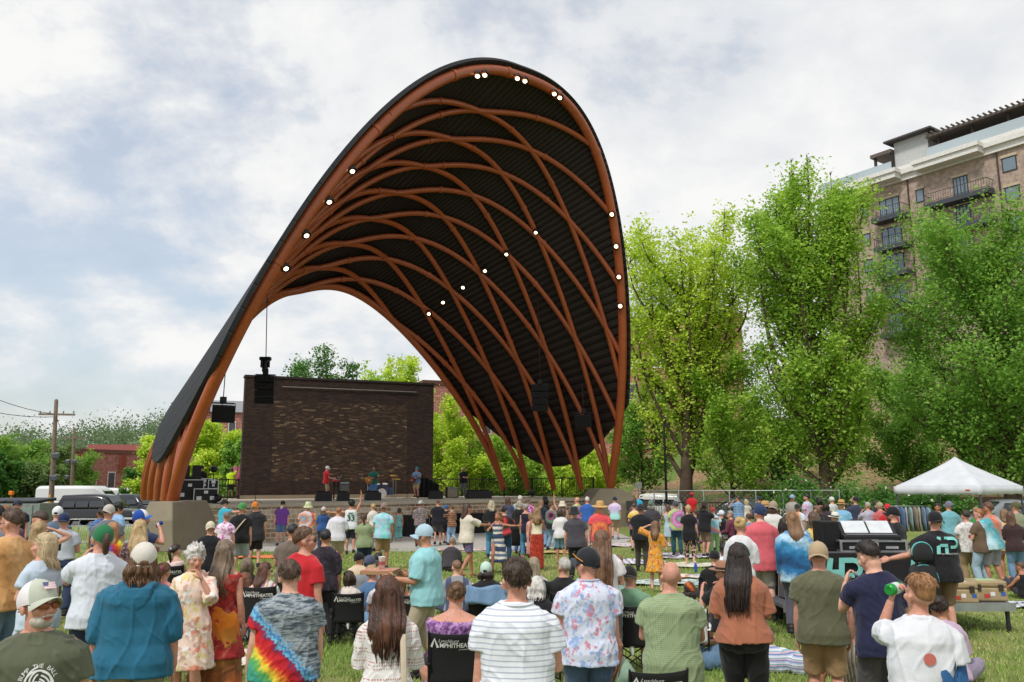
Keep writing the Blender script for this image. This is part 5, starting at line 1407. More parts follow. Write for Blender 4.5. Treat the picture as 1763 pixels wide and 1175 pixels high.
 if bottom:
  kind, mt = bottom[0], bottom[1]; lg = bottom[2] if len(bottom) > 2 else None
  if kind in ('skirt',):
   m = M(T, k); L = lg or .8; fl = bottom[3] if len(bottom) > 3 else .05
   tr = []
   for z in (-L, -L * .8, -L * .6, -L * .4, -.12, -.03, .05, .11, .14):
    q = ti_d(tor, max(z, -.03)); dz = max(0, -.05 - z); tr.append((z, q[1] + .014 + fl * dz, q[2] + .012 + fl * dz, 0, q[4]))
   m.loft(tr, 30 if near else 18); o = m.build('skirt', mt, e); fuse(o, cvox, 3, None, camp * 1.5, seed + 3)
  else:
   m = M(T, k); m.loft([(z, ti_d(tor, z)[1] + .013, ti_d(tor, z)[2] + .014, 0, ti_d(tor, z)[4]) for z in (-.112, -.085, -.03, .04, .10)], 20)
   m.tf = None
   wl = bottom[3] if len(bottom) > 3 else (1.15 if kind == 'shorts' else 1.)
   for sd in (-1, 1):
    h_, K, A_ = lj[sd]; q = (.6 + .4 * fat); f = lg if lg else (.95 if kind == 'shorts' else 1.9)
    pth = [h_ + Vector((0, 0, .03)), h_.lerp(K, .3), h_.lerp(K, .65)]; rad = [.094 * q * hipw + .006, .088 * q + .012, .072 * q + .018 * wl]
    if f <= 1: pth += [h_.lerp(K, f)]; rad += [.066 * q + .024 * wl]
    else: pth += [K, K.lerp(A_, .35), K.lerp(A_, .7), K.lerp(A_, min(f - 1, 1.) + .04)]; rad += [.060 * q + .016 * wl, .058 * q + .017 * wl, .046 * q + .024 * wl, .042 * q + .024 * wl]
    if f < 1: pth = pth[:2] + [h_.lerp(K, f * .7), h_.lerp(K, f)] if f < .66 else pth
    m.tube(pth, rad, 14, round_=False)
   o = m.build('shorts' if kind == 'shorts' else 'trousers', mt, e); fuse(o, cvox, 3 if near else 2, None, camp * 1.1, seed + 9)
 if shoes:
  for sd in (-1, 1):
   h_, K, A_ = lj[sd]; f = Vector(fdr); f.x *= sd; f.normalize(); dn = Vector((0, 0, -1)) if abs(f.z) < .5 else Vector((0, .3, -.6))
   b = A_ + dn * .045
   m = M(None, k); m.tube([b - f * .055, b + f * .02, b + f * .10, b + f * .165], [(.037, .036), (.04, .036), (.043, .030), (.032, .022)], 12, up=(1, 0, 0)); m.tube([A_ + dn * .03, A_ - dn * .025], [.042, .044], 10, round_=False)
   m.build('shoe', plain('shoe_' + shoes.strip('#'), shoes, .7), e)
 return dict(e=e, T=T, H=H, k=k, tr=surf.get('tr'), aj=aj, lj=lj, rz=rz, g0=g0)
def ti_d(tor, z):
 zs = [q[0] for q in tor]; j = max(1, min(len(tor) - 1, int(np.searchsorted(zs, z)))); a, b = tor[j - 1], tor[j]; t = min(1, max(0, (z - a[0]) / (b[0] - a[0])))
 return [a[i] + (b[i] - a[i]) * t for i in range(5)]
def on_back(p, side=-1, lift=.02):
 """maps flat drawing (x to the right as seen, y up from the hip) onto the shirt; side -1 back, +1 chest"""
 tr = p['tr']; zs = [q[0] for q in tr]; T = p['T']; k = p['k']
 def f(x, y):
  z = min(max(y, zs[0]), zs[-1]); j = max(1, min(len(tr) - 1, int(np.searchsorted(zs, z)))); a, b = tr[j - 1], tr[j]; t = (z - a[0]) / (b[0] - a[0])
  hw, hd, cy = a[1] + (b[1] - a[1]) * t, a[2] + (b[2] - a[2]) * t, a[4] + (b[4] - a[4]) * t
  xx = x if side < 0 else -x
  q = max(0, 1 - abs(xx / hw) ** 2.4) ** (1 / 2.4)
  return list((T @ Vector((xx, cy + side * (hd * q + lift), z))) * k)
 return f
def print_on(p, name, V, Fc, x, y, mat, side=-1, rot=0., lift=.02):
 f = on_back(p, side, lift); c, s_ = math.cos(R(rot)), math.sin(R(rot))
 return decal(name, V, Fc, lambda a, b: f(x + a * c - b * s_, y + a * s_ + b * c), mat, p['e'])
def wpos(p, loc):                                # local canonical point -> world
 return Matrix.Translation(p['e'].location) @ Matrix.Rotation(p['rz'], 4, 'Z') @ (Vector(loc) * p['k'])
def wdir(p, d): return Matrix.Rotation(p['rz'], 3, 'Z') @ Vector(d)
def hand_at(p, sd, along=.08, off=(0, 0, 0)):
 S, E, Wr, fo, b = p['aj'][sd]; return wpos(p, p['T'] @ (Wr + fo * along + Vector(off)))
def disc(r, n=24, cx=0, cy=0, sx=1, sy=1):
 return [(cx, cy)] + [(cx + r * sx * math.cos(i * 2 * math.pi / n), cy + r * sy * math.sin(i * 2 * math.pi / n)) for i in range(n)], [(0, i + 1, (i + 1) % n + 1) for i in range(n)]
def stroke(pts, w):                              # flat ribbon along a polyline
 P = [Vector((a, b)) for a, b in pts]; V = []; Fc = []
 for i in range(len(P)):
  d = (P[min(i + 1, len(P) - 1)] - P[max(i - 1, 0)]).normalized(); n = Vector((-d.y, d.x)) * w / 2; V += [tuple(P[i] + n), tuple(P[i] - n)]
 for i in range(len(P) - 1): Fc.append((2 * i, 2 * i + 1, 2 * i + 3, 2 * i + 2))
 return V, Fc
def arc(cx, cy, r, a0, a1, n=16, sy=1.): return [(cx + r * math.cos(R(a0 + (a1 - a0) * i / n)), cy + r * sy * math.sin(R(a0 + (a1 - a0) * i / n))) for i in range(n + 1)]
def thing(o, label, cat, group=None): return tag(o, label, cat, group)
M_GRILL = plain('speaker_grille', '#141416', .8, bump=.5, bsc=160)
def hanging(label, px, py, d, w, h, n, top_px, rz=0, group='loudspeakers hanging under the canopy', tilt=0):
 c = at(px, py, d); e = empty('hanging_speaker', c, rz); tag(e, label, 'loudspeaker', group)
 for i in range(n):
  m = M(Matrix.Translation((0, .03 * i * i * .3, -h * (i + .5) / n)) @ Matrix.Rotation(R(tilt + 3 * i), 4, 'X')); hh = h / n * .94
  m.prism([(-w / 2, -.28), (w / 2, -.28), (w / 2 * .82, .3), (-w / 2 * .82, .3)], -hh / 2, hh / 2); o = m.build('cabinet', M_BLK2, e, False, .015)
  m = M(Matrix.Translation((0, .03 * i * i * .3, -h * (i + .5) / n)) @ Matrix.Rotation(R(tilt + 3 * i), 4, 'X')); m.box((0, -.29, 0), (w * .93, .03, hh * .86)); m.build('grille', M_GRILL, o, False)
 m = M(); m.beam((-w / 2, 0, .06), (w / 2, 0, .06), .05, .06); m.beam((0, -.25, .06), (0, .25, .06), .05, .06); m.box((0, 0, .2), (.24, .24, .26))
 m.tube([(w / 2 + .03, 0, .08), (w / 2 + .05, .05, -h * .4)], .015, 6); m.tube([(-w / 2 - .03, 0, .08), (-w / 2 - .05, .05, -h * .4)], .015, 6); m.build('rigging', M_BLACK, e, False)
 t = at(top_px[0], top_px[1], d) - c
 q = Matrix.Rotation(-rz, 3, 'Z') @ t; m = M(); m.tube([(0, 0, .3), q], .02, 6, round_=False); m.build('cable', plain('cable_red', '#4a2a2a', .6), e)
 return e
hanging('tall black line array hung in front of the backdrop left end', 457, 648, 38, .85, 1.25, 4, (460, 508), R(12))
hanging('wide black angled loudspeaker hung beside the left canopy leg', 384, 697, 36, .95, .78, 1, (388, 640), R(30), tilt=8)
hanging('tall black line array hung among the right canopy ribs', 930, 664, 46, .9, 1.4, 4, (926, 520), R(-8))
hanging('small black loudspeaker hung near the right canopy legs', 1005, 714, 46.5, .9, .72, 1, (1002, 660), R(-14), tilt=8)
def mover(label, px, py, d):
 c = at(px, py, d); e = empty('moving_light', c); tag(e, label, 'stage light')
 m = M(); m.box((0, 0, 0), (.5, .28, .16)); m.build('base', M_BLACK, e, False, .03)
 m = M(); m.box((-.17, 0, -.22), (.05, .16, .36)); m.box((.17, 0, -.22), (.05, .16, .36)); m.build('yoke', M_BLACK, e, False)
 m = M(); m.tube([(0, 0, -.12), (0, 0, -.55)], [.12, .14], 14); m.build('head', M_BLK2, e)
mover('black moving head stage light hanging above the left line array', 457, 618, 38)
def on_stage(px, d): p = at(px, 850, d); return Vector((p.x, d, STZ))
def wedge(label, px, d, rz, w=.62):
 p = on_stage(px, d); e = empty('floor_monitor', p, rz); tag(e, label, 'stage monitor', 'wedge monitors along the stage front')
 m = M(Matrix.Rotation(R(90), 4, 'Z') @ Matrix.Rotation(R(90), 4, 'X')); m.prism([(-.24, 0), (.28, 0), (.28, .16), (-.05, .4), (-.24, .4)], -w / 2, w / 2); m.build('cabinet', M_BLK2, e, False, .015)
 m = M(); m.beam((-w * .45, .14, .3), (w * .45, .14, .3), .02, .34); m.build('grille', M_GRILL, e, False)
SD = R(22)
wedge('black wedge monitor at the foot of the keyboard player', 557, 41, SD, .75); wedge('black wedge monitor in front of the guitarist in green', 642, 42.5, SD, .75)
wedge('black wedge monitor near the bass player on stage right', 750, 46, SD, .7); wedge('black wedge monitor before the man standing at far stage right', 815, 46.5, SD, .75)
wedge('low black box monitor beside the far right wedge', 834, 46.8, SD, .7); wedge('low black box monitor next to the grey speaker cabinet', 591, 41.4, SD, .55)
def amp(label, px, d, w, h, col):
 p = on_stage(px, d); e = empty('guitar_amp', p, SD); tag(e, label, 'amplifier')
 m = M(); m.box((0, 0, h / 2), (w, .35, h)); m.build('cabinet', M_BLACK, e, False, .02)
 m = M(); m.box((0, -.18, h * .44), (w * .92, .02, h * .76)); m.build('grille_cloth', plain('grille_cloth' + col, '#' + col, .9, bump=.4, bsc=120), e, False)
 m = M(); m.box((0, -.18, h * .91), (w * .92, .02, h * .1)); m.build('control_panel', plain('panel', '#8d8d8d', .4, .5), e, False)
amp('tall grey fronted speaker cabinet beside the keyboard player', 592, 44, .5, .95, '6d6a66'); amp('silver fronted combo amplifier behind the man at far stage right', 778, 50, .7, .62, '8d8578')
def micstand(label, px, d, h=1.5, boom=(.3, .2)):
 p = on_stage(px, d); e = empty('microphone_stand', p, random.random()); tag(e, label, 'mic stand', 'microphone stands on the stage')
 m = M(); m.tube([(0, 0, .02), (0, 0, h)], .012, 6)
 for a in (0, 2.1, 4.2): m.tube([(0, 0, .12), (.3 * math.cos(a), .3 * math.sin(a), .01)], .01, 5)
 m.tube([(-.1, -.06, h - .08), (boom[0], boom[1], h + .08)], .009, 6); m.build('stand', M_BLACK, e)
 m = M(); m.tube([(boom[0], boom[1], h + .08), (boom[0] + .1, boom[1] + .06, h + .09)], [.015, .024], 8); m.build('microphone', plain('mic_grey', '#4d4d50', .4, .5), e)
micstand('microphone stand at the left end of the stage front', 440, 37.5, 1.1); micstand('microphone stand before the guitarist', 628, 43.5); micstand('microphone stand before the bass player', 702, 46); micstand('microphone stand behind the far right wedge', 788, 48); micstand('microphone stand beside the keyboard', 585, 44.6)
def drums():
 p = on_stage(656, 48.5); e = empty('drum_kit', p, SD); tag(e, 'small drum kit with brass cymbals behind the guitarist', 'drum kit')
 sh = plain('drum_shell', '#4a5a78', .35); hd = plain('drum_head', '#d8d4cc', .5); br = plain('cymbal_brass', '#b58f45', .3, .8)
 def drum(c, r, h, rot=None):
  m = M(Matrix.Translation(c) @ (rot or Matrix.Identity(4))); m.lathe([(r, -h / 2), (r, h / 2)], n=22); m.lathe([(r * 1.03, -h / 2), (r * 1.03, -h / 2 + .03)], n=22); o = m.build('drum', sh, e)
  m = M(Matrix.Translation(c) @ (rot or Matrix.Identity(4)))
  for s in (-1, 1): V, Fc = disc(r * .99, 22); m.add([(x, y, s * h / 2) for x, y in V], Fc)
  m.build('drum_head', hd, o, False)
 drum((0, 0, .29), .28, .4, Matrix.Rotation(R(90), 4, 'X')); drum((-.22, .02, .72), .16, .22, Matrix.Rotation(R(20), 4, 'X')); drum((.22, .02, .72), .16, .22, Matrix.Rotation(R(20), 4, 'X')); drum((-.55, .35, .58), .18, .16); drum((.62, .4, .4), .22, .4)
 for c, r in (((-.75, .1, 1.15), .22), ((.7, .05, 1.3), .25), ((-.45, .0, 1.35), .22), ((.95, .4, 1.1), .27)):
  m = M(Matrix.Translation(c) @ Matrix.Rotation(R(14), 4, 'X')); m.lathe([(.0, .03), (.04, .02), (r, 0), (r, -.006), (0, .02)], n=22); m.build('cymbal', br, e)
  m = M(); m.tube([(c[0], c[1], 0), c], .012, 6)
  for a in (0, 2.1, 4.2): m.tube([(c[0], c[1], .2), (c[0] + .22 * math.cos(a), c[1] + .22 * math.sin(a), .01)], .01, 5)
  m.build('cymbal_stand', M_GALV, e)
drums()
def keyboard():
 p = on_stage(578, 45.2); e = empty('stage_keyboard', p, R(-75)); tag(e, 'red stage keyboard on a black stand with a laptop on top', 'keyboard')
 m = M(); m.box((0, 0, .98), (1.15, .34, .1)); m.build('keyboard', plain('keyboard_red', '#b3202a', .35), e, False, .02)
 m = M(); m.box((0, -.08, 1.035), (1.0, .15, .015)); m.build('keys', plain('key_white', '#d9d7d0', .3), e, False)
 m = M()
 for s in (-1, 1): m.beam((-.4 * s, -.1, 0), (.4 * s, -.1, .93), .04, .04); m.beam((-.4 * s, .12, 0), (.4 * s, .12, .93), .04, .04)
 m.box((0, 0, .72), (.95, .3, .06)); m.build('stand', M_BLACK, e, False)
 m = M(); m.box((.2, .1, 1.06), (.34, .24, .02)); m.box((.2, .22, 1.18), (.34, .015, .23), Matrix.Rotation(R(-15), 4, 'X')); o = m.build('laptop', plain('laptop_grey', '#9a9da0', .4, .6), smooth=False)
 o.location = p; o.rotation_euler = (0, 0, R(-75)); tag(o, 'grey laptop open on top of the red keyboard', 'laptop')
keyboard()
p = on_stage(733, 50.5); m = M()
def drape(u, v):
 return (p.x - .55 + 1.3 * u + .02 * math.sin(u * 40), p.y + .08 * math.sin(u * 30) , STZ + .02 + 1.5 * v * (1 - .5 * u))
m.grid(drape, 40, 6); o = m.build('drape', plain('drape_black', '#121214', .95)); sm_ = o.modifiers.new('thick', 'SOLIDIFY'); sm_.thickness = .02; tag(o, 'black cloth draped over gear behind the bass player', 'drape')
M_CASE = plain('case_black', '#1a1a1c', .6, bump=.15, bsc=60); M_EDGE = plain('case_edge', '#b4b7ba', .35, .8)
def road_case(label, loc, size, rz=SD, group='road cases at the left stage end', rack=False):
 e = empty('road_case', loc, rz); tag(e, label, 'road case', group); x, y, z = size
 m = M(); m.box((0, 0, z / 2), size); m.build('case', M_CASE, e, False, .015)
 m = M(); t = .035
 for sx in (-1, 1):
  for sy in (-1, 1): m.box((sx * (x / 2), sy * (y / 2), z / 2), (t, t, z + .012))
 for sz in (0, z):
  for sy in (-1, 1): m.box((0, sy * (y / 2), sz), (x - t, t, t))
  for sx in (-1, 1): m.box((sx * (x / 2), 0, sz), (t, y - t, t))
 m.build('edging', M_EDGE, e, False)
 for sx in ((-.28, .28) if x > .7 else (0,)):
  m = M(); m.box((sx * x, -y / 2 - .008, z * .38), (min(.2, x * .25), .012, min(.16, z * .25))); m.build('handle_plate', plain('plate_grey', '#c4c6c8', .35, .6), e, False)
 m = M(); m.box((0, -y / 2 - .008, z * .78), (.16, .012, .12)); m.build('latch', plain('plate_grey', '#c4c6c8', .35, .6), e, False)
 return e
def st(px, d, z=0): p = on_stage(px, d); p.z += z; return p
road_case('long black case nearest the left canopy leg', st(326, 36.6), (1.1, .8, 1.0)); road_case('black road case with silver edges at the stage corner', st(354, 36.5), (.95, .75, .62))
road_case('smaller silver edged case stacked on the corner road case', st(350, 36.9, .63), (.62, .5, .42)); road_case('small rack case stacked beside the laptop at stage left', st(366, 37.0, .63), (.4, .5, .36))
e = empty('lighting_console', st(326, 36.6, 1.0), SD); tag(e, 'dark mixing desk and upright screens on the long black case', 'mixing desk')
m = M(); m.box((0, 0, .08), (.9, .5, .14)); m.build('desk', M_BLK2, e, False, .02)
for q in (-.2, .25): m = M(); m.box((q, .2, .38), (.36, .05, .5), Matrix.Rotation(R(-10), 4, 'X')); m.build('screen', M_BLACK, e, False)
def stagelight(label, px, d, z):
 e = empty('stage_light', st(px, d, z), R(200)); tag(e, label, 'stage light', 'small stage lights at stage left')
 m = M(Matrix.Rotation(R(75), 4, 'X')); m.lathe([(0, -.2), (.12, -.18), (.17, .05), (.15, .05), (.1, .0), (0, 0)], n=16); m.build('can', M_BLACK, e)
 m = M(); m.tube([(-.2, 0, 0), (-.2, 0, -.22), (.2, 0, -.22), (.2, 0, 0)], .015, 6); m.build('bracket', M_BLACK, e)
 m = M(); m.tube([(0, 0, -.22), (0, 0, -z)], .02, 6); m.build('stand', M_BLACK, e)
stagelight('black stage light on a stand behind the road cases', 366, 39, 1.5); stagelight('round black light sitting at the stage edge by the road case', 376, 36.3, .24); stagelight('small black light on the stage floor near the canopy right legs', 915, 49.5, .26)
def sub(label, px, py, d, w, h):
 p = onz(px, py, .03); e = empty('subwoofer', (p.x, p.y, .03), R(38)); tag(e, label, 'subwoofer', 'black subwoofers below the stage front')
 m = M(); m.box((0, 0, h / 2), (w, .8, h)); m.build('cabinet', M_BLK2, e, False, .02)
 m = M(); m.box((0, -.41, h / 2), (w * .92, .02, h * .9)); m.build('grille', M_GRILL, e, False)
sub('black subwoofer below the stage behind the patterned jacket', 712, 923, 38, 1.2, .95); sub('black subwoofer below the stage right of the plaid shirt', 812, 918, 40, 1.3, .95); sub('black subwoofer below the stage between the black shirt and plaid shirt', 760, 921, 39, .8, .95)
def tent():
 A_, B2 = Vector((13.9, 31.2, 0)), Vector((15.7, 28.7, 0)); d = (B2 - A_); L = d.length; n = Vector((-d.y, d.x, 0)).normalized() * L
 c = A_ + d / 2 + n / 2; rz = math.atan2(d.y, d.x); e = empty('canopy_tent', (c.x, c.y, .2), rz); tag(e, 'white pop up canopy tent over clothes at the right', 'tent')
 h = L / 2; ez = 1.98; pk = 3.05
 t = NT('tent_fabric', .7); n_ = t.noise(t.coord(), 2, 4); t.color(t.ramp(n_, [(.3, '#bfc3c9'), (.7, '#d0d3d7')])); t.b.inputs['Subsurface Weight'].default_value = .0; t.bump(n_, .3, .05)
 def roof(u, v):
  x, y = (u * 2 - 1), (v * 2 - 1); r = max(abs(x), abs(y)); z = pk - (pk - ez) * (r ** .86) - .05 * math.sin(math.pi * r) * (1 - min(abs(x), abs(y)) / (r + 1e-6)); return (x * h, y * h, z)
 m = M(); m.grid(roof, 24, 24); o = m.build('roof', t.m, e); q = o.modifiers.new('t', 'SOLIDIFY'); q.thickness = .01
 m = M()
 for i in range(4):
  a = [(-h, -h), (h, -h), (h, h), (-h, h)][i]; b = [(h, -h), (h, h), (-h, h), (-h, -h)][i]
  m.grid(lambda u, v: (a[0] + (b[0] - a[0]) * u, a[1] + (b[1] - a[1]) * u, ez - .27 * v + .012 * math.sin(u * 25) * v), 24, 2)
 o = m.build('valance', t.m, e); q = o.modifiers.new('t', 'SOLIDIFY'); q.thickness = .008
 for sx in (-1, 1):
  for sy in (-1, 1): m = M(); m.beam((sx * (h - .06), sy * (h - .06), -.1), (sx * (h - .06), sy * (h - .06), ez), .05, .05); m.build('leg', plain('tent_leg', '#5d6066', .4, .6), e, False)
 m = M(); m.ell((h * .72, -h - .015, ez - .12), (.09, .008, .03)); m.build('emblem', plain('emblem_red', '#c4552f', .6), e)
tent()
def clothes_rack():
 p = at(1568, 890, 30.5); e = empty('clothes_rack', (p.x, 30.5, .2), R(10)); tag(e, 'clothes rack hung with faded blue and pastel garments under the tent', 'clothes rack')
 m = M(); m.tube([(-.8, 0, 0), (-.8, 0, 1.3), (.8, 0, 1.3), (.8, 0, 0)], .018, 8); m.tube([(-.8, -.25, .03), (-.8, .25, .03)], .018, 8); m.tube([(.8, -.25, .03), (.8, .25, .03)], .018, 8); m.build('frame', M_GALV, e)
 cs = ['#5d7f9d', '#7d97a8', '#4f6f93', '#9a94a0', '#7f9a98', '#8a7a70', '#a09a88', '#6a83a5', '#8398b0']
 for i in range(9):
  x = -.68 + .17 * i; m = M(Matrix.Translation((x, 0, 1.27)) @ Matrix.Rotation(R(60 + 9 * (i % 3)), 4, 'Z')); m.loft([(-.85, .26, .035), (-.5, .24, .04), (-.2, .24, .045), (-.06, .2, .04), (0, .06, .02)], 14); m.build('garment', cloth('plain', cs[i]), e)
clothes_rack()
MINT = plain('mint_print', '#7cc4bf', .7); WHITE = plain('white_print', '#e4e4e4', .7)
FZ = .42
def hp_logo(): # two letters in one stroke style
 V = []; Fc = []
 def ad(pts, w):
  v, f = stroke(pts, w); n = len(V); V.extend(v); Fc.extend([tuple(i + n for i in q) for q in f])
 ad([(-.30, .36), (-.42, -.36)], .15); ad([(-.34, .0), (.0, .0)], .13); ad([(.0, .36), (-.06, -.36)], .15)
 ad([(.0, .30), (.28, .30)] + arc(.28, .11, .19, 90, -90, 12) + [(.12, -.08)], .13)
 return V, Fc
def foh():
 e = empty('stage_deck', (6.15, 15.2, 0)); tag(e, 'low grey stage deck on metal legs carrying the mixing position', 'platform')
 m = M(); m.box((0, 0, FZ - .05), (3.7, 2.5, .05)); m.build('deck_top', plain('deck_grey', '#55565a', .7), e, False)
 m = M(); m.box((0, -1.262, FZ - .07), (3.7, .02, .13)); m.build('deck_edge', M_GALV, e, False)
 for sx in (-1.75, 0, 1.75):
  for sy in (-1.18, 1.18): m = M(); m.tube([(sx, sy, -.08), (sx, sy, FZ - .07)], .035, 8); m.build('leg', plain('leg_dark', '#3b3d41', .5, .5), e)
 e = empty('folding_table', (5.75, 14.5, FZ)); tag(e, 'long table carrying the mixing console', 'table')
 m = M(); m.box((0, 0, .71), (2.3, .75, .04)); m.build('tabletop', plain('table_grey', '#6d6d6d', .6), e, False)
 for sx in (-1., 1.): m = M(); m.tube([(sx, 0, 0), (sx, 0, .69)], .02, 8); m.build('leg', M_BLACK, e)
 e = empty('tablecloth', (5.75, 14.5, FZ)); tag(e, 'black stretched tablecloth with mint letters HP and white words Hit Play', 'tablecloth')
 def cl(u, v):
  a = (u * 4) % 4; s = int(a) % 4; f = a - int(a); hw, hd = 1.19, .41
  p, q = [((-hw, -hd), (hw, -hd)), ((hw, -hd), (hw, hd)), ((hw, hd), (-hw, hd)), ((-hw, hd), (-hw, -hd))][s]
  fl = 1 + .03 * (1 - v); pinch = .04 * math.sin(f * math.pi) * math.sin(v * math.pi)
  return ((p[0] + (q[0] - p[0]) * f) * fl, (p[1] + (q[1] - p[1]) * f) * fl + (pinch if s == 0 else 0), .76 * v + .004)
 m = M(); m.grid(cl, 64, 8); m.grid(lambda u, v: (-1.19 + 2.38 * u, -.41 + .82 * v, .765), 8, 4); m.build('cloth', cloth('plain', '#211e22', bump=.2), e)
 V, Fc = hp_logo(); decal('emblem', V, Fc, lambda x, y: (-.42 + x * .62, -.437 - .012 * (1 - abs(y)), .47 + y * .62), MINT, e)
 V, Fc = hp_logo(); decal('emblem', V, Fc, lambda x, y: (.86 + x * .42, -.437, .5 + y * .42), MINT, e)
 V, Fc = text_mesh('Hit Play', .17); decal('lettering', V, Fc, lambda x, y: (-.25 + x, -.444, .15 + y), WHITE, e)
 z = FZ + .772
 road_case('flat silver flight case under the mixing console', (5.98, 14.6, z), (1.05, .6, .17), R(-4), 'flight cases at the mixing position')
 e = empty('mixing_console', (6.0, 14.6, z + .18), R(-8)); tag(e, 'black mixing console with two pale tilted screens on a flight case', 'mixing console')
 m = M(Matrix.Rotation(R(90), 4, 'Z') @ Matrix.Rotation(R(90), 4, 'X')); m.prism([(-.3, 0), (.3, 0), (.3, .26), (.2, .28), (-.1, .09), (-.3, .07)], -.45, .45); m.build('body', M_BLK2, e, False, .01)
 for q, w in ((-.2, .38), (.2, .36)): m = M(); m.box((q, .05, .20), (w, .34, .012), Matrix.Rotation(R(33), 4, 'X')); m.build('screen', plain('screen_pale', '#c9cdd0', .15), e, False)
 m = M(); m.box((0, -.2, .09), (.8, .1, .015))
 m.build('fader_panel', plain('fader_grey', '#7d7d80', .5), e, False)
 m = M(); m.grid(lambda u, v: (4.85 + .3 * u, 14.2 + .2 * v, z + .004 * math.sin(u * 3)), 4, 3); o = m.build('paper_sheet', plain('paper', '#c9c9c6', .8)); tag(o, 'sheet of paper lying on the black tablecloth', 'paper')
 e = empty('rack_screen', (5.35, 14.75, z)); tag(e, 'black rack unit standing at the left end of the console', 'rack unit')
 m = M(); m.box((0, 0, .24), (.3, .45, .48)); m.build('case', M_CASE, e, False, .015); m = M(); m.box((0, -.23, .26), (.22, .01, .36)); m.build('front_panel', M_BLACK, e, False)
 tan = plain('case_tan', '#a28e6c', .6)
 for i, (x, y, lb) in enumerate(((7.2, 14.2, 'tan hard case with stickers at the left on the deck edge'), (7.78, 14.4, 'tan hard case with stickers at the right end of the deck'))):
  e = empty('hard_case', (x, y, FZ - .02), R(-8)); tag(e, lb, 'hard case', 'tan hard cases on the deck')
  m = M(); m.box((0, 0, .11), (.55, .42, .22)); m.build('base', tan, e, False, .03); m = M(); m.box((0, 0, .275), (.55, .42, .1)); m.build('lid', tan, e, False, .03)
  for q in (-.17, .17): m = M(); m.box((q, -.215, .22), (.07, .03, .1)); m.build('latch', plain('latch_dark', '#3a352c', .6), e, False)
  for j, (q, c_, w) in enumerate(((-.05, '#b8443c', .09), (.04, '#d9d9d9', .07), (-.2, '#e0c23a', .05), (.2, '#3c5fa8', .07))): m = M(); m.box((q, -.2125, .09 + .03 * (j % 2)), (w, .004, .06)); m.build('sticker', plain('sticker_' + c_[1:], c_, .6), e, False)
  m = M(); m.box((.0, 0, .327), (.3, .22, .004)); m.build('sticker', plain('sticker_green' if i else 'sticker_pale', '#9fc28c' if i else '#c9c4b4', .6), e, False)
foh()
def seat_chair():
 p = at(1571, 960, 12.9); e = empty('swivel_chair', (p.x, 12.9, .0), R(12)); tag(e, 'black high backed seat with teal piping beside the mixing console', 'chair')
 bk = plain('seat_black', '#232326', .7, bump=.3, bsc=60); te = plain('piping_teal', '#5fb7b9', .5)
 m = M(); m.tube([(0, 0, .55), (0, -.02, .62)], [(.24, .25), (.25, .26)], 20); m.build('seat', bk, e)
 def pad(z0, z1, w, th, y, nm):
  m = M(); m.loft([(z0, w * .85, th * .6, 0, y), (z0 + .04, w, th, 0, y), ((z0 + z1) / 2, w * 1.02, th, 0, y + .01), (z1 - .05, w * .9, th, 0, y + .03), (z1, w * .6, th * .5, 0, y + .035)], 22); o = m.build(nm, bk, e)
  m = M(); P = [(math.cos(a) * w * 1.0, y - .0, (z0 + z1) / 2 + math.sin(a) * (z1 - z0) * .49) for a in np.linspace(0, 2 * math.pi, 33)]; m.tube(P, .011, 6, round_=False); m.build('piping', te, o)
 pad(.66, 1.13, .24, .07, -.22, 'backrest'); pad(1.17, 1.45, .17, .06, -.22, 'headrest')
 m = M(); m.tube([(0, 0, .08), (0, 0, .56)], .035, 10)
 for i in range(5): a = i * 1.2566; m.tube([(0, 0, .1), (.32 * math.cos(a), .32 * math.sin(a), .05)], [.03, .02], 8)
 m.build('pedestal', M_BLACK, e)
seat_chair()
M_CANVAS = cloth('plain', '#161618', bump=.3)
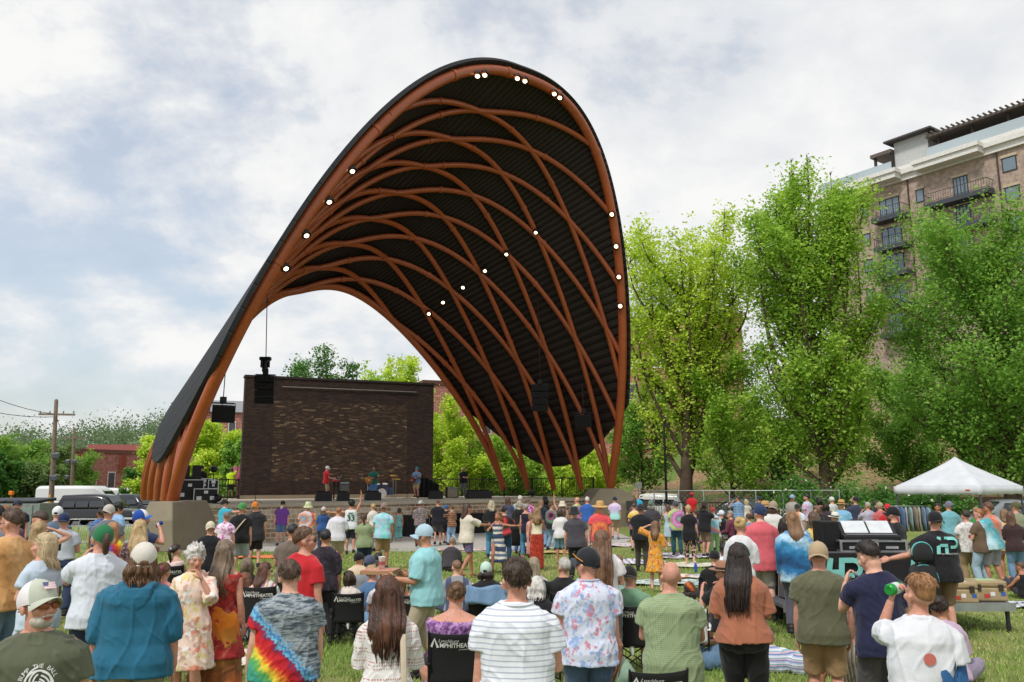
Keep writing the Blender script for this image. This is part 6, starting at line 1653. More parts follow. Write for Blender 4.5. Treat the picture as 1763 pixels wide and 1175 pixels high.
def camp_chair(label, px, py, s, rot=0, h=.92, text=True, group='black camp chairs on the lawn', draped=None, canvas=None, p=None):
 if p: k = p['k']; rz = p['rz']; P = wpos(p, (0, -.17, 0)); g0 = p['g0']; k = .93 if k > .86 else .8
 else:
  r = ray(px, py); d = F / s; P = Vector((0, 0, CH)) + r * d; g0 = gz(P.x, P.y); k = max(.75, min(1.15, (P.z - g0) / h)); rz = R(rot) - math.atan2(P.x, P.y)
 e = empty('camp_chair', (P.x, P.y, g0), rz); tag(e, label, 'chair', group); cv = canvas or M_CANVAS
 w = .27
 def bk(u, v): return ((u * 2 - 1) * w, -.015 - .05 * (1 - abs(u * 2 - 1) ** 2.5) - .10 * v + .035 * math.sin(v * 3), .40 + .52 * v - .018 * (1 - (u * 2 - 1) ** 2) * v)
 def st_(u, v): return ((u * 2 - 1) * w, v * .46, .42 - .05 * (1 - (u * 2 - 1) ** 2) * (1 - .3 * v) + .03 * v)
 for fn, nm in ((bk, 'backrest'), (st_, 'seat')):
  m = M(None, k); m.grid(fn, 16, 10); o = m.build(nm, cv, e); q = o.modifiers.new('t', 'SOLIDIFY'); q.thickness = .008; q.offset = 0
  if nm == 'backrest': bo = o
 for sx in (-1, 1):
  m = M(None, k); m.tube([(sx * w, .0, .02), (sx * w, -.02, .42), (sx * w, -.12, .93)], .0105, 8); m.build('back_post', M_BLACK, e)
  m = M(None, k); m.tube([(sx * (w + .02), .46, .02), (sx * (w + .02), .46, .62)], .0105, 8); m.build('front_post', M_BLACK, e)
  m = M(None, k); m.tube([(sx * (w + .01), -.08, .60), (sx * (w + .03), .2, .63), (sx * (w + .02), .48, .62)], [(.03, .012)] * 3, 8, up=(1, 0, 0)); m.build('armrest', cv, e)
  m = M(None, k); m.tube([(sx * w, 0, .03), (-sx * w, .0, .38)], .009, 6); m.tube([(sx * w, .46, .03), (-sx * w, .46, .38)], .009, 6); m.tube([(sx * w, 0, .03), (sx * w, .46, .36)], .009, 6); m.tube([(sx * w, .46, .03), (sx * w, 0, .36)], .009, 6); m.build('cross_legs', M_BLACK, e)
 if text:
  def f(x, y):
   u = (x / w + 1) / 2; v = (y - .40) / .52; p = bk(u, v); return (p[0] * k, (p[1] - .012) * k, p[2] * k)
  V, Fc = text_mesh('MPHITHEATER', .068, bold=.0016); decal('lettering', V, Fc, lambda x, y: f(.035 + x * .88, .80 + y), WHITE, bo)
  V, Fc = text_mesh('Lynchburg', .05, .35); decal('lettering', V, Fc, lambda x, y: f(-.07 + x, .85 + y), WHITE, bo)
  V, Fc = stroke([(-.245, .775), (-.21, .865), (-.175, .775)], .026); decal('emblem', V, Fc, f, WHITE, bo)
  V, Fc = text_mesh('AT RIVERFRONT PARK', .018); decal('lettering', V, Fc, lambda x, y: f(.13 + x, .757 + y), WHITE, bo)
 if draped:
  m = M(None, k); m.grid(lambda u, v: ((u * 2 - 1) * (w + .045 + .01 * math.sin(v * 9)), (-.185 + .13 * abs(v - .5) * 2 * (-.4 if v < .5 else 1)) + .012 * math.sin(u * 17), .965 - .26 * abs(v - .5) * 2 + .02 * math.sin(u * 8 + v * 4)), 24, 12)
  o = m.build('denim_jacket', draped, smooth=True); o.location = e.location; o.rotation_euler = e.rotation_euler; q = o.modifiers.new('t', 'SOLIDIFY'); q.thickness = .025; tag(o, 'faded blue denim jacket hung over a camp chair back', 'jacket')
 m = M(None, k); m.tube([(.0, -.03, .40), (.01, -.05, .30)], [.03, .018], 8); m.build('tag', plain('tag_white', '#d9d9d6', .7), e)
 return e
camp_chair('low lettered camp chair at the bottom beside the kneeling man', 1128, 1150, 215, 15)
def blanket(label, px, py, w, dp, mat, rot=0, z=.012, name='blanket'):
 p = onz(px, py, 0.); m = M(); ph = random.random() * 6; c, s_ = math.cos(R(rot)), math.sin(R(rot))
 def fn(u, v):
  x, y = (u - .5) * w * (1 + .05 * math.sin(v * 9 + ph)), (v - .5) * dp * (1 + .06 * math.sin(u * 7 + ph)); X, Y = p.x + x * c - y * s_, p.y + x * s_ + y * c
  return (X, Y, gz(X, Y) + z + .05 + .025 * math.sin(u * 13 + ph) * math.sin(v * 11 + ph * 2))
 m.grid(fn, 26, 22); o = m.build(name, mat); q = o.modifiers.new('t', 'SOLIDIFY'); q.thickness = .02; tag(o, label, 'blanket', 'picnic blankets on the lawn')
blanket('multicoloured picnic blanket behind the orange dress', 1085, 940, 3., 1.6, cloth('floral', '#cfc6cf', '#4a4a58', '#d4b23a', '#8a4f9a', sc=.5))
blanket('white and purple patterned blanket right of the orange dress', 1195, 958, 3.2, 1.6, cloth('blot', '#d6d0d8', '#7a6a8a', '#4f4a5a', sc=.5))
blanket('grey white blanket behind the mesh cap', 1075, 968, 2.4, 1.2, cloth('vstripe', '#c9c4cf', '#8d7f9f', '#d8d5da', sc=5.))
blanket('pale yellow blanket with wrappers by the black leggings', 1210, 972, 2.2, 1.1, cloth('blot', '#cfc8a0', '#b9bcc4', '#d9d7cf', sc=.5))
blanket('orange and white blanket in front of the man with the phone', 1220, 990, 1.8, .8, cloth('blot', '#d9d3c8', '#c9763a', '#8f93a3', sc=.7))
blanket('teal patterned blanket at the feet in front of the green shirt', 1150, 1000, 1.8, .9, cloth('blot', '#9fb3ae', '#5c7f7a', '#c9cfca', sc=.7))
blanket('orange blanket on the grass by the pink tie dye shirt', 418, 962, 2.6, .7, cloth('plain', '#d8743e'), 8)
blanket('straw coloured mat behind the dark polo shirt', 985, 952, 2.6, .9, cloth('plain', '#b9a067'), 12)
blanket('lilac blanket by the stroller wheels', 903, 949, .9, .4, cloth('plain', '#9a8fc0'))
blanket('red and white checked blanket beside the small boy', 822, 1008, 1.6, .6, cloth('plaid', '#e0d8d6', '#c03a3a', '#b0505a', sc=9.))
blanket('red edged blanket under the crouching person in grey', 795, 949, 1.8, .6, cloth('blot', '#c9c4bf', '#a8453a', sc=.8))
blanket('white flowered cloth on the grass at bottom left', 400, 1160, 1.7, .9, cloth('floral', '#d8d2c4', '#b98a3a', '#8a4a3a', sc=.7))
blanket('magenta patterned blanket near the green trousers', 1212, 938, 1.4, .8, cloth('blot', '#5a3a55', '#a03a6a', sc=.8))
blanket('peach cloth lying behind the grey trousers at right', 1330, 1000, 1.6, .6, cloth('blot', '#d9b48a', '#c98a4a', sc=.8))
blanket('white and navy blanket at the right edge beyond the deck', 1735, 1038, 2.2, .7, cloth('blot', '#d0d0d8', '#30344f', sc=.8))
blanket('colourful patterned bag cloth at the left end of the deck', 1352, 1052, .5, .35, cloth('floral', '#d0d0d4', '#b03a4a', '#3a5fa0', sc=1.2))
blanket('red throw on the grass behind the navy shirt', 1492, 1165, 1.0, .5, cloth('plaid', '#b0302f', '#d04040', '#803040', sc=10.))
def bag(label, px, py, w, h, mat, name='backpack', cat='backpack'):
 p = onz(px, py, .02); e = empty(name, (p.x, p.y, gz(p.x, p.y)), .2); tag(e, label, cat)
 m = M(); m.loft([(0, w * .45, w * .3), (.04, w * .5, w * .34), (h * .5, w * .48, w * .33), (h * .85, w * .38, w * .25), (h, w * .15, w * .1)], 18); m.build('body', mat, e)
 m = M(); m.loft([(.03, w * .3, w * .1, 0, -w * .3), (h * .25, w * .34, w * .14, 0, -w * .3), (h * .45, w * .26, w * .1, 0, -w * .28)], 14); m.build('pocket', mat, e)
 m = M(); m.tube([(-.06, 0, h * .95), (-.05, 0, h * 1.1), (.05, 0, h * 1.1), (.06, 0, h * .95)], .012, 6, sub=3); m.build('handle', mat, e)
bag('black backpack leaning by the right pier', 1075, 907, .55, .75, cloth('plain', '#161619'))
def bottle(label, loc, col, cap, lab=None, s=1., name='drink_bottle', rot=None):
 e = empty(name, loc); tag(e, label, 'bottle');
 if rot is not None: e.rotation_euler = rot.to_euler()
 m = M(None, s); m.lathe([(.0, 0), (.03, .002), (.034, .02), (.034, .075), (.031, .09), (.034, .11), (.034, .14), (.026, .175), (.013, .20), (.013, .215)], n=18); m.build('body', plain('plastic_' + col, '#' + col, .15), e)
 m = M(None, s); m.lathe([(.0145, .21), (.0145, .235), (0, .236)], n=14); m.build('cap', plain('cap_' + cap, '#' + cap, .4), e)
 if lab: m = M(None, s); m.lathe([(.0348, .05), (.0348, .125)], n=18); m.build('label', plain('label_' + lab, '#' + lab, .5), e)
 return e
p = onz(1115, 1112, .0); bottle('blue labelled water bottle standing behind the kneeling man', (p.x, p.y, gz(p.x, p.y)), 'a9c4d6', '2f62b8', '2a56a8', 1.25)
p = onz(1122, 1108, .0); bottle('water bottle nearest the kneeling man, right of its twin', (p.x, p.y, gz(p.x, p.y)), 'a9c4d6', '2f62b8', '2a56a8', 1.2)
p = onz(1198, 985, .0); bottle('blue can shaped bottle on the pale blanket', (p.x, p.y, gz(p.x, p.y) + .07), '3355b0', 'd9d9d9', None, 1.2)
def pizza_box(label, loc, rz, lid='#a87f5c'):
 e = empty('pizza_box', loc, rz); tag(e, label, 'pizza box'); m = M(); m.box((0, 0, .022), (.41, .41, .044)); m.build('box', plain('cardboard', '#a98261', .85, bump=.2), e, False, .004)
 m = M(); m.box((0, 0, .046), (.405, .405, .004)); m.build('lid_print', cloth('blot', '#b98f6c', '#b5524a', sc=1.4, bump=.05), e, False); return e
p = onz(1220, 1108, 0); pizza_box('flat pizza box lying on the grass left of the terracotta top', (p.x, p.y, gz(p.x, p.y) + .05), .5)
m = M(Matrix.Translation((p.x - .05, p.y + .03, gz(p.x, p.y) + .102))); m.lathe([(0, 0), (.09, .002), (.125, .015), (.126, .012), (.09, -.002), (0, -.004)], n=24); o = m.build('paper_plate', M_WHITE); tag(o, 'white paper plate on the pizza box on the grass', 'plate')
def cup(label, loc, h=.13):
 e = empty('paper_cup', loc); tag(e, label, 'cup'); m = M(); m.lathe([(0, 0), (.032, 0), (.044, h), (.047, h + .004), (.042, h), (.031, .01)], n=20); m.build('cup', M_WHITE, e)
 m = M(); m.lathe([(.0365, h * .3), (.0405, h * .62)], n=20); m.build('print', plain('cup_red', '#a85a5a', .6), e); return e
p = onz(1343, 1018, 0); cup('white paper cup on the left end of the deck', (p.x + .12, 14.1, FZ - .02), .2)
def heap(label, px, py, w, dp, h, mat, name, cat):
 p = onz(px, py, 0.); m = M(Matrix.Translation((p.x, p.y, gz(p.x, p.y)))); rg = np.random.default_rng(int(px))
 for i in range(7): m.ell(((rg.random() - .5) * w * .7, (rg.random() - .5) * dp * .6, h * .35), (w * .28, dp * .32, h * (.45 + .3 * rg.random())))
 o = m.build(name, mat); fuse(o, .015, 3, None, .012, int(px)); tag(o, label, cat); return o
heap('crumpled blue denim heap on the grass by the kneeling man', 1225, 1150, .55, .5, .28, cloth('heather', '#56748f'), 'denim_heap', 'clothing')
heap('crocheted zigzag blanket rolled up beside the black trousers', 1365, 1158, .9, .4, .3, cloth('stripe', '#a8b7d0', '#6d7fa8', '#c9a9b5', '#7fa8b5', '#d8d5dc', sc=14.), 'crochet_blanket', 'blanket')
def stroller():
 p = onz(885, 958, 0); e = empty('stroller', (p.x, p.y, gz(p.x, p.y)), R(-20)); tag(e, 'black stroller with spoked wheels beside the red tie dye shirt', 'stroller')
 m = M(); m.tube([(-.28, -.1, .15), (-.28, .15, .75), (-.28, -.35, 1.05), (.28, -.35, 1.05), (.28, .15, .75), (.28, -.1, .15)], .018, 8); m.tube([(-.28, .4, .15), (-.28, .05, .7)], .018, 8); m.tube([(.28, .4, .15), (.28, .05, .7)], .018, 8); m.build('frame', M_BLACK, e)
 m = M(); m.loft([(.35, .2, .2, 0, .1), (.5, .25, .25, 0, .08), (.85, .26, .2, 0, -.02), (.98, .2, .12, 0, -.1)], 18); m.build('seat', M_CANVAS, e)
 for x, y in ((-.3, -.15), (.3, -.15), (-.3, .42), (.3, .42)):
  m = M(); m.tube([(x, y + .15 * math.cos(a), .15 + .15 * math.sin(a)) for a in np.linspace(0, 2 * math.pi, 25)], .016, 6, round_=False); w = m.build('wheel', M_TYRE, e)
  m = M()
  for a in np.linspace(0, math.pi, 5)[:-1]: m.tube([(x, y - .14 * math.cos(a), .15 - .14 * math.sin(a)), (x, y + .14 * math.cos(a), .15 + .14 * math.sin(a))], .005, 4)
  m.build('spokes', M_GALV, w)
stroller()
def guitar(label, p, col, sd=1):
 """held across the body of person p"""
 e = empty('guitar', p['e'].location, p['rz']); tag(e, label, 'guitar'); k = p['k']
 m = M(Matrix.Scale(-1, 4, (1, 0, 0)) @ Matrix.Translation((0, .20, 1.02)) @ Matrix.Rotation(R(-14), 4, 'Y') @ Matrix.Rotation(R(90), 4, 'X'), k)
 V = [(-.20 + .20 * math.cos(a) * (1 + .1 * math.cos(2 * a)), .15 * math.sin(a) * (1 - .18 * math.cos(2 * a)) ) for a in np.linspace(0, 2 * math.pi, 36, endpoint=False)]
 m.prism(V, -.025, .025); m.build('body', plain('guitar_' + col, '#' + col, .25), e, 'auto', .008)
 m = M(Matrix.Scale(-1, 4, (1, 0, 0)) @ Matrix.Translation((0, .20, 1.02)) @ Matrix.Rotation(R(-14), 4, 'Y'), k); m.box((.30, .03, 0), (.68, .022, .048)); m.build('neck', plain('guitar_neck', '#5a3a22', .4), e, False)
 m = M(Matrix.Scale(-1, 4, (1, 0, 0)) @ Matrix.Translation((0, .20, 1.02)) @ Matrix.Rotation(R(-14), 4, 'Y'), k); m.box((.71, .03, .01), (.15, .02, .075)); m.build('headstock', plain('guitar_neck', '#5a3a22', .4), e, False)
 m = M(Matrix.Scale(-1, 4, (1, 0, 0)) @ Matrix.Translation((0, .20, 1.02)) @ Matrix.Rotation(R(-14), 4, 'Y'), k); m.box((-.2, .035, 0), (.1, .03, .07)); m.build('pickup', plain('chrome', '#c9c9c9', .25, .8), e, False)
 return e
C = cloth
def T_(c, sl='short', off=.024): return (C('plain', c) if isinstance(c, str) else c, sl, off)
def SH_C(c, ln=.95): return ('shorts', C('plain', c) if isinstance(c, str) else c, ln)
def PA(c, w=1.): return ('pants', C('plain', c) if isinstance(c, str) else c, 1.9, w)
def JE(c, w=1.): return ('pants', C('heather', c), 1.9, w)
P = person
RB = ('#c9303a', '#e0762f', '#e8cf3d', '#4fa85a', '#3f8fc9', '#7a4fa8')
TD = {'grey': C('ramp', '#3f4a55', '#8f989f', '#59646e', '#a9aeb0', '#49545f', '#7d868d', sc=1.5, dirv=(.55, .2, .9)),
 'pink': C('blot', '#e3d3df', '#b8459a', '#cf7fbc', '#ead9e6', sc=.9), 'aqua': C('blot', '#7fd0d0', '#a9b8d8', '#8fdccf', '#b7c4dd', sc=.7), 'rain': C('ramp', *RB, sc=2.6, dirv=(1., .3, .5)),
 'rainv': C('ramp', '#3f7fb8', '#d8c94a', '#d8505a', '#7ac0c9', '#5a4f98', '#e0e0d8', sc=3.4, dirv=(.9, .2, .25)), 'sky': C('ramp', '#9fd6e8', '#d8e8ec', '#4fa8d0', '#e07a5a', '#8fd0e0', sc=1.6, dirv=(.3, .1, 1.)), 'blue': C('ramp', '#1f5f8f', '#3f8fc0', '#b9d8e8', '#2a74a8', '#163f66', sc=1.5, dirv=(.3, .3, 1.)),
 'redt': C('rings', '#d84a55', '#e0665a', '#c93a4a', '#e88a4a', '#d8505a', sc=2.2, dirv=(0, 0, 1.2)), 'past': C('ramp', '#d8c4e0', '#a9dcd8', '#9fd8d0', '#c9b8e0', sc=1.2, dirv=(0, 0, 1.)), 'yp': C('ramp', '#7a4a98', '#8a58a8', '#d8b23a', '#e8d9b0', sc=.95, dirv=(0, 0, 1.), off=(0, 0, .1)),
 'pg': C('rings', '#d05a8f', '#6fb88a', '#d8c05a', '#5a9fb8', '#c94f8a', '#b8a0d0', sc=3., dirv=(0.1, 0, 1.2)), 'rbk': C('rings', '#2a1a1f', '#a82a35', '#c93a40', '#3a1f25', sc=3.6, dirv=(0, 0, 1.25)), 'pinkblue': C('ramp', '#d8a0b8', '#9fc9e0', '#e0b0a8', '#a8b0d8', sc=2., dirv=(.8, .2, .4)), 'bk': C('rings', '#17181d', '#1a1b20', '#17181d', '#8a4a6a', '#5a8a6a', '#17181d', sc=2., dirv=(.05, 0, 1.25))}
FG = 'people standing in the foreground'; ML = 'people standing on the left lawn'; SF = 'people standing below the stage'; DN = 'people dancing on the middle lawn'; RT = 'people standing on the right lawn'; ST_ = 'people seated on the grass'; CH_ = 'people sitting in camp chairs'; BD = 'band and crew on the stage'
p = P('bearded man in olive shirt and trucker cap looking right with amber sunglasses', 78, 994, 318, 180, yaw=38, nod=-5, face=True, fat=1.15, hat=('cap', '#dcd8da', '#b4b9aa', '#b4b9aa'), hair=('buzz', '#b5afa8'), beard=('short', '#b3aaa0'), top=T_('#585d49', 'short', .035), bottom=PA('#4a4a40'), glasses='#8a4a26', tone='r', group=FG)
m = M(p['H'], p['k']); V = []; nn = 7
m.add([(-.035 + .07 * i / 6, -.006 + .1215 * math.sqrt(max(0, 1 - ((-.035 + .07 * i / 6) / .0975) ** 2)) * math.sqrt(1 - ((.036 + .036 * j) / .1115) ** 2), .172 + .036 + .036 * j) for j in (0, 1) for i in range(7)], [(i, i + 1, i + 8, i + 7) for i in range(6)])
t_ = NT('flag_patch', .8); x_ = t_.xyz(t_.coord('Generated')); st_ = t_.math('GREATER_THAN', t_.math('FRACT', t_.math('MULTIPLY', x_[2], 3.5)), .5)
cn = t_.math('MULTIPLY', t_.math('GREATER_THAN', x_[0], .58), t_.math('GREATER_THAN', x_[2], .45)); t_.color(t_.mix(cn, t_.mix(st_, '#d8a9ae', '#e6dedd'), '#5a6288')); m.build('flag_patch', t_.m, p['e'])
V, Fc = [], []
def ad(q):
 n = len(V); V.extend(q[0]); Fc.extend([tuple(i + n for i in f) for f in q[1]])
ad(stroke(arc(0, 0, .034, 0, 360, 30), .005))
for a in (90, 210, 330):
 for r_ in (.012, .022, .032): ad(stroke([(r_ * math.cos(R(a + 100 * t)) + .012 * math.cos(R(a)) * (1 - t), r_ * math.sin(R(a + 100 * t)) + .012 * math.sin(R(a)) * (1 - t)) for t in np.linspace(0, 1, 9)], .0042))
V = [(1.8 * a, 1.8 * b) for a, b in V]; print_on(p, 'emblem', V, Fc, .03, .30, WHITE, 1)
for i, ch in enumerate('BUMP THE BALL'):
 a = R(160 - 140 * i / 12); v, f = text_mesh(ch, .016); an = a - math.pi / 2
 print_on(p, 'lettering', [(1.8 * (.046 * math.cos(a) + q[0] * math.cos(an) - q[1] * math.sin(an)), 1.8 * (.046 * math.sin(a) + q[0] * math.sin(an) + q[1] * math.cos(an))) for q in v], f, .03, .30, WHITE, 1)
v, f = text_mesh('2022', .034, bold=.001); print_on(p, 'lettering', v, f, .03, .298, WHITE, 1, lift=.024)
p = P('broad man in teal hooded shirt and pale cap seen from behind', 243, 931, 230, -3, fat=1.3, arms=('loose', 'loose'), hair=('mop', '#5d4029', '#8a6344'), hat=('cap', '#cfc9c0', '#8b8290'), top=T_('#1f6380', 'roll', .034), bottom=PA('#a39684'), tone='r', group=FG)
m = M(p['T'], p['k']); m.tube([(-.12, .02, .50), (-.10, -.075, .505), (-.05, -.125, .47), (0, -.14, .43), (.05, -.125, .47), (.10, -.075, .505), (.12, .02, .50)], [(.022, .02), (.03, .025), (.035, .022), (.04, .022), (.035, .022), (.03, .025), (.022, .02)], 12, sub=4)
m.loft([(.33, .02, .008, 0, -.155), (.37, .075, .016, 0, -.155), (.43, .105, .022, 0, -.148), (.49, .11, .03, 0, -.125)], 18); o = m.build('hood', C('plain', '#1f6380'), p['e']); fuse(o, .009, 3, None, .004, 4)
P('white haired woman in pink and yellow floral dress with hand at her mouth', 336, 934, 178, 160, 'f', 1.15, yaw=26, nod=5, face=True, arms=('mouth', 'loose'), hair=('curly', '#c9c3ba', '#efece6'), dress=(C('floral', '#e9cfc0', '#e08f74', '#d9c987', '#e3e4e0', '#c9a79a', sc=.55), .42, .16, 'half'), tone='r', shoes='#c9b9a8', group=FG)
p = P('woman in long red sleeveless dress and orange skirt with long greying hair', 386, 928, 172, -24, 'f', 1.18, arms=('down', 'loose'), hair=('long', '#6b5a4a', '#a08a72', .50), dress=(C('blot', '#8f2020', '#b0302a', '#a8564a', sc=.9), .36, .22), bottom=('skirt', C('ramp', '#d4761f', '#e08a24', '#c9661f', '#7a4a2a', '#a8752f', sc=.9, dirv=(0, 0, 1.)), .72, .10), tone='r', shoes=None, group=FG)
p = P('person with short brown hair in grey tie dye shirt with rainbow lower corner', 497, 962, 220, 0, fat=1.4, arms=('loose', 'loose'), hair=('short', '#4a372b', '#6b5240'), top=T_(TD['grey'], 'short', .034), bottom=JE('#4f6a8a'), tone='l', group=FG)
t_ = NT('fabric_tie_dye', .85); o_ = t_.coord(); x_ = t_.xyz(o_)
dn = t_.noise(t_.mapping(o_, (14, 5, 14), (0, 0, 0), (0, R(38), 0)), 1.4, 3, .6); d2 = t_.math('ADD', t_.math('ADD', t_.math('MULTIPLY', x_[0], -.75), t_.math('MULTIPLY', x_[2], -.66)), t_.math('MULTIPLY', dn, .12))
st_ = t_.math('SINE', t_.math('MULTIPLY', t_.math('ADD', t_.math('MULTIPLY', x_[0], .66), t_.math('MULTIPLY', x_[2], -.75)), 190)); d2 = t_.math('ADD', d2, t_.math('MULTIPLY', st_, .007))
col = t_.ramp(t_.math('ADD', d2, 1.0), [(.0, '#59646d'), (.30, '#8f979c'), (.345, '#47525c'), (.375, '#8fb8d0'), (.395, '#2f6fae'), (.415, '#6fc0dc'), (.44, '#7a2a5a'), (.465, '#b8202a'), (.515, '#c9252a'), (.55, '#e0702a'), (.58, '#e8cc3a'), (.62, '#5aa85a'), (.70, '#3f9a8a')])
stk = t_.noise(t_.mapping(o_, (5, 5, 26), (0, 0, 0), (0, R(-38), 0)), 1.6, 4, .65); gm = t_.ramp(t_.math('ADD', d2, 1.0), [(.34, (1, 1, 1)), (.38, (0, 0, 0))])
t_.color(t_.mix(gm, col, t_.ramp(stk, [(.34, '#2f3943'), (.46, '#67727b'), (.56, '#a3abae'), (.66, '#4a555f')]))); t_.bump(t_.noise(o_, 13, 3, .5, 1.2), .3, .03)
for ch in p['e'].children:
 if ch.name.startswith('shirt'): ch.data.materials[0] = t_.m
P('tall young man in plain red t shirt and dark sunglasses facing right', 524, 905, 166, -38, yaw=-42, face=True, glasses='black', arms=('down', 'down'), hair=('short', '#5d4433', '#7d5f48'), top=T_('#bd2029', 'short', .026), bottom=SH_C('#3b3d45'), tone='r', group=FG)
p = P('woman in white crochet top with long wavy dark brown hair', 668, 987, 248, 0, 'f', 1.02, arms=('front', 'front'), hair=('wavy', '#3a241c', '#7d4f38', .50), top=T_(C('knit', '#dedbd9', '#b99086'), 'long', .024), bottom=PA('#d5d2cf'), tone='m', group=FG)
m = M(p['T'], p['k']); m.tube([(.105, .12, .2), (.115, .10, .40), (.11, .02, .492), (.115, -.07, .47), (.12, -.135, .36), (.135, -.15, .1), (.15, -.15, -.1)], [(.022, .004)] * 7, 8, sub=3, up=(1, 0, 0)); m.build('bag_strap', C('plain', '#cfc0a9'), p['e'])
m = M(p['T'], p['k']); m.tube([(-.03, -.112, .245), (.03, -.112, .245)], .011, 8)
p = P('man in white polo shirt with thin grey stripes seen from behind', 888, 956, 272, 5, fat=1.15, yaw=14, arms=('down', 'front'), hair=('short', '#32241d', '#54402f'), top=T_(C('stripe', '#dfe3ea', '#dfe3ea', '#dde1e9', '#aeb3c2', sc=31.), 'short', .032), bottom=PA('#5a6070'), glasses='black', tone='r', group=FG)
m = M(p['T'], p['k']); m.tube([(.085 * math.cos(a), -.006 + .078 * math.sin(a), .535 + .008 * math.sin(a)) for a in np.linspace(R(-200), R(20), 15)], [(.006, .02)] * 15, 8, up=(0, 0, 1)); m.build('collar', C('plain', '#dfe3ea'), p['e'])
p = P('man in blue and pink flowered shirt with sunglasses on his black cap', 1010, 940, 206, 12, fat=1.15, yaw=38, face=True, arms=('front', 'down'), hair=('buzz', '#8a5f45'), hat=('cap', '#1d2026', '#3a3c42'), top=T_(C('floral', '#cdd3e4', '#8fa8d4', '#c98a9f', '#a3b8dc', sc=.9), 'short', .032), bottom=JE('#4f6580'), tone='r', group=FG)
m = M(p['H'], p['k'])
for sd in (-1, 1): m.ell((.034 * sd, .108, .205), (.028, .007, .02), Matrix.Rotation(R(-18 * sd), 4, 'Z'), n=14, m=7)
o = m.build('sunglasses', plain('lens_black', '#0c0c0e', .08), p['e']); m = M(p['H'], p['k'])
for sd in (-1, 1): m.tube([(.058 * sd, .10, .205), (.100 * sd, .03, .185), (.102 * sd, -.04, .155)], .004, 6)
m.build('glasses_arm', plain('frame_orange', '#d08a1f', .4), o)
m = M(p['T'], p['k']); m.tube([(.08 * math.cos(a), -.006 + .075 * math.sin(a), .54) for a in np.linspace(R(-200), R(20), 15)], [(.006, .018)] * 15, 8, up=(0, 0, 1)); m.build('collar', C('plain', '#b9c5de'), p['e'])
P('woman with very long crimped brown hair behind the flowered shirt', 1040, 910, 142, -6, 'f', arms=('front', 'front'), hair=('wavy', '#5d3f2c', '#8f6a4c', .74), top=T_('#ded9dc', 'short'), bottom=PA('#5a5a62'), group=FG)
p = P('bald man kneeling in light green checked shirt and khaki shorts', 1152, 966, 174, 0, legs='kneel', fat=1.22, arms=('hold', 'hold'), hair=None, top=T_(C('plaid', '#97a883', '#dfe5d6', '#e3e8da', sc=55.), 'short', .034), bottom=SH_C('#a3947c', .9), shoes='#8a7a6a', tone='r', group=FG, hem=-.16)
p = P('woman in terracotta cropped top and black trousers with long black hair', 1273, 934, 192, 0, 'f', 1.2, arms=('front', 'front'), hair=('long', '#1d1513', '#3a2822', .52), top=T_('#a3664c', 'half', .04), hem=-.03, bottom=PA('#131316', 1.5), tone='m', group=FG)
m = M(p['H'], p['k']); m.tube([(.09 * math.cos(a), .035 + .0 * math.sin(a) - .02 * math.sin(a), .16 + .105 * math.sin(a)) for a in np.linspace(0, math.pi, 15)], [(.008, .005)] * 15, 8); m.build('headband', plain('headband_teal', '#1f7f78', .4), p['e'])
P('man in olive green t shirt and tan cap with khaki shorts from behind', 1407, 931, 182, 0, fat=1.12, arms=('down', 'pocket'), hair=('buzz', '#8a7a6a'), hat=('cap', '#ab9678', 'back'), top=T_('#5f6049', 'short', .03), bottom=SH_C('#a3845f'), tone='r', group=FG)
P('dark haired young man in navy t shirt looking down at a bottle', 1505, 927, 200, 22, yaw=24, nod=22, face=True, arms=('phone', 'front'), hair=('short', '#231c1a', '#3d322d'), top=T_('#1f2140', 'short', .03), bottom=SH_C('#4a4648'), tone='l', group=FG); navy = None
NAVY = bpy.data.objects[[o.name for o in bpy.data.objects if o.get('label', '').startswith('dark haired young man in navy')][0]]
p = P('young man in white t shirt with wave print drinking from a green can', 1572, 984, 272, 6, yaw=24, nod=-8, face=True, arms=(((.12, .9, -.3), (-.3, -.02, .95), 1.), 'down'), hair=('fade', '#8a5c3b', '#b5875c'), top=T_('#d6d8de', 'short', .034), bottom=SH_C('#6a6a70'), tone='r', group=FG); BOY = p
BL = plain('print_blue', '#2f5f92', .8); v, f = disc(.036, 24); print_on(p, 'sun_print', v, f, .02, .30, plain('print_coral', '#b8665a', .8))
wv = [(-.01, .02)] + arc(.10, .12, .10, 200, 100, 10) + arc(.115, .215, .028, 250, 30, 8)
pts = [(-.02, -.12), (-.03, .0), (.0, .09), (.03, .15), (.055, .18), (.05, .20), (.028, .195), (.03, .215), (.06, .225), (.085, .20), (.10, .175), (.135, .215), (.165, .25), (.155, .275), (.13, .265), (.125, .285), (.155, .30), (.19, .28), (.20, .24), (.21, .15), (.21, -.12)]
print_on(p, 'wave_print', pts + [(.09, .02)], [(i, (i + 1) % len(pts), len(pts)) for i in range(len(pts))], .05, .02, BL)
for q in ([(.09, .16), (.08, .08), (.03, .0), (-.02, -.08)], [(.09, .16), (.14, .10), (.16, .0)], [(.09, .16), (.03, .11), (-.01, .03)], [(.09, .16), (.18, .16), (.205, .14)]):
 v, f = stroke(q, .009); print_on(p, 'print_line', v, f, .05, .02, WHITE, lift=.024)
P('woman in lilac shirt sitting on the grass behind the white wave shirt', 1622, 1028, 148, 8, 'f', 1.1, legs='cross', lean=12, arms=('lap', 'lap'), hair=('bun', '#2f221d'), top=T_('#b79fb5', 'half', .03), bottom=PA('#8a7f95'), tone='m', group=ST_)
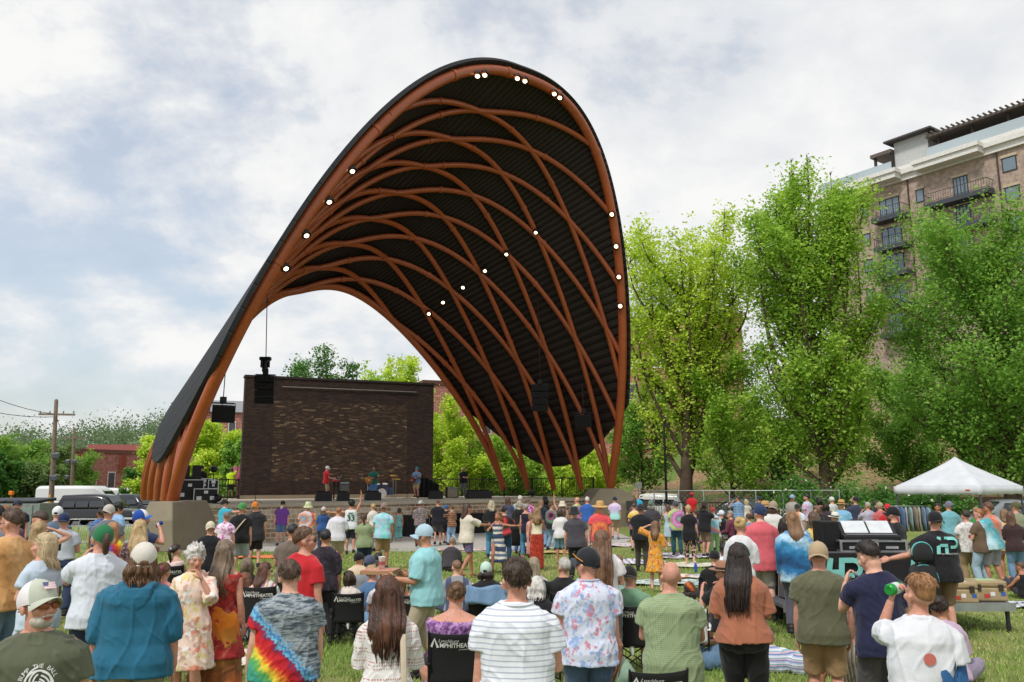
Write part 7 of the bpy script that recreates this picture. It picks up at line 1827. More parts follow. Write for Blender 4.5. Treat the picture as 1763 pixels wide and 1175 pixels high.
P('man in brown striped shirt sitting on the grass leaning back on one hand', 1468, 1052, 166, -25, legs='up', lean=-14, arms=('prop', 'knee'), hair=('buzz', '#5a4a40'), top=T_(C('vstripe', '#8a8072', '#b5ab9a', '#6b6256', sc=26.), 'short', .03), bottom=PA('#5a6a7a'), tone='t', group=ST_)
P('auburn haired woman in pale green shirt reclining at the bottom of the photo', 1078, 1080, 182, -55, 'f', legs='out', lean=-16, yaw=20, arms=('prop', 'lap'), hair=('long', '#7a4f35', '#a3714c', .34), top=T_('#8aa58f', 'short', .028), bottom=JE('#5a7590'), tone='r', group=ST_)
Q1 = P('woman in purple patterned dress sitting in a lettered camp chair', 784, 1001, 172, 0, 'f', 1.75, legs='chair', arms=('lap', 'lap'), hair=('bun', '#6b4f3a', '#8a6a4f'), dress=(C('blot', '#7a4a88', '#a06aa8', '#5a3568', '#b58fbd', sc=2.2), .38, .1), bottom=('pants', C('plain', '#7a3f86'), 1.5, 1.6), tone='r', group=CH_)
Q4 = P('man in sage green shirt and black mesh cap sitting in a camp chair', 1084, 973, 138, 0, fat=1.15, legs='chair', arms=('lap', 'lap'), hair=('buzz', '#b8b0a5'), hat=('cap', '#1b1718', 'back'), top=T_('#6f9578', 'short', .03), bottom=SH_C('#5a5f66'), tone='r', group=CH_)
p = P('large man in aqua fishing shirt and pale cap carrying a pizza box', 735, 901, 140, 72, fat=1.2, yaw=8, nod=10, face=True, glasses='black', arms=('carry', 'carry'), hair=('short', '#2f231e'), hat=('cap', '#a9c3cf', '#9fbccb'), top=T_('#8fc6ca', 'half', .036), bottom=PA('#b3a68d'), tone='m', group=FG); PZ = p
P('young man in orange tan dyed shirt and glasses at the left edge', 26, 874, 165, 28, yaw=22, arms=('front', 'front'), hair=('short', '#4f3a2d', '#6b5242'), top=T_(C('ramp', '#c08f58', '#cfa06a', '#b9854f', '#d3a874', sc=2., dirv=(.9, .2, .2)), 'short', .034), bottom=JE('#6d86a0'), tone='r', group=ML, glasses='black')
P('woman with blonde bob in pale blue t shirt looking left', 76, 915, 178, 45, 'f', yaw=32, face=True, arms=('front', 'down'), hair=('bob', '#b39a72', '#dcc9a3'), top=T_('#bccbdb', 'short', .03), bottom=JE('#b9c3cf'), tone='r', group=ML)
P('dark haired young man in black t shirt bending his head left', 76, 878, 118, 40, yaw=38, nod=18, arms=('front', 'front'), hair=('short', '#3d2c23', '#5d4636'), top=T_('#17181f'), bottom=PA('#c9bda8'), tone='r', group=ML)
P('long blonde haired woman raising a tattooed arm behind her head', 70, 896, 126, 5, 'f', arms=('front', 'behind'), hair=('long', '#a08058', '#cfb283', .4), top=T_('#d9dde3', 'tank'), bottom=JE('#6d86a0'), tone='l', group=ML)
P('officer in navy uniform and cap facing the camera at the left edge', 33, 860, 62, 172, yaw=-15, face=True, arms=('down', 'front'), hat=('cap', '#1d2233', '#232a3d', '#232a3d'), hair=('buzz', '#5a4a40'), top=T_('#151b30', 'short'), bottom=PA('#12172a'), tone='r', group=ML)
P('man in plain white cap half hidden behind the black t shirt', 99, 871, 84, 10, yaw=-20, hat=('cap', '#dcdde2'), hair=('buzz', '#8a7a70'), top=T_('#5a6a80'), bottom=PA('#4a4f5a'), tone='r', group=ML)
P('man in navy cap and pale grey t shirt with jeans and brown belt', 114, 882, 96, -12, arms=('front', 'front'), hat=('cap', '#1f2c52', 'back'), hair=('buzz', '#8a7a6a'), top=T_('#b5bac5', 'short'), bottom=JE('#2b3a58'), tone='r', group=ML, hem=.04)
P('person with dark hair cut by the left edge of the photo', -2, 868, 105, 10, hair=('short', '#1d1715'), top=T_('#8aa0c0'), bottom=PA('#333a4a'), tone='m', group=ML)
P('brown haired person just behind the orange tan shirt', 16, 873, 95, 0, hair=('short', '#54392c'), top=T_('#6a4a58'), bottom=PA('#333a4a'), group=ML)
P('man in light tan cap and grey t shirt in front of the black suv', 189, 868, 88, -15, yaw=-15, arms=('front', 'front'), hat=('cap', '#b9b0a8', 'back'), hair=('short', '#3d2f28'), top=T_('#6b6e78'), bottom=PA('#3a3f4a'), tone='r', group=ML)
P('dark haired young man in light blue t shirt by the crowd barriers', 204, 864, 68, -60, yaw=-25, arms=('down', 'down'), hair=('curly', '#1d1816'), top=T_('#8fb2d9'), bottom=SH_C('#3a3f4a'), tone='m', group=ML)
P('short person with black hair and blue checked shirt by the suv', 175, 875, 66, 20, hair=('short', '#191614'), top=T_(C('plaid', '#5a7aa8', '#9fb5d5', '#c5d2e6', sc=14.)), bottom=PA('#333a4a'), tone='k', group=ML)
P('man in green mesh cap and white t shirt with hand at his face', 173, 901, 180, 8, arms=('mouth', 'front'), yaw=12, hat=('cap', '#1f6b41', '#e0e0dc', None), hair=('pony', '#4a3022', '#6b4a38', .12), top=T_('#d0d6e0', 'short', .034), bottom=PA('#2b3550'), tone='r', group=ML)
P('strawberry blonde woman in colourful tie dye behind the green cap', 194, 898, 108, -10, 'f', hair=('long', '#a8714a', '#cf9a6a', .3), top=T_(TD['rain'], 'short'), bottom=JE('#4a6488'), tone='r', group=ML)
P('woman with long wavy blonde hair and dark floral dress by the pier', 240, 893, 122, -5, 'f', arms=('front', 'down'), hair=('wavy', '#b08f62', '#e0c592', .5), dress=(C('floral', '#4a3038', '#8a6a70', '#a08890', sc=2.2), .5, .12, 'short'), tone='r', group=ML)
p = P('bearded man in blue and white cap drinking from a can', 243, 876, 106, -62, yaw=-18, nod=-6, face=True, arms=('front', 'drink'), hat=('cap', '#1f4aa0', '#2a62b8', '#e0e0e6'), hair=('buzz', '#6b4a35'), beard=('short', '#6b4a35'), top=T_('#2a3558'), bottom=SH_C('#4a4f5a'), tone='r', group=ML); DRK = p
P('girl with braided honey blonde hair before the white t shirt', 192, 948, 165, 10, 'f', hair=('braid', '#9a7348', '#cfa873'), dress=(C('blot', '#c9a9b0', '#8fb8d0', '#d8c0a8', sc=1.), .3, .12), tone='l', group=ML)
Q5 = P('girl with dark ponytail and pale blue tie in a camp chair', 304, 936, 92, -20, 'f', legs='chair', yaw=-30, arms=('lap', 'lap'), hair=('pony', '#2b1d18', '#4a352b', .26, '#9ab8c9'), top=T_('#e0c9c4', 'tank'), bottom=PA('#5a4a50'), tone='l', group=CH_)
P('child with red brown ponytail and magenta hair tie', 283, 971, 150, -10, 'f', hair=('pony', '#6b4230', '#9a6a4a', .30, '#c02f8a'), top=T_('#c97f8a'), bottom=PA('#5a4a60'), tone='r', group=ML)
P('man in cream cap and black t shirt in front of the brick stage', 363, 897, 94, -4, hat=('cap', '#c9bfa9', 'back'), hair=('buzz', '#b8ada0'), top=T_('#15161c'), bottom=PA('#3a3d45'), tone='r', group=ML)
P('short haired woman in pink tie dye shirt and pale denim shorts', 389, 881, 69, -8, 'f', 1.2, arms=('front', 'loose'), hair=('short', '#6b5a52', '#8f7d72'), top=T_(TD['pink'], 'short', .03), bottom=SH_C('#8fa6b5', .7), tone='r', group=ML)
p = P('bearded man in green cap with a tan strap across his black shirt', 417, 865, 67, -18, yaw=-30, arms=('front', 'down'), hat=('cap', '#4a8a4f', 'back'), hair=('buzz', '#3a2a22'), beard=('short', '#2b1f1a'), top=T_('#131317', 'short', .028), bottom=SH_C('#9aa0a8'), tone='r', group=ML)
m = M(p['T'], p['k']); m.tube([(.13, .0, .49), (.10, -.12, .42), (-.05, -.155, .22), (-.17, -.10, .04)], [(.018, .006)] * 4, 8, sub=4); m.build('bag_strap', C('plain', '#b3a78f'), p['e'])
P('man in turquoise polo and black cap resting an arm on the stage', 388, 859, 51, -50, yaw=-20, arms=('down', 'side'), hat=('cap', '#1d1a1a'), hair=('buzz', '#4a3a30'), top=T_('#38a5bd'), bottom=PA('#3a3d45'), tone='r', group=SF)
P('tattooed man in charcoal t shirt and orange knit cap with dark shorts', 442, 863, 60, -5, fat=1.1, arms=('loose', 'loose'), hat=('cap', '#c9782a', 'back'), hair=('curly', '#a8a29a'), top=T_('#26252a', 'short', .034), bottom=SH_C('#241a1d', 1.), tone='r', group=DN, hem=-.2)
P('person with frizzy grey brown hair sitting low on the grass', 426, 960, 95, 0, legs='cross', arms=('lap', 'lap'), hair=('mop', '#6b5a4a', '#9a8874'), top=T_('#1a1a1e'), bottom=PA('#4a4a50'), group=ST_)
Q3 = P('woman with straight auburn hair and red striped white blouse in a camp chair', 456, 966, 125, -18, 'f', legs='chair', yaw=-35, arms=('lap', 'lap'), glasses='black', hair=('long', '#4f2f25', '#7a4f3d', .34), top=T_(C('vstripe', '#e0dcdc', '#ded8d6', '#c97f8f', '#e2dcd6', '#d0a36a', sc=10.), 'half', .034), bottom=PA('#4a4a55'), tone='r', group=CH_)
P('child with brown hair beside the striped blouse', 424, 985, 120, -10, legs='cross', arms=('lap', 'lap'), hair=('bob', '#6b432c', '#8f6242'), top=T_('#8a8f98'), bottom=PA('#5a4a50'), group=ST_)
P('man with black hair in plain taupe t shirt standing by the red shirt', 502, 901, 112, -2, fat=1.1, arms=('front', 'front'), hair=('short', '#171414', '#2b2523'), top=T_('#6d5f55', 'short', .03), bottom=PA('#4a4a4f'), tone='m', group=ML)
P('black haired person in dark purple patterned shirt behind the red shirt', 562, 910, 118, -15, arms=('down', 'down'), hair=('short', '#171315'), top=T_(C('blot', '#1f1a22', '#3a2f3d', '#2a222b', sc=1.6), 'roll', .03), bottom=PA('#222226'), tone='m', group=ML)
P('grey bearded man in purple t shirt and denim shorts facing the camera', 486, 862, 43.5, 170, fat=1.15, yaw=-20, face=True, arms=('loose', 'loose'), hat=('cap', '#1d1a1c', 'back'), hair=('buzz', '#8a8078'), beard=('long', '#b9b3ab'), top=T_('#6b3a8f', 'short', .03), bottom=SH_C('#4a6485'), tone='r', group=SF)
P('person in rainbow tie dye shirt and speckled bucket hat', 530, 863, 54, -8, fat=1.1, hat=('bucket', C('blot', '#b9bd8f', '#8fa06a', '#d5d3b5', sc=2.)), hair=('buzz', '#6b5a4a'), top=T_(C('rings', '#d8c9c0', '#c9506a', '#e0a03a', '#5a9fc0', '#e07a3a', '#b8b8c0', sc=3., dirv=(-.1, 0, 1.3)), 'short', .032), bottom=PA('#9a9490'), tone='r', group=SF)
P('woman in royal blue top with a pale patterned headscarf', 557, 872, 49, 0, 'f', 1.15, arms=('front', 'front'), hat=('beanie', C('floral', '#cdb9b5', '#b58f92', sc=3.)), hair=('long', '#4a3a32', '#6b5648', .28), top=T_('#2a4f8a', 'half', .034), bottom=PA('#2f3d5a'), group=SF)
P('man in white polo and khaki cargo shorts with cropped red hair', 582, 873, 61.5, -3, fat=1.15, arms=('loose', 'front'), hair=('buzz', '#8a5a3f'), top=T_('#d5d3db', 'half', .034), bottom=SH_C('#a8987c', .98), shoes='#1f4a6b', tone='r', group=DN)
p = P('person in white basketball jersey number 33 raising one hand', 605, 860, 50, -4, arms=('side', 'raise'), hair=('curly', '#121011'), top=T_('#d9dde0', 'tank', .034), bottom=SH_C('#2a3040'), tone='m', group=SF)
v, f = text_mesh('33', .26, bold=.006); print_on(p, 'lettering', v, f, 0, .23, plain('jersey_green', '#1f5a42', .8)); v, f = text_mesh('BIRD', .075, bold=.002); print_on(p, 'lettering', v, f, 0, .385, plain('jersey_green', '#1f5a42', .8))
P('woman with tied brown hair in sage t shirt and dark jeans', 629, 884, 66, 0, 'f', 1.25, arms=('front', 'front'), hair=('pony', '#3d2a20', '#5a4030', .2), top=T_('#86936f', 'short', .034), bottom=JE('#1f2d48'), tone='r', group=DN)
P('blonde woman in white top with a yellow flower in her hair', 643, 867, 48, 30, 'f', yaw=20, arms=('front', 'front'), hair=('bun', '#a88a5a', '#d8c08a'), top=T_('#d8d2c9', 'long'), bottom=PA('#cdd3d8'), group=SF)
P('man in aqua tie dye shirt and khaki shorts with brown cap', 660, 865, 61, -3, fat=1.1, arms=('loose', 'loose'), hat=('cap', '#8a7268', 'back'), hair=('curly', '#2f221c'), top=T_(TD['aqua'], 'short', .034), bottom=SH_C('#9a7d58', .98), tone='t', group=DN)
P('barefoot woman in wide teal jumpsuit bending her dark head', 687, 875, 41, 8, 'f', nod=30, arms=('loose', 'loose'), hair=('long', '#1d1614', '#3a2c26', .22), dress=(C('plain', '#68a09c'), .15, .08), bottom=('pants', C('plain', '#68a09c'), 1.85, 2.4), tone='m', shoes=None, group=SF)
P('person in paisley patterned jacket and black and white bandana', 724, 861, 45.5, -12, arms=('front', 'front'), yaw=-20, hat=('beanie', C('blot', '#c9c9c9', '#1d1d20', sc=3.)), hair=('short', '#1d1715'), top=T_(C('floral', '#4a4550', '#a86a5a', '#8f9aa0', '#c9b9a8', sc=2.2), 'long', .034), bottom=PA('#5a5048'), tone='k', group=SF)
P('man in black t shirt and dark grey shorts below the stage', 754, 860, 44, 6, fat=1.1, arms=('front', 'front'), hair=('buzz', '#5a4235'), top=T_('#14161f', 'short', .03), bottom=SH_C('#4a4749', .9), tone='r', group=SF)
P('woman in brown plaid shirt and light jeans reaching to the left', 778, 870, 44, 25, 'f', arms=('reach', 'front'), hair=('bun', '#5a3d2a', '#7a5840'), top=T_(C('plaid', '#9a7258', '#6b4a3a', '#c9b090', sc=12.), 'roll', .03), bottom=JE('#8fb0cf', 1.3), group=SF)
p = P('long haired man in cream shirt and purple patterned shorts dancing barefoot', 804, 866, 66, -52, yaw=-10, legs='walk', step=-.22, arms=('reach', 'reach'), hair=('long', '#3a261e', '#5d4234', .30), top=T_('#d3cabb', 'half', .032), bottom=SH_C(C('floral', '#5a4a78', '#4f8a7a', '#a8607a', sc=1.6), .8), shoes=None, tone='t', group=DN)
P('smiling woman in navy and cream patterned long dress facing the camera', 857, 880, 62.5, 165, 'f', yaw=-15, face=True, legs='walk', arms=('side', 'reach'), hair=('wavy', '#7a5236', '#a8794f', .32), dress=(C('stripe', '#39496b', '#d8d2c4', '#5a6a8a', '#cfc9bd', '#2f3d5f', sc=3.), .62, .17), tone='t', shoes='#7a5a40', group=DN)
P('blonde woman with a black shoulder bag and blue jeans', 846, 861, 53, -8, 'f', arms=('front', 'front'), hair=('wavy', '#a3957c', '#cfc3a8', .28), top=T_('#17171b', 'half', .034), bottom=JE('#4f86ad'), group=DN)
P('brown haired woman in slate blue top with a bright blue strap', 874, 855, 43, 0, 'f', arms=('front', 'front'), hair=('bob', '#4a2f24', '#6b4a3a'), top=T_('#454a63', 'short', .03), bottom=JE('#3f5f85'), group=SF)
P('dark haired woman in red and black tie dye shirt pushing a stroller', 869, 872, 56.5, -14, 'f', 1.1, arms=('front', 'reach'), hair=('bun', '#171213'), top=T_(TD['rbk'], 'roll', .028), bottom=JE('#22466b'), tone='l', group=DN)
P('grey blonde woman in black half sleeve top by the stage', 893, 861, 50, -18, 'f', yaw=10, arms=('front', 'front'), hair=('wavy', '#9a8d78', '#c4b9a3', .24), top=T_('#18181c', 'half', .034), bottom=JE('#3f6a92'), group=SF)
P('woman with cropped grey hair in navy sleeveless top and skinny jeans', 906, 867, 53, 14, 'f', arms=('down', 'front'), hair=('short', '#8f8a84', '#b5b0a8'), top=T_('#221f33', 'tank', .024), bottom=JE('#4f86ad'), tone='r', shoes='#b59080', group=DN)
P('barefoot woman in cream tube top and long rust red skirt', 924, 873, 61, -4, 'f', arms=('loose', 'hold'), hair=('wavy', '#7d5f3c', '#ab8a5c', .42), top=T_('#d8cfb3', 'tube', .012), hem=.06, bottom=('skirt', C('blot', '#a8331f', '#c4482a', '#8a2a1a', sc=1.5), .86, .03), tone='t', shoes=None, group=DN)
P('woman in pink top half hidden behind the rust red skirt', 915, 884, 54, -10, 'f', arms=('down', 'down'), hair=('long', '#8a6a4a', '#b08f6a', .2), top=T_('#d09a9a', 'tank'), bottom=('skirt', C('plain', '#c98a8a'), .7, .05), tone='r', group=DN)
P('long haired woman in navy top next to the black feathered hat', 932, 860, 46, -25, 'f', arms=('front', 'front'), hair=('long', '#7a5c40', '#a08260', .36), top=T_('#1d2740', 'short'), bottom=JE('#7a9ab8'), group=SF)
P('person in black tie dye t shirt and faded blue jeans', 949, 865, 48.5, -35, arms=('front', 'front'), hair=('short', '#4a3528'), top=T_(TD['bk'], 'short', .03), bottom=JE('#7d9ab5'), group=DN)
P('tall person in a black shaggy hat and black clothes near the stage', 939, 854, 44, 0, hat=('bucket', '#0e0e10'), hair=('mop', '#0f0e10'), top=T_('#121214', 'long'), bottom=PA('#121214'), tone='k', group=SF)
P('woman in cream bucket hat with long brown hair and an arm bent overhead', 969, 862, 48.5, 6, 'f', arms=('raise', 'front'), hat=('bucket', '#d3c8b3'), hair=('long', '#5d4030', '#82604a', .48), top=T_('#d3b9a8', 'tank'), bottom=JE('#6b8fb0'), tone='r', group=SF)
P('woman in white blouse and turquoise striped skirt', 965, 875, 57, 4, 'f', 1.1, arms=('front', 'front'), hair=('bob', '#3a2c26', '#5a463b', .2), top=T_('#dad8da', 'long', .034), bottom=('shorts', C('vstripe', '#2f9fae', '#c9704a', '#3fb0b8', '#6a4f9a', '#2f9fae', sc=9.), 1.0, 1.8), tone='t', shoes=None, group=DN)
P('man in charcoal polo shirt and black bucket hat', 991, 871, 69, -3, fat=1.12, arms=('loose', 'loose'), hat=('bucket', '#232628'), hair=('buzz', '#5a4a40'), top=T_('#45424a', 'short', .034), bottom=PA('#1b1b20'), tone='r', group=DN)
P('red faced man in tie dye shirt by the stage beside the blue shirt', 993, 856, 43, 40, yaw=20, face=True, hair=None, top=T_(TD['pg']), bottom=SH_C('#5a5f6a'), tone='r', group=SF)
P('white haired man in royal blue t shirt and stone shorts', 1011, 855, 43.5, 8, fat=1.1, arms=('front', 'front'), hair=('short', '#cfcbc4', '#e8e5e0'), top=T_('#2f5fa8', 'short', .032), bottom=SH_C('#c4bba8', .95), tone='r', group=SF)
P('man in red tie dye shirt and straw hat with cream trousers', 1032, 861, 65, 0, arms=('loose', 'loose'), hat=('straw', '#c49c64', '#c49c64'), hair=('buzz', '#8a7460'), top=T_(TD['redt'], 'short', .034), bottom=PA('#d0c6b3', 1.2), tone='r', group=DN)
P('man in pastel lilac and mint t shirt with navy cap and shorts', 1058, 855, 40.5, 0, arms=('front', 'down'), yaw=30, hat=('cap', '#1d2640'), hair=('short', '#2b211d'), top=T_(TD['past'], 'short', .034), bottom=SH_C('#9a8466', .9), tone='r', shoes='#3f5f7a', group=SF)
P('person with brown bob and grey top near the right pier', 1092, 859, 40, -8, 'f', hair=('bob', '#3d2a22', '#5a4236'), top=T_('#5f5458', 'long'), bottom=PA('#3a3a42'), group=RT)
P('bald man in turquoise shirt beside the white suv', 1098, 850, 35, 150, yaw=-20, face=True, hair=('bald', '#6b5a50'), top=T_('#2f9fc4'), bottom=PA('#4a4a50'), tone='r', group=RT)
P('woman in yellow and purple tie dye shirt and black shorts', 1092, 866, 49.5, 12, 'f', arms=('front', 'front'), hair=('short', '#4a352a'), top=T_(TD['yp'], 'short', .03), bottom=SH_C('#17171b', .8), tone='l', group=RT)
P('man in black t shirt and dark cap left of the grey shirted man', 1102, 867, 62, -6, fat=1.1, arms=('front', 'hip'), hat=('cap', '#2b2a30', 'back'), hair=('buzz', '#5a4438'), top=T_('#17191f', 'short', .034), bottom=PA('#3a352f'), tone='t', group=RT)
P('grey haired man in grey shirt and green cap', 1121, 861, 54, 4, fat=1.1, hat=('cap', '#5f7468', 'back'), hair=('mop', '#9a958c', '#bab5ac'), top=T_('#3f3b42', 'short', .034), bottom=PA('#45413d'), tone='r', group=RT)
P('woman in pale blue sundress raising her hands to her face', 1150, 868, 50, 8, 'f', arms=('mouth', 'phone'), yaw=20, hair=('long', '#5a3a2b', '#7d563f', .26), dress=(C('plain', '#a9c0cb'), .34, .1), tone='r', shoes=None, group=RT)
P('man in pink and green tie dye shirt and dark teal trousers', 1163, 862, 52, 4, yaw=22, arms=('front', 'front'), hat=('cap', '#4a4a52', '#5a4a52'), hair=('buzz', '#8a8078'), top=T_(TD['pg'], 'short', .034), bottom=PA('#1f4a55'), tone='r', group=RT)
p = P('man in red t shirt and red cap standing before a thick trunk', 1190, 847, 37, 165, yaw=12, face=True, arms=('down', 'down'), hat=('cap', '#b8262c', '#c9282e'), hair=('buzz', '#1a1412'), top=T_('#c01a24', 'short', .034), bottom=PA('#3a3a40'), tone='d', group=RT)
P('blonde person in long black t shirt and ripped black leggings', 1185, 869, 58, -4, 'f', 1.05, arms=('down', 'loose'), hair=('pony', '#a88a60', '#cfb488', .16), top=T_('#141318', 'short', .036), bottom=('pants', C('blot', '#17161a', '#17161a', '#c9a48f', sc=1.4), 1.45), hem=-.2, tone='l', shoes=None, group=RT)
P('man in wide black hat and black shirt with brown shorts', 1211, 862, 53, -30, arms=('front', 'reach'), hat=('straw', '#3d322d', '#1d1816'), hair=('long', '#2b201b', '#4a382f', .24), top=T_('#15151a', 'short', .034), bottom=SH_C('#7a6250'), tone='r', group=RT)
P('person in sky blue tie dye shirt and light green trousers with red knit cap', 1227, 873, 52, -3, arms=('front', 'front'), hat=('beanie', '#a8353a'), hair=('short', '#6b5040'), top=T_(TD['sky'], 'short', .034), bottom=PA('#86b06a', 1.2), tone='l', group=RT)
Q9 = P('seated man in white cap and black t shirt by the picket fence', 1242, 878, 48, 60, legs='chair', arms=('lap', 'lap'), hat=('cap', '#d5d9e0'), hair=('buzz', '#9a958c'), top=T_('#17191f', 'short', .03), bottom=PA('#3a3d45'), tone='r', group=CH_)
Q10 = P('seated grey haired man in maroon long sleeve shirt', 1258, 879, 49.5, 66, legs='chair', yaw=12, arms=('lap', 'lap'), hair=('short', '#8a8680', '#aaa6a0'), top=T_('#6b2f44', 'long', .03), bottom=PA('#b5b2ae'), tone='r', group=CH_)
P('man in blue plaid shirt drinking beside the tree trunk', 1270, 853, 43, 30, yaw=10, arms=('drink', 'down'), hair=('short', '#3d2c24'), top=T_(C('plaid', '#7f9cbc', '#bccbdc', '#d5dde6', sc=10.), 'short', .034), bottom=PA('#2f3545'), tone='r', group=RT)
P('blonde woman in white top next to the blue plaid shirt', 1285, 859, 41, 15, 'f', hair=('wavy', '#b59f78', '#dccba6', .22), top=T_('#cdc6bd', 'short'), bottom=JE('#8a97a5'), tone='r', group=RT)
P('man in dark cap partly hidden behind the tan straw hat', 1307, 854, 42, 10, hat=('cap', '#2a3040'), hair=('buzz', '#6b5a50'), top=T_('#3a4a60'), bottom=PA('#3a3d45'), tone='r', group=RT)
p = P('girl in orange kimono dress with a purple flower in her hair', 1127, 896, 76, 2, 'f', arms=('behind', 'hold'), hair=('long', '#6b4a32', '#94704e', .42), dress=(C('floral', '#d88f24', '#b8483a', '#e0bd4a', '#9a9a95', sc=1.1), .42, .24, 'flow'), tone='l', shoes=None, group=DN)
m = M(p['H'], p['k'])
for i in range(6): a = i * 1.047; m.ell((-.088, .01 + .026 * math.cos(a), .18 + .026 * math.sin(a)), (.012, .02, .02))
m.build('hair_flower', plain('flower_purple', '#a85ab0', .6), p['e'])
P('woman with blonde bun in white long sleeve blouse', 1272, 889, 111, -10, 'f', yaw=-15, arms=('front', 'front'), hair=('bun', '#b58f55', '#dcbf85'), top=T_('#d8d6da', 'long', .028), bottom=JE('#5f83a8'), tone='r', group=RT)
P('man in coral long sleeve shirt and navy cap with stone shorts', 1308, 867, 98, 10, yaw=25, arms=('front', 'front'), hat=('cap', '#26365a'), hair=('short', '#3d2c26'), top=T_('#d0606a', 'roll', .034), bottom=SH_C('#b5b0a3'), tone='l', group=RT, hem=-.16)
P('man in tan straw hat and charcoal shirt behind the coral shirt', 1316, 861, 68, 12, yaw=15, hat=('straw', '#b5905a', '#7a5f3a'), hair=('long', '#4a4038', '#6b6056', .2), top=T_('#45454c'), bottom=PA('#4a4a50'), tone='r', group=RT)
P('long haired person in white shirt and tan cap with khaki shorts', 1329, 862, 70, -8, hat=('cap', '#a08f7c', 'back'), hair=('long', '#4a3328', '#6b4c3c', .2), top=T_('#d3d2cf', 'half', .034), bottom=SH_C('#a8987c'), tone='r', group=RT, hem=-.2)
P('long haired person in blue tie dye long sleeve shirt by the deck', 1365, 880, 109, -2, yaw=18, arms=('down', 'front'), hair=('long', '#7d5a3f', '#a37f5d', .36), top=T_(TD['blue'], 'long', .034), bottom=PA('#4f4c58'), tone='r', group=RT, hem=-.16)
P('woman with brown bob in multicoloured tie dye t shirt at the console', 1403, 880, 94, -4, 'f', 1.1, arms=('front', 'front'), hair=('bob', '#54402f', '#735a45', .22), top=T_(TD['rainv'], 'short', .034), bottom=PA('#3a3a42'), tone='r', group=RT)
P('man in grey t shirt and blue cap with sunglasses facing the camera', 1363, 851, 44.5, 170, yaw=-10, face=True, glasses='black', hat=('cap', '#8fa5bd', '#5f7f9f'), hair=('buzz', '#6b5a50'), top=T_('#a09a95', 'short', .032), bottom=PA('#4a4f58'), tone='r', group=RT)
P('person in green and yellow tie dye vest over a white shirt', 1371, 867, 53, -15, hat=('cap', '#2a2f2a', 'back'), hair=('buzz', '#4a3a30'), top=T_(C('ramp', '#8fae3a', '#d8cf3a', '#5f9a4a', '#d07a3a', '#c9d6e0', '#d5dde6', sc=1.6, dirv=(1., .2, .1)), 'short', .034), bottom=PA('#5a5a60'), tone='r', group=RT)
P('bearded man in pink and blue tie dye standing by the shrubs', 1389, 850, 46, 60, yaw=20, arms=('down', 'down'), hair=('short', '#1d1716'), beard=('short', '#1d1716'), top=T_(TD['pinkblue'], 'short', .034), bottom=SH_C('#9a9a95'), tone='r', group=RT)
P('woman with dark curly hair behind the multicoloured tie dye', 1411, 858, 45, 40, 'f', hair=('mop', '#1d1614'), top=T_('#2a2226', 'tank'), bottom=PA('#333338'), tone='t', group=RT)
P('brown haired girl in navy top looking left by the console', 1408, 870, 56, 50, 'f', hair=('long', '#6b4a38', '#8a6650', .24), top=T_('#1f2638'), bottom=PA('#333338'), group=RT)
P('woman with dark brown hair between the girl and the straw hat', 1421, 866, 52, 10, 'f', hair=('mop', '#2b1d18'), top=T_('#3a3038'), bottom=PA('#333338'), group=RT)
P('man in green fronted white cap and pale shirt looking left', 1433, 855, 44.5, 55, yaw=20, hat=('cap', '#c9ccc0', '#6a8a70'), hair=('short', '#2b211d'), top=T_('#c5c8c6'), bottom=PA('#4a4f58'), tone='r', group=RT)
P('man in tan straw hat and light blue printed t shirt', 1448, 859, 57, -6, hat=('straw', '#bd9558', '#4a3a2a'), hair=('buzz', '#8a7460'), top=T_('#7fb5d6', 'short', .034), bottom=PA('#4a4f58'), tone='r', group=RT)
P('person in white fedora with black band just behind the console', 1435, 880, 71, 4, hat=('fedora', '#d9d3c8', '#1d1a1a'), hair=('buzz', '#8a7a6a'), top=T_('#5a6a7a'), bottom=PA('#4a4f58'), tone='r', group=RT)
P('man in navy t shirt and tan fronted cap looking left', 1471, 854, 50.5, 30, yaw=30, arms=('front', 'front'), hat=('cap', '#1f2026', '#b59a78', '#b59a78'), hair=('short', '#1d1716'), beard=('short', '#4a3a30'), top=T_('#33384f', 'short', .034), bottom=PA('#3a3f48'), tone='r', group=RT)
P('grey haired man in pale lavender t shirt', 1495, 864, 55, 18, yaw=10, arms=('mouth', 'front'), hair=('buzz', '#9a948c'), top=T_('#aaa7b8', 'short', .034), bottom=PA('#4a4f58'), tone='r', group=RT)
P('man in salmon t shirt and khaki cap', 1516, 864, 55.5, 20, yaw=25, hat=('cap', '#a3967a'), hair=('buzz', '#9a8a7a'), top=T_('#bd5f5f', 'short', .034), bottom=PA('#4a4f58'), tone='r', group=RT)
P('dark haired woman between the lavender and salmon shirts', 1507, 861, 45, 40, 'f', hair=('bob', '#3a2620', '#54392f'), top=T_('#3a3038'), bottom=PA('#333338'), tone='r', group=RT)
P('person in red cap behind the bearded sound engineer', 1528, 867, 60, 5, hat=('cap', '#c4262c', 'back'), hair=('buzz', '#2b201b'), top=T_('#b8262c'), bottom=PA('#333338'), group=RT)
P('bearded sound engineer in black t shirt and black cap at the console', 1538, 871, 94, 62, yaw=12, arms=('keys', 'front'), hat=('cap', '#17161a', '#17161a'), hair=('buzz', '#2b201b'), beard=('short', '#3d2a20'), top=T_('#15171d', 'short', .034), bottom=PA('#26262b'), tone='r', group=RT, z0=.0)
p = P('heavy man in black HP t shirt and black cap leaning on the seat', 1608, 879, 114, 22, fat=1.38, arms=(((.55, .3, -.8), (.85, .35, -.22), .4), 'down'), hat=('cap', '#17161a', 'back'), hair=('buzz', '#4a3528'), top=T_('#17151b', 'short', .034), bottom=SH_C('#7a6248', 1.), tone='r', group=RT)
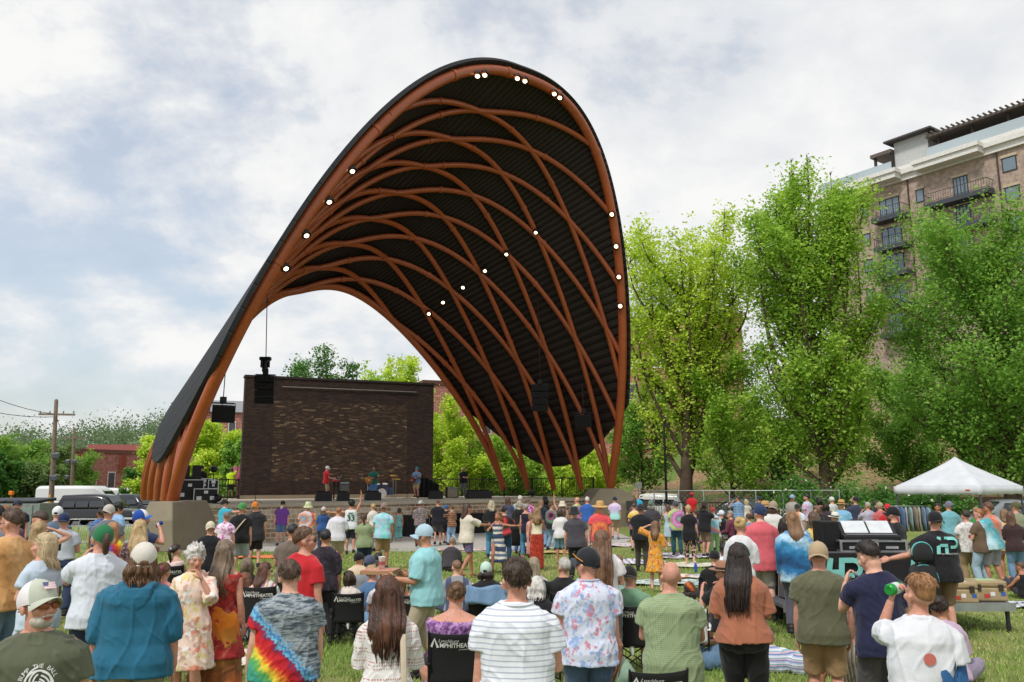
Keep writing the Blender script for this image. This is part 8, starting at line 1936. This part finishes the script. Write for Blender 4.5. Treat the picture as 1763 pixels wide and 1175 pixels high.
v, f = hp_logo(); print_on(p, 'emblem', [(a * .3, b * .3) for a, b in v], f, .05, .36, MINT); v, f = text_mesh('HIT PLAY PRODUCTIONS', .026); print_on(p, 'lettering', v, f, .05, .25, WHITE)
P('dark haired woman in black top holding a pale cup and facing the camera', 1614, 866, 55, 165, 'f', yaw=10, face=True, arms=('mouth', 'hold'), hair=('long', '#1d1513', '#3a2922', .26), top=T_('#1a181c', 'tank'), bottom=PA('#333338'), tone='t', group=RT)
P('man in aqua polo shirt and grey cap beside the dark haired woman', 1631, 862, 61, 25, yaw=20, arms=('hold', 'front'), hat=('cap', '#6d6f7d'), hair=('buzz', '#4a3a30'), top=T_('#6fa8b3', 'short', .034), bottom=PA('#2f3a58'), tone='r', group=RT)
P('stocky man in white printed t shirt and khaki trousers at right', 1663, 878, 74, 28, yaw=5, fat=1.15, arms=('front', 'fold'), hair=('short', '#33241d'), top=T_(C('blot', '#d9d6d3', '#d9d6d3', '#d6d3d0', '#b5b2ae', sc=1.2), 'short', .036), bottom=PA('#947b5c', 1.2), tone='r', shoes='#c9c4bb', group=RT)
P('person in green t shirt looking at a phone behind the brown shirt', 1681, 872, 66, 150, yaw=20, nod=20, arms=('hold', 'hold'), hair=('short', '#8a7a5a'), top=T_('#2f8a45', 'short'), bottom=PA('#333338'), tone='r', group=RT)
P('red haired man in brown t shirt and light jeans with blue sunglasses', 1684, 875, 76, 55, yaw=35, face=True, glasses='#2f4a80', arms=('fold', 'fold'), hair=('short', '#8f5a38', '#b57a50'), top=T_('#63503f', 'short', .034), bottom=JE('#9ab3c4', 1.2), tone='r', shoes='#b5b5b5', group=RT)
P('tall man in pale blue t shirt with an orange sash pattern and grey shorts', 1702, 864, 76, 45, yaw=15, arms=('fold', 'front'), hair=('short', '#5d3f2d'), top=T_(C('ramp', '#b5d3dd', '#c9dde3', '#bcd6df', '#d8662f', '#2f9fae', '#b5d3dd', sc=.75, dirv=(-.9, .3, -.6)), 'short', .036), bottom=SH_C('#8f8f98', 1.), tone='t', shoes=None, group=RT)
P('girl in peach dress and pink shorts behind the pale blue t shirt', 1727, 876, 70, 20, 'f', hair=('long', '#7a5a3f', '#9a785a', .26), top=T_('#d9b183', 'short', .03), bottom=SH_C('#c98fb0', .6), tone='t', group=RT, hem=-.2)
P('brown haired woman in dark plum top and blue jeans at right', 1741, 880, 73, 12, 'f', 1.05, arms=('front', 'front'), hair=('long', '#5a3d2d', '#7d5a44', .30), top=T_('#3d2a2d', 'roll', .034), bottom=JE('#6d8fae', 1.2), tone='l', group=RT)
P('man in olive cap and sage t shirt at the right edge', 1746, 863, 69, 25, yaw=25, hat=('cap', '#595639', '#595639'), hair=('buzz', '#5a4a40'), top=T_('#8a8f74', 'short', .036), bottom=PA('#4a4a45'), tone='r', group=RT)
P('brown haired child sitting at the right edge of the photo', 1757, 967, 82, 60, legs='up', arms=('knee', 'knee'), hair=('short', '#5a3f2d'), top=T_('#17181d', 'tank'), bottom=SH_C('#3a3a40'), tone='t', group=ST_)
P('person in purple shirt just behind the blonde in long black t shirt', 1196, 878, 50, 20, hair=('short', '#4a3528'), top=T_('#6b4a8f', 'short', .03), bottom=PA('#333338'), group=RT)
P('woman in faded blue dress behind the white blouse', 1288, 884, 62, 10, 'f', hair=('bun', '#4a3528'), dress=(C('plain', '#6f8ba6'), .4, .1, 'short'), group=RT)
P('dark haired person in teal shirt left of the blue tie dye', 1346, 890, 98, 0, hair=('bob', '#1d1613'), top=T_('#1f6b78', 'short', .03), bottom=PA('#2b2b30'), tone='m', group=RT)
P('person in blue cap and black shirt between the black t shirt and brown plaid', 768, 869, 43, 25, hat=('cap', '#2f5f95'), hair=('short', '#1d1715'), top=T_('#16161a', 'short', .03), bottom=SH_C('#2a2a30'), group=SF)
P('white haired person in pale blue shirt at the stage front', 894, 853, 41, 0, hair=('short', '#c9c5be'), top=T_('#9fb5c9', 'short', .03), bottom=PA('#4a4f58'), tone='r', group=SF)
P('person in magenta tie dye shirt and cap at the stage front', 909, 857, 42.5, -5, hat=('cap', '#6b5a50', 'back'), hair=('buzz', '#4a3a30'), top=T_(C('blot', '#c02f8a', '#d8c9d0', '#8f3fa0', sc=1.2), 'short', .03), bottom=PA('#4a4f58'), group=SF)
P('dark haired woman in black looking down behind the salmon shirt', 1459, 864, 46, 15, 'f', nod=15, hair=('long', '#1d1513', None, .24), top=T_('#26242a', 'short'), bottom=PA('#333338'), group=RT)
P('man in black cap and cream t shirt sitting left of the grey cap', 618, 950, 82, -25, legs='cross', yaw=-30, arms=('lap', 'lap'), hat=('cap', '#17171b'), hair=('short', '#2b211d'), top=T_('#d6c0a5', 'short', .03), bottom=SH_C('#4a4a50'), tone='r', group=ST_)
P('man in slate cap and grey t shirt sitting behind the cream shirts', 637, 955, 92, -18, legs='cross', yaw=-30, arms=('lap', 'lap'), hat=('cap', '#4a4f66'), hair=('buzz', '#6b5a50'), top=T_('#7d8088', 'short', .034), bottom=SH_C('#4a4a50'), tone='r', group=ST_)
P('dark haired woman with yellow sunglasses looking up beside the pizza box', 656, 950, 86, -50, 'f', legs='cross', yaw=-25, nod=-15, glasses='#c9a02f', arms=('lap', 'lap'), hair=('short', '#171315'), top=T_('#5a4a50'), bottom=PA('#4a4a50'), tone='t', group=ST_)
Q2 = P('woman with dark curly bob and cream t shirt in a camp chair', 601, 981, 118, 0, 'f', 1.1, legs='chair', arms=('lap', 'lap'), hair=('mop', '#33231d', '#54402f'), top=T_('#ddd3c9', 'short', .034), bottom=PA('#5a5a60'), tone='r', group=CH_)
P('person with black hair hidden between red shirt and cream shirt', 575, 980, 112, 0, legs='cross', arms=('lap', 'lap'), hair=('bob', '#121011'), top=T_('#1d1b20'), bottom=PA('#2b2b30'), tone='m', group=ST_)
P('blonde woman with a low bun and denim jacket on her shoulders', 641, 972, 102, -15, 'f', legs='cross', yaw=-30, arms=('lap', 'lap'), hair=('bun', '#a88a5c', '#d3bb8a'), top=T_(C('heather', '#4f7199'), 'roll', .034), hem=.0, bottom=PA('#d5c5b0'), tone='r', group=ST_)
P('dark haired man with a bald patch sitting under the pizza box', 664, 976, 106, 5, legs='cross', arms=('lap', 'prop'), hair=('short', '#231a17'), top=T_('#c9c4c9', 'short', .03), bottom=JE('#6d8fae'), tone='t', group=ST_)
P('bare shouldered woman with long brown hair sitting by the aqua shirt', 690, 984, 106, 0, 'f', legs='cross', arms=('lap', 'lap'), hair=('long', '#5a3d2b', '#82603f', .3), top=T_('#b58a6a', 'tube', .012), hem=.0, bottom=PA('#8a6a55'), tone='t', group=ST_)
p = P('balding man in dark green shirt holding up a phone', 709, 1000, 118, -5, legs='chair', arms=('lap', 'phone'), hair=('bald', '#4a3a30'), top=T_('#1f3a2f', 'short', .03), bottom=PA('#3a3d42'), tone='r', group=CH_); PH1 = p
P('small boy with cropped hair in grey and navy t shirt on the grass', 786, 964, 94, 0, legs='cross', arms=('lap', 'prop'), hair=('buzz', '#7a5a42'), top=T_(C('vstripe', '#8f8f94', '#8f8f94', '#454f6b', sc=3.2, off=(.05, 0, 0)), 'short', .03), bottom=SH_C('#3f4a6a'), tone='l', group=ST_)
Q6 = P('person in mint cap and black t shirt in the denim draped chair', 838, 966, 118, 0, legs='chair', arms=('lap', 'lap'), hat=('cap', '#b9d3c6'), hair=('mop', '#2b1f1a'), top=T_('#17171b', 'short', .034), bottom=PA('#3a3a40'), tone='l', group=CH_)
P('person in charcoal crouching on the grass with a brown flowered scarf', 776, 926, 62, -10, legs='cross', lean=20, arms=('lap', 'lap'), hat=('beanie', C('blot', '#8a7460', '#b59f86', '#5a483c', sc=4.)), hair=('buzz', '#5a483c'), top=T_('#3a363c', 'long', .04), bottom=PA('#3a363c', 1.4), group=ST_)
Q11 = P('woman with long grey blonde hair sitting behind the striped polo', 920, 958, 112, 10, 'f', legs='chair', yaw=-10, arms=('lap', 'lap'), hair=('long', '#8f8068', '#bdae92', .3), top=T_('#c9c3c0', 'short'), bottom=PA('#5a5a60'), tone='r', group=ST_)
Q12 = P('white haired person in black sitting between the polo and flowered shirts', 924, 991, 142, 5, legs='chair', arms=('lap', 'lap'), hair=('mop', '#d3cec6', '#efece6'), top=T_('#1a1a1f', 'short', .034), bottom=PA('#4a4a50'), tone='r', group=ST_)
Q7 = p = P('white haired man in lettered black t shirt sitting in a camp chair', 970, 959, 122, 12, fat=1.15, legs='chair', yaw=15, arms=('side', 'lap'), hair=('short', '#b5b0a8', '#d8d4cd'), top=T_('#141417', 'short', .036), bottom=PA('#4a4a50'), tone='r', group=CH_)
v, f = text_mesh('MPHITHEATER', .05, bold=.001); print_on(p, 'lettering', v, f, .02, .30, WHITE); v, f = text_mesh('Lynchburg', .04, .35); print_on(p, 'lettering', v, f, -.04, .345, WHITE)
Q8 = P('person with orange patterned headscarf sitting against the white cloth', 1186, 1000, 132, 0, 'f', legs='chair', arms=('lap', 'lap'), hat=('beanie', C('ramp', '#2b1d18', '#c9652a', '#1d1513', '#a8502a', '#2b1d18', sc=5., dirv=(.8, .2, .6))), hair=('bob', '#231813', None, .2), top=T_('#c9d3dc', 'short', .03), bottom=PA('#5a5a60'), tone='k', group=CH_)
p = P('man in brown fedora and black t shirt photographing with a phone', 1244, 963, 122, 35, legs='low', yaw=15, arms=('phone', 'phone'), hat=('fedora', '#9a6f55', '#2b211d'), hair=('short', '#4a3528'), beard=('short', '#4a3528'), glasses='black', top=T_('#16171b', 'short', .034), bottom=SH_C(C('blot', '#3a3338', '#6b5f58', '#2a2428', sc=1.6)), tone='r', group=ST_); PH2 = p
P('person in black beanie sitting with back to the camera', 1230, 947, 85, 0, legs='cross', arms=('lap', 'lap'), hat=('beanie', '#17161a'), hair=('buzz', '#1d1715'), top=T_('#17161a', 'long', .036), bottom=PA('#26262b'), group=ST_)
P('person with black hair and white t shirt sitting on the grass', 1246, 934, 75, 0, legs='cross', arms=('lap', 'lap'), hair=('short', '#171314'), top=T_('#d6d8dd', 'short', .034), bottom=PA('#3a3a40'), tone='d', group=ST_)
P('person in camouflage shorts sitting cross legged behind the orange dress', 1066, 955, 80, -20, legs='up', arms=('knee', 'knee'), hair=('short', '#7a5a45'), top=T_('#8fb0a8', 'short'), bottom=SH_C(C('blot', '#4a4f42', '#6b6a58', '#33362e', sc=1.5)), tone='r', group=ST_)
def BP(label, px, s, h, rot, **kw):
 d = F / s; r = ray(px, 850); q = Vector((0, 0, CH)) + r * d; top = Vector((q.x, q.y, STZ + h)); pp = proj(np.array(top)); dd = top.y
 return P(label, float(pp[0]), float(pp[1]), s, rot, z0=STZ, group=BD, depth=dd, **kw)
BP('keyboard player in red t shirt and white cap on the stage', 561, 32, 1.8, -80, nod=15, arms=('keys', 'keys'), hat=('cap', '#d5d5d8'), hair=('short', '#5a4a40'), top=T_('#c01f2a', 'short', .034), bottom=SH_C('#b0a084', .95), tone='r')
g1 = BP('long haired guitarist in green t shirt and jeans on the stage', 643, 31.5, 1.8, 165, face=True, arms=('guitarL', 'guitarR'), hair=('long', '#231815', '#3d2c26', .34), beard=('short', '#231815'), top=T_('#1f6b5a', 'short', .034), bottom=JE('#4f7fb0'), tone='r')
g2 = BP('bass player in blue patterned shirt and teal cap on the stage', 717, 30, 1.8, 160, face=True, arms=('guitarL', 'guitarR'), hat=('cap', '#1f8fae'), hair=('mop', '#5a4030'), top=T_(C('blot', '#5f7fa8', '#3f5f8f', '#8fa5c0', sc=1.5), 'short', .034), bottom=SH_C('#a88f68', .9), tone='r')
BP('man in black t shirt and grey trousers at the far right of the stage', 798, 29, 1.82, 165, fat=1.1, face=True, arms=('hold', 'hold'), hair=('buzz', '#9a8a7a'), beard=('short', '#8a7a6a'), top=T_('#15151a', 'short', .034), bottom=PA('#5a5a60'), tone='r')
hv = BP('stage hand in neon yellow t shirt with both arms raised', 397, 29.5, 1.8, 5, fat=1.1, arms=('phone', 'raise'), hair=('buzz', '#171212'), top=T_('#b5d122', 'short', .036), bottom=SH_C('#1d1d22'), tone='d')
BP('crew member in black working at the stage left mixing desk', 345, 36, 1.72, 170, arms=('front', 'front'), hat=('cap', '#17161a'), hair=('buzz', '#2b201b'), top=T_('#141418', 'long', .034), bottom=PA('#1d1d22'), tone='r')
guitar('sunburst electric guitar played by the long haired guitarist', g1, 'b8702a'); guitar('dark electric bass played by the teal capped musician', g2, '6b3a2a')
for q_, lb, kw in ((Q1, 'black lettered camp chair under the woman in the purple dress', {}), (Q2, 'black lettered camp chair under the cream shirted woman with curly hair', {}), (Q3, 'black lettered camp chair under the striped blouse', {}), (Q4, 'black lettered camp chair under the man in the green shirt and mesh cap', {}), (Q5, 'black lettered camp chair under the ponytailed girl near the left pier', {}),
 (PH1, 'black lettered camp chair partly behind the crochet top', {}), (Q6, 'camp chair with a denim jacket over its back', dict(text=False, draped=cloth('heather', '#7393b3'))), (Q7, 'camp chair of the white haired man in the lettered black shirt', dict(text=False)), (Q8, 'camp chair hung with white cloth beside the bald kneeling man', dict(text=False, canvas=cloth('plain', '#d8d6d3'))),
 (Q9, 'camp chair under the seated man in the white cap', dict(text=False)), (Q10, 'camp chair under the man in maroon', dict(text=False)), (Q11, 'camp chair under the woman with long grey blonde hair', dict(text=False)), (Q12, 'camp chair under the white haired person in black', dict(text=False))):
 camp_chair(lb, 0, 0, 0, p=q_, **kw)
q = hand_at(BOY, -1, .09, (0, 0, 0)); d_ = wdir(BOY, (.45, .55, -.1)).normalized()
def can(label, c, axis, col, s=1.):
 e = empty('drink_can', c); e.rotation_euler = axis.to_track_quat('Z', 'Y').to_euler(); tag(e, label, 'can')
 m = M(None, s); m.lathe([(0, -.055), (.024, -.056), (.032, -.048), (.033, .045), (.027, .058), (.025, .058), (0, .054)], n=20); m.build('body', plain('can_' + col, '#' + col, .25, .3), e)
 m = M(None, s); m.lathe([(.0335, -.02), (.0335, .02)], n=20); m.build('label_band', plain('can_band', '#cfd3d8', .3), e)
can('green and silver drinks can at the mouth of the wave shirt man', q, -d_ + Vector((0, 0, -.25)), '2f9a45', 1.15)
q = hand_at(DRK, 1, .08); can('small blue can held by the man in the blue and white cap', q, wdir(DRK, (.5, .3, .5)), '24408f')
NV = [o for o in bpy.data.objects if o.get('label', '').startswith('dark haired young man in navy')][0]
def phone(label, p, sd):
 q = hand_at(p, sd, .11, (0, .03, .0)); e = empty('mobile_phone', q, p['rz']); tag(e, label, 'phone')
 m = M(); m.box((0, 0, 0), (.075, .01, .155)); m.build('case', plain('phone_black', '#111113', .3), e, False, .004)
 m = M(); m.box((0, -.0065, 0), (.068, .003, .142)); m.build('screen', plain('phone_screen', '#1d2733', .1), e, False)
phone('black phone held up by the balding man in dark green', PH1, 1); phone('black phone held by the man in the brown fedora', PH2, -1)
at_ = at(1486, 1008, 6.0); NB = at(1486, 1013, NV.location.y + .33); bottle('cola bottle with blue label held by the young man in navy', NB + Vector((0, 0, -.1)), '3a2320', '8f9aa5', '2346b0', 1.05, rot=Matrix.Rotation(R(-14), 3, 'Y'))
a_, b_ = hand_at(PZ, -1, .16), hand_at(PZ, 1, .16); c_ = (a_ + b_) / 2; c_.z = max(a_.z, b_.z) + .015; pizza_box('cardboard pizza box carried by the man in the aqua shirt', c_ + wdir(PZ, (0, .12, 0)), PZ['rz'] + .1)
cup('white paper cup standing on the carried pizza box', c_ + wdir(PZ, (.06, .13, .05)), .14)
p_ = at(410, 806, 50.5); m = M(); m.box((p_.x, 50.4, p_.z - .3), (.5, .06, .75)); m.beam((p_.x, 50.45, STZ), (p_.x, 50.45, p_.z - .6), .05, .05); o = m.build('sign_board', plain('sign_pink', '#b8607a', .6), smooth=False); tag(o, 'pink and blue board on a post behind the neon yellow shirt', 'sign')
flush()
for q in SMALL: print('SIZE', q)
print('PEOPLE', NPEOPLE)
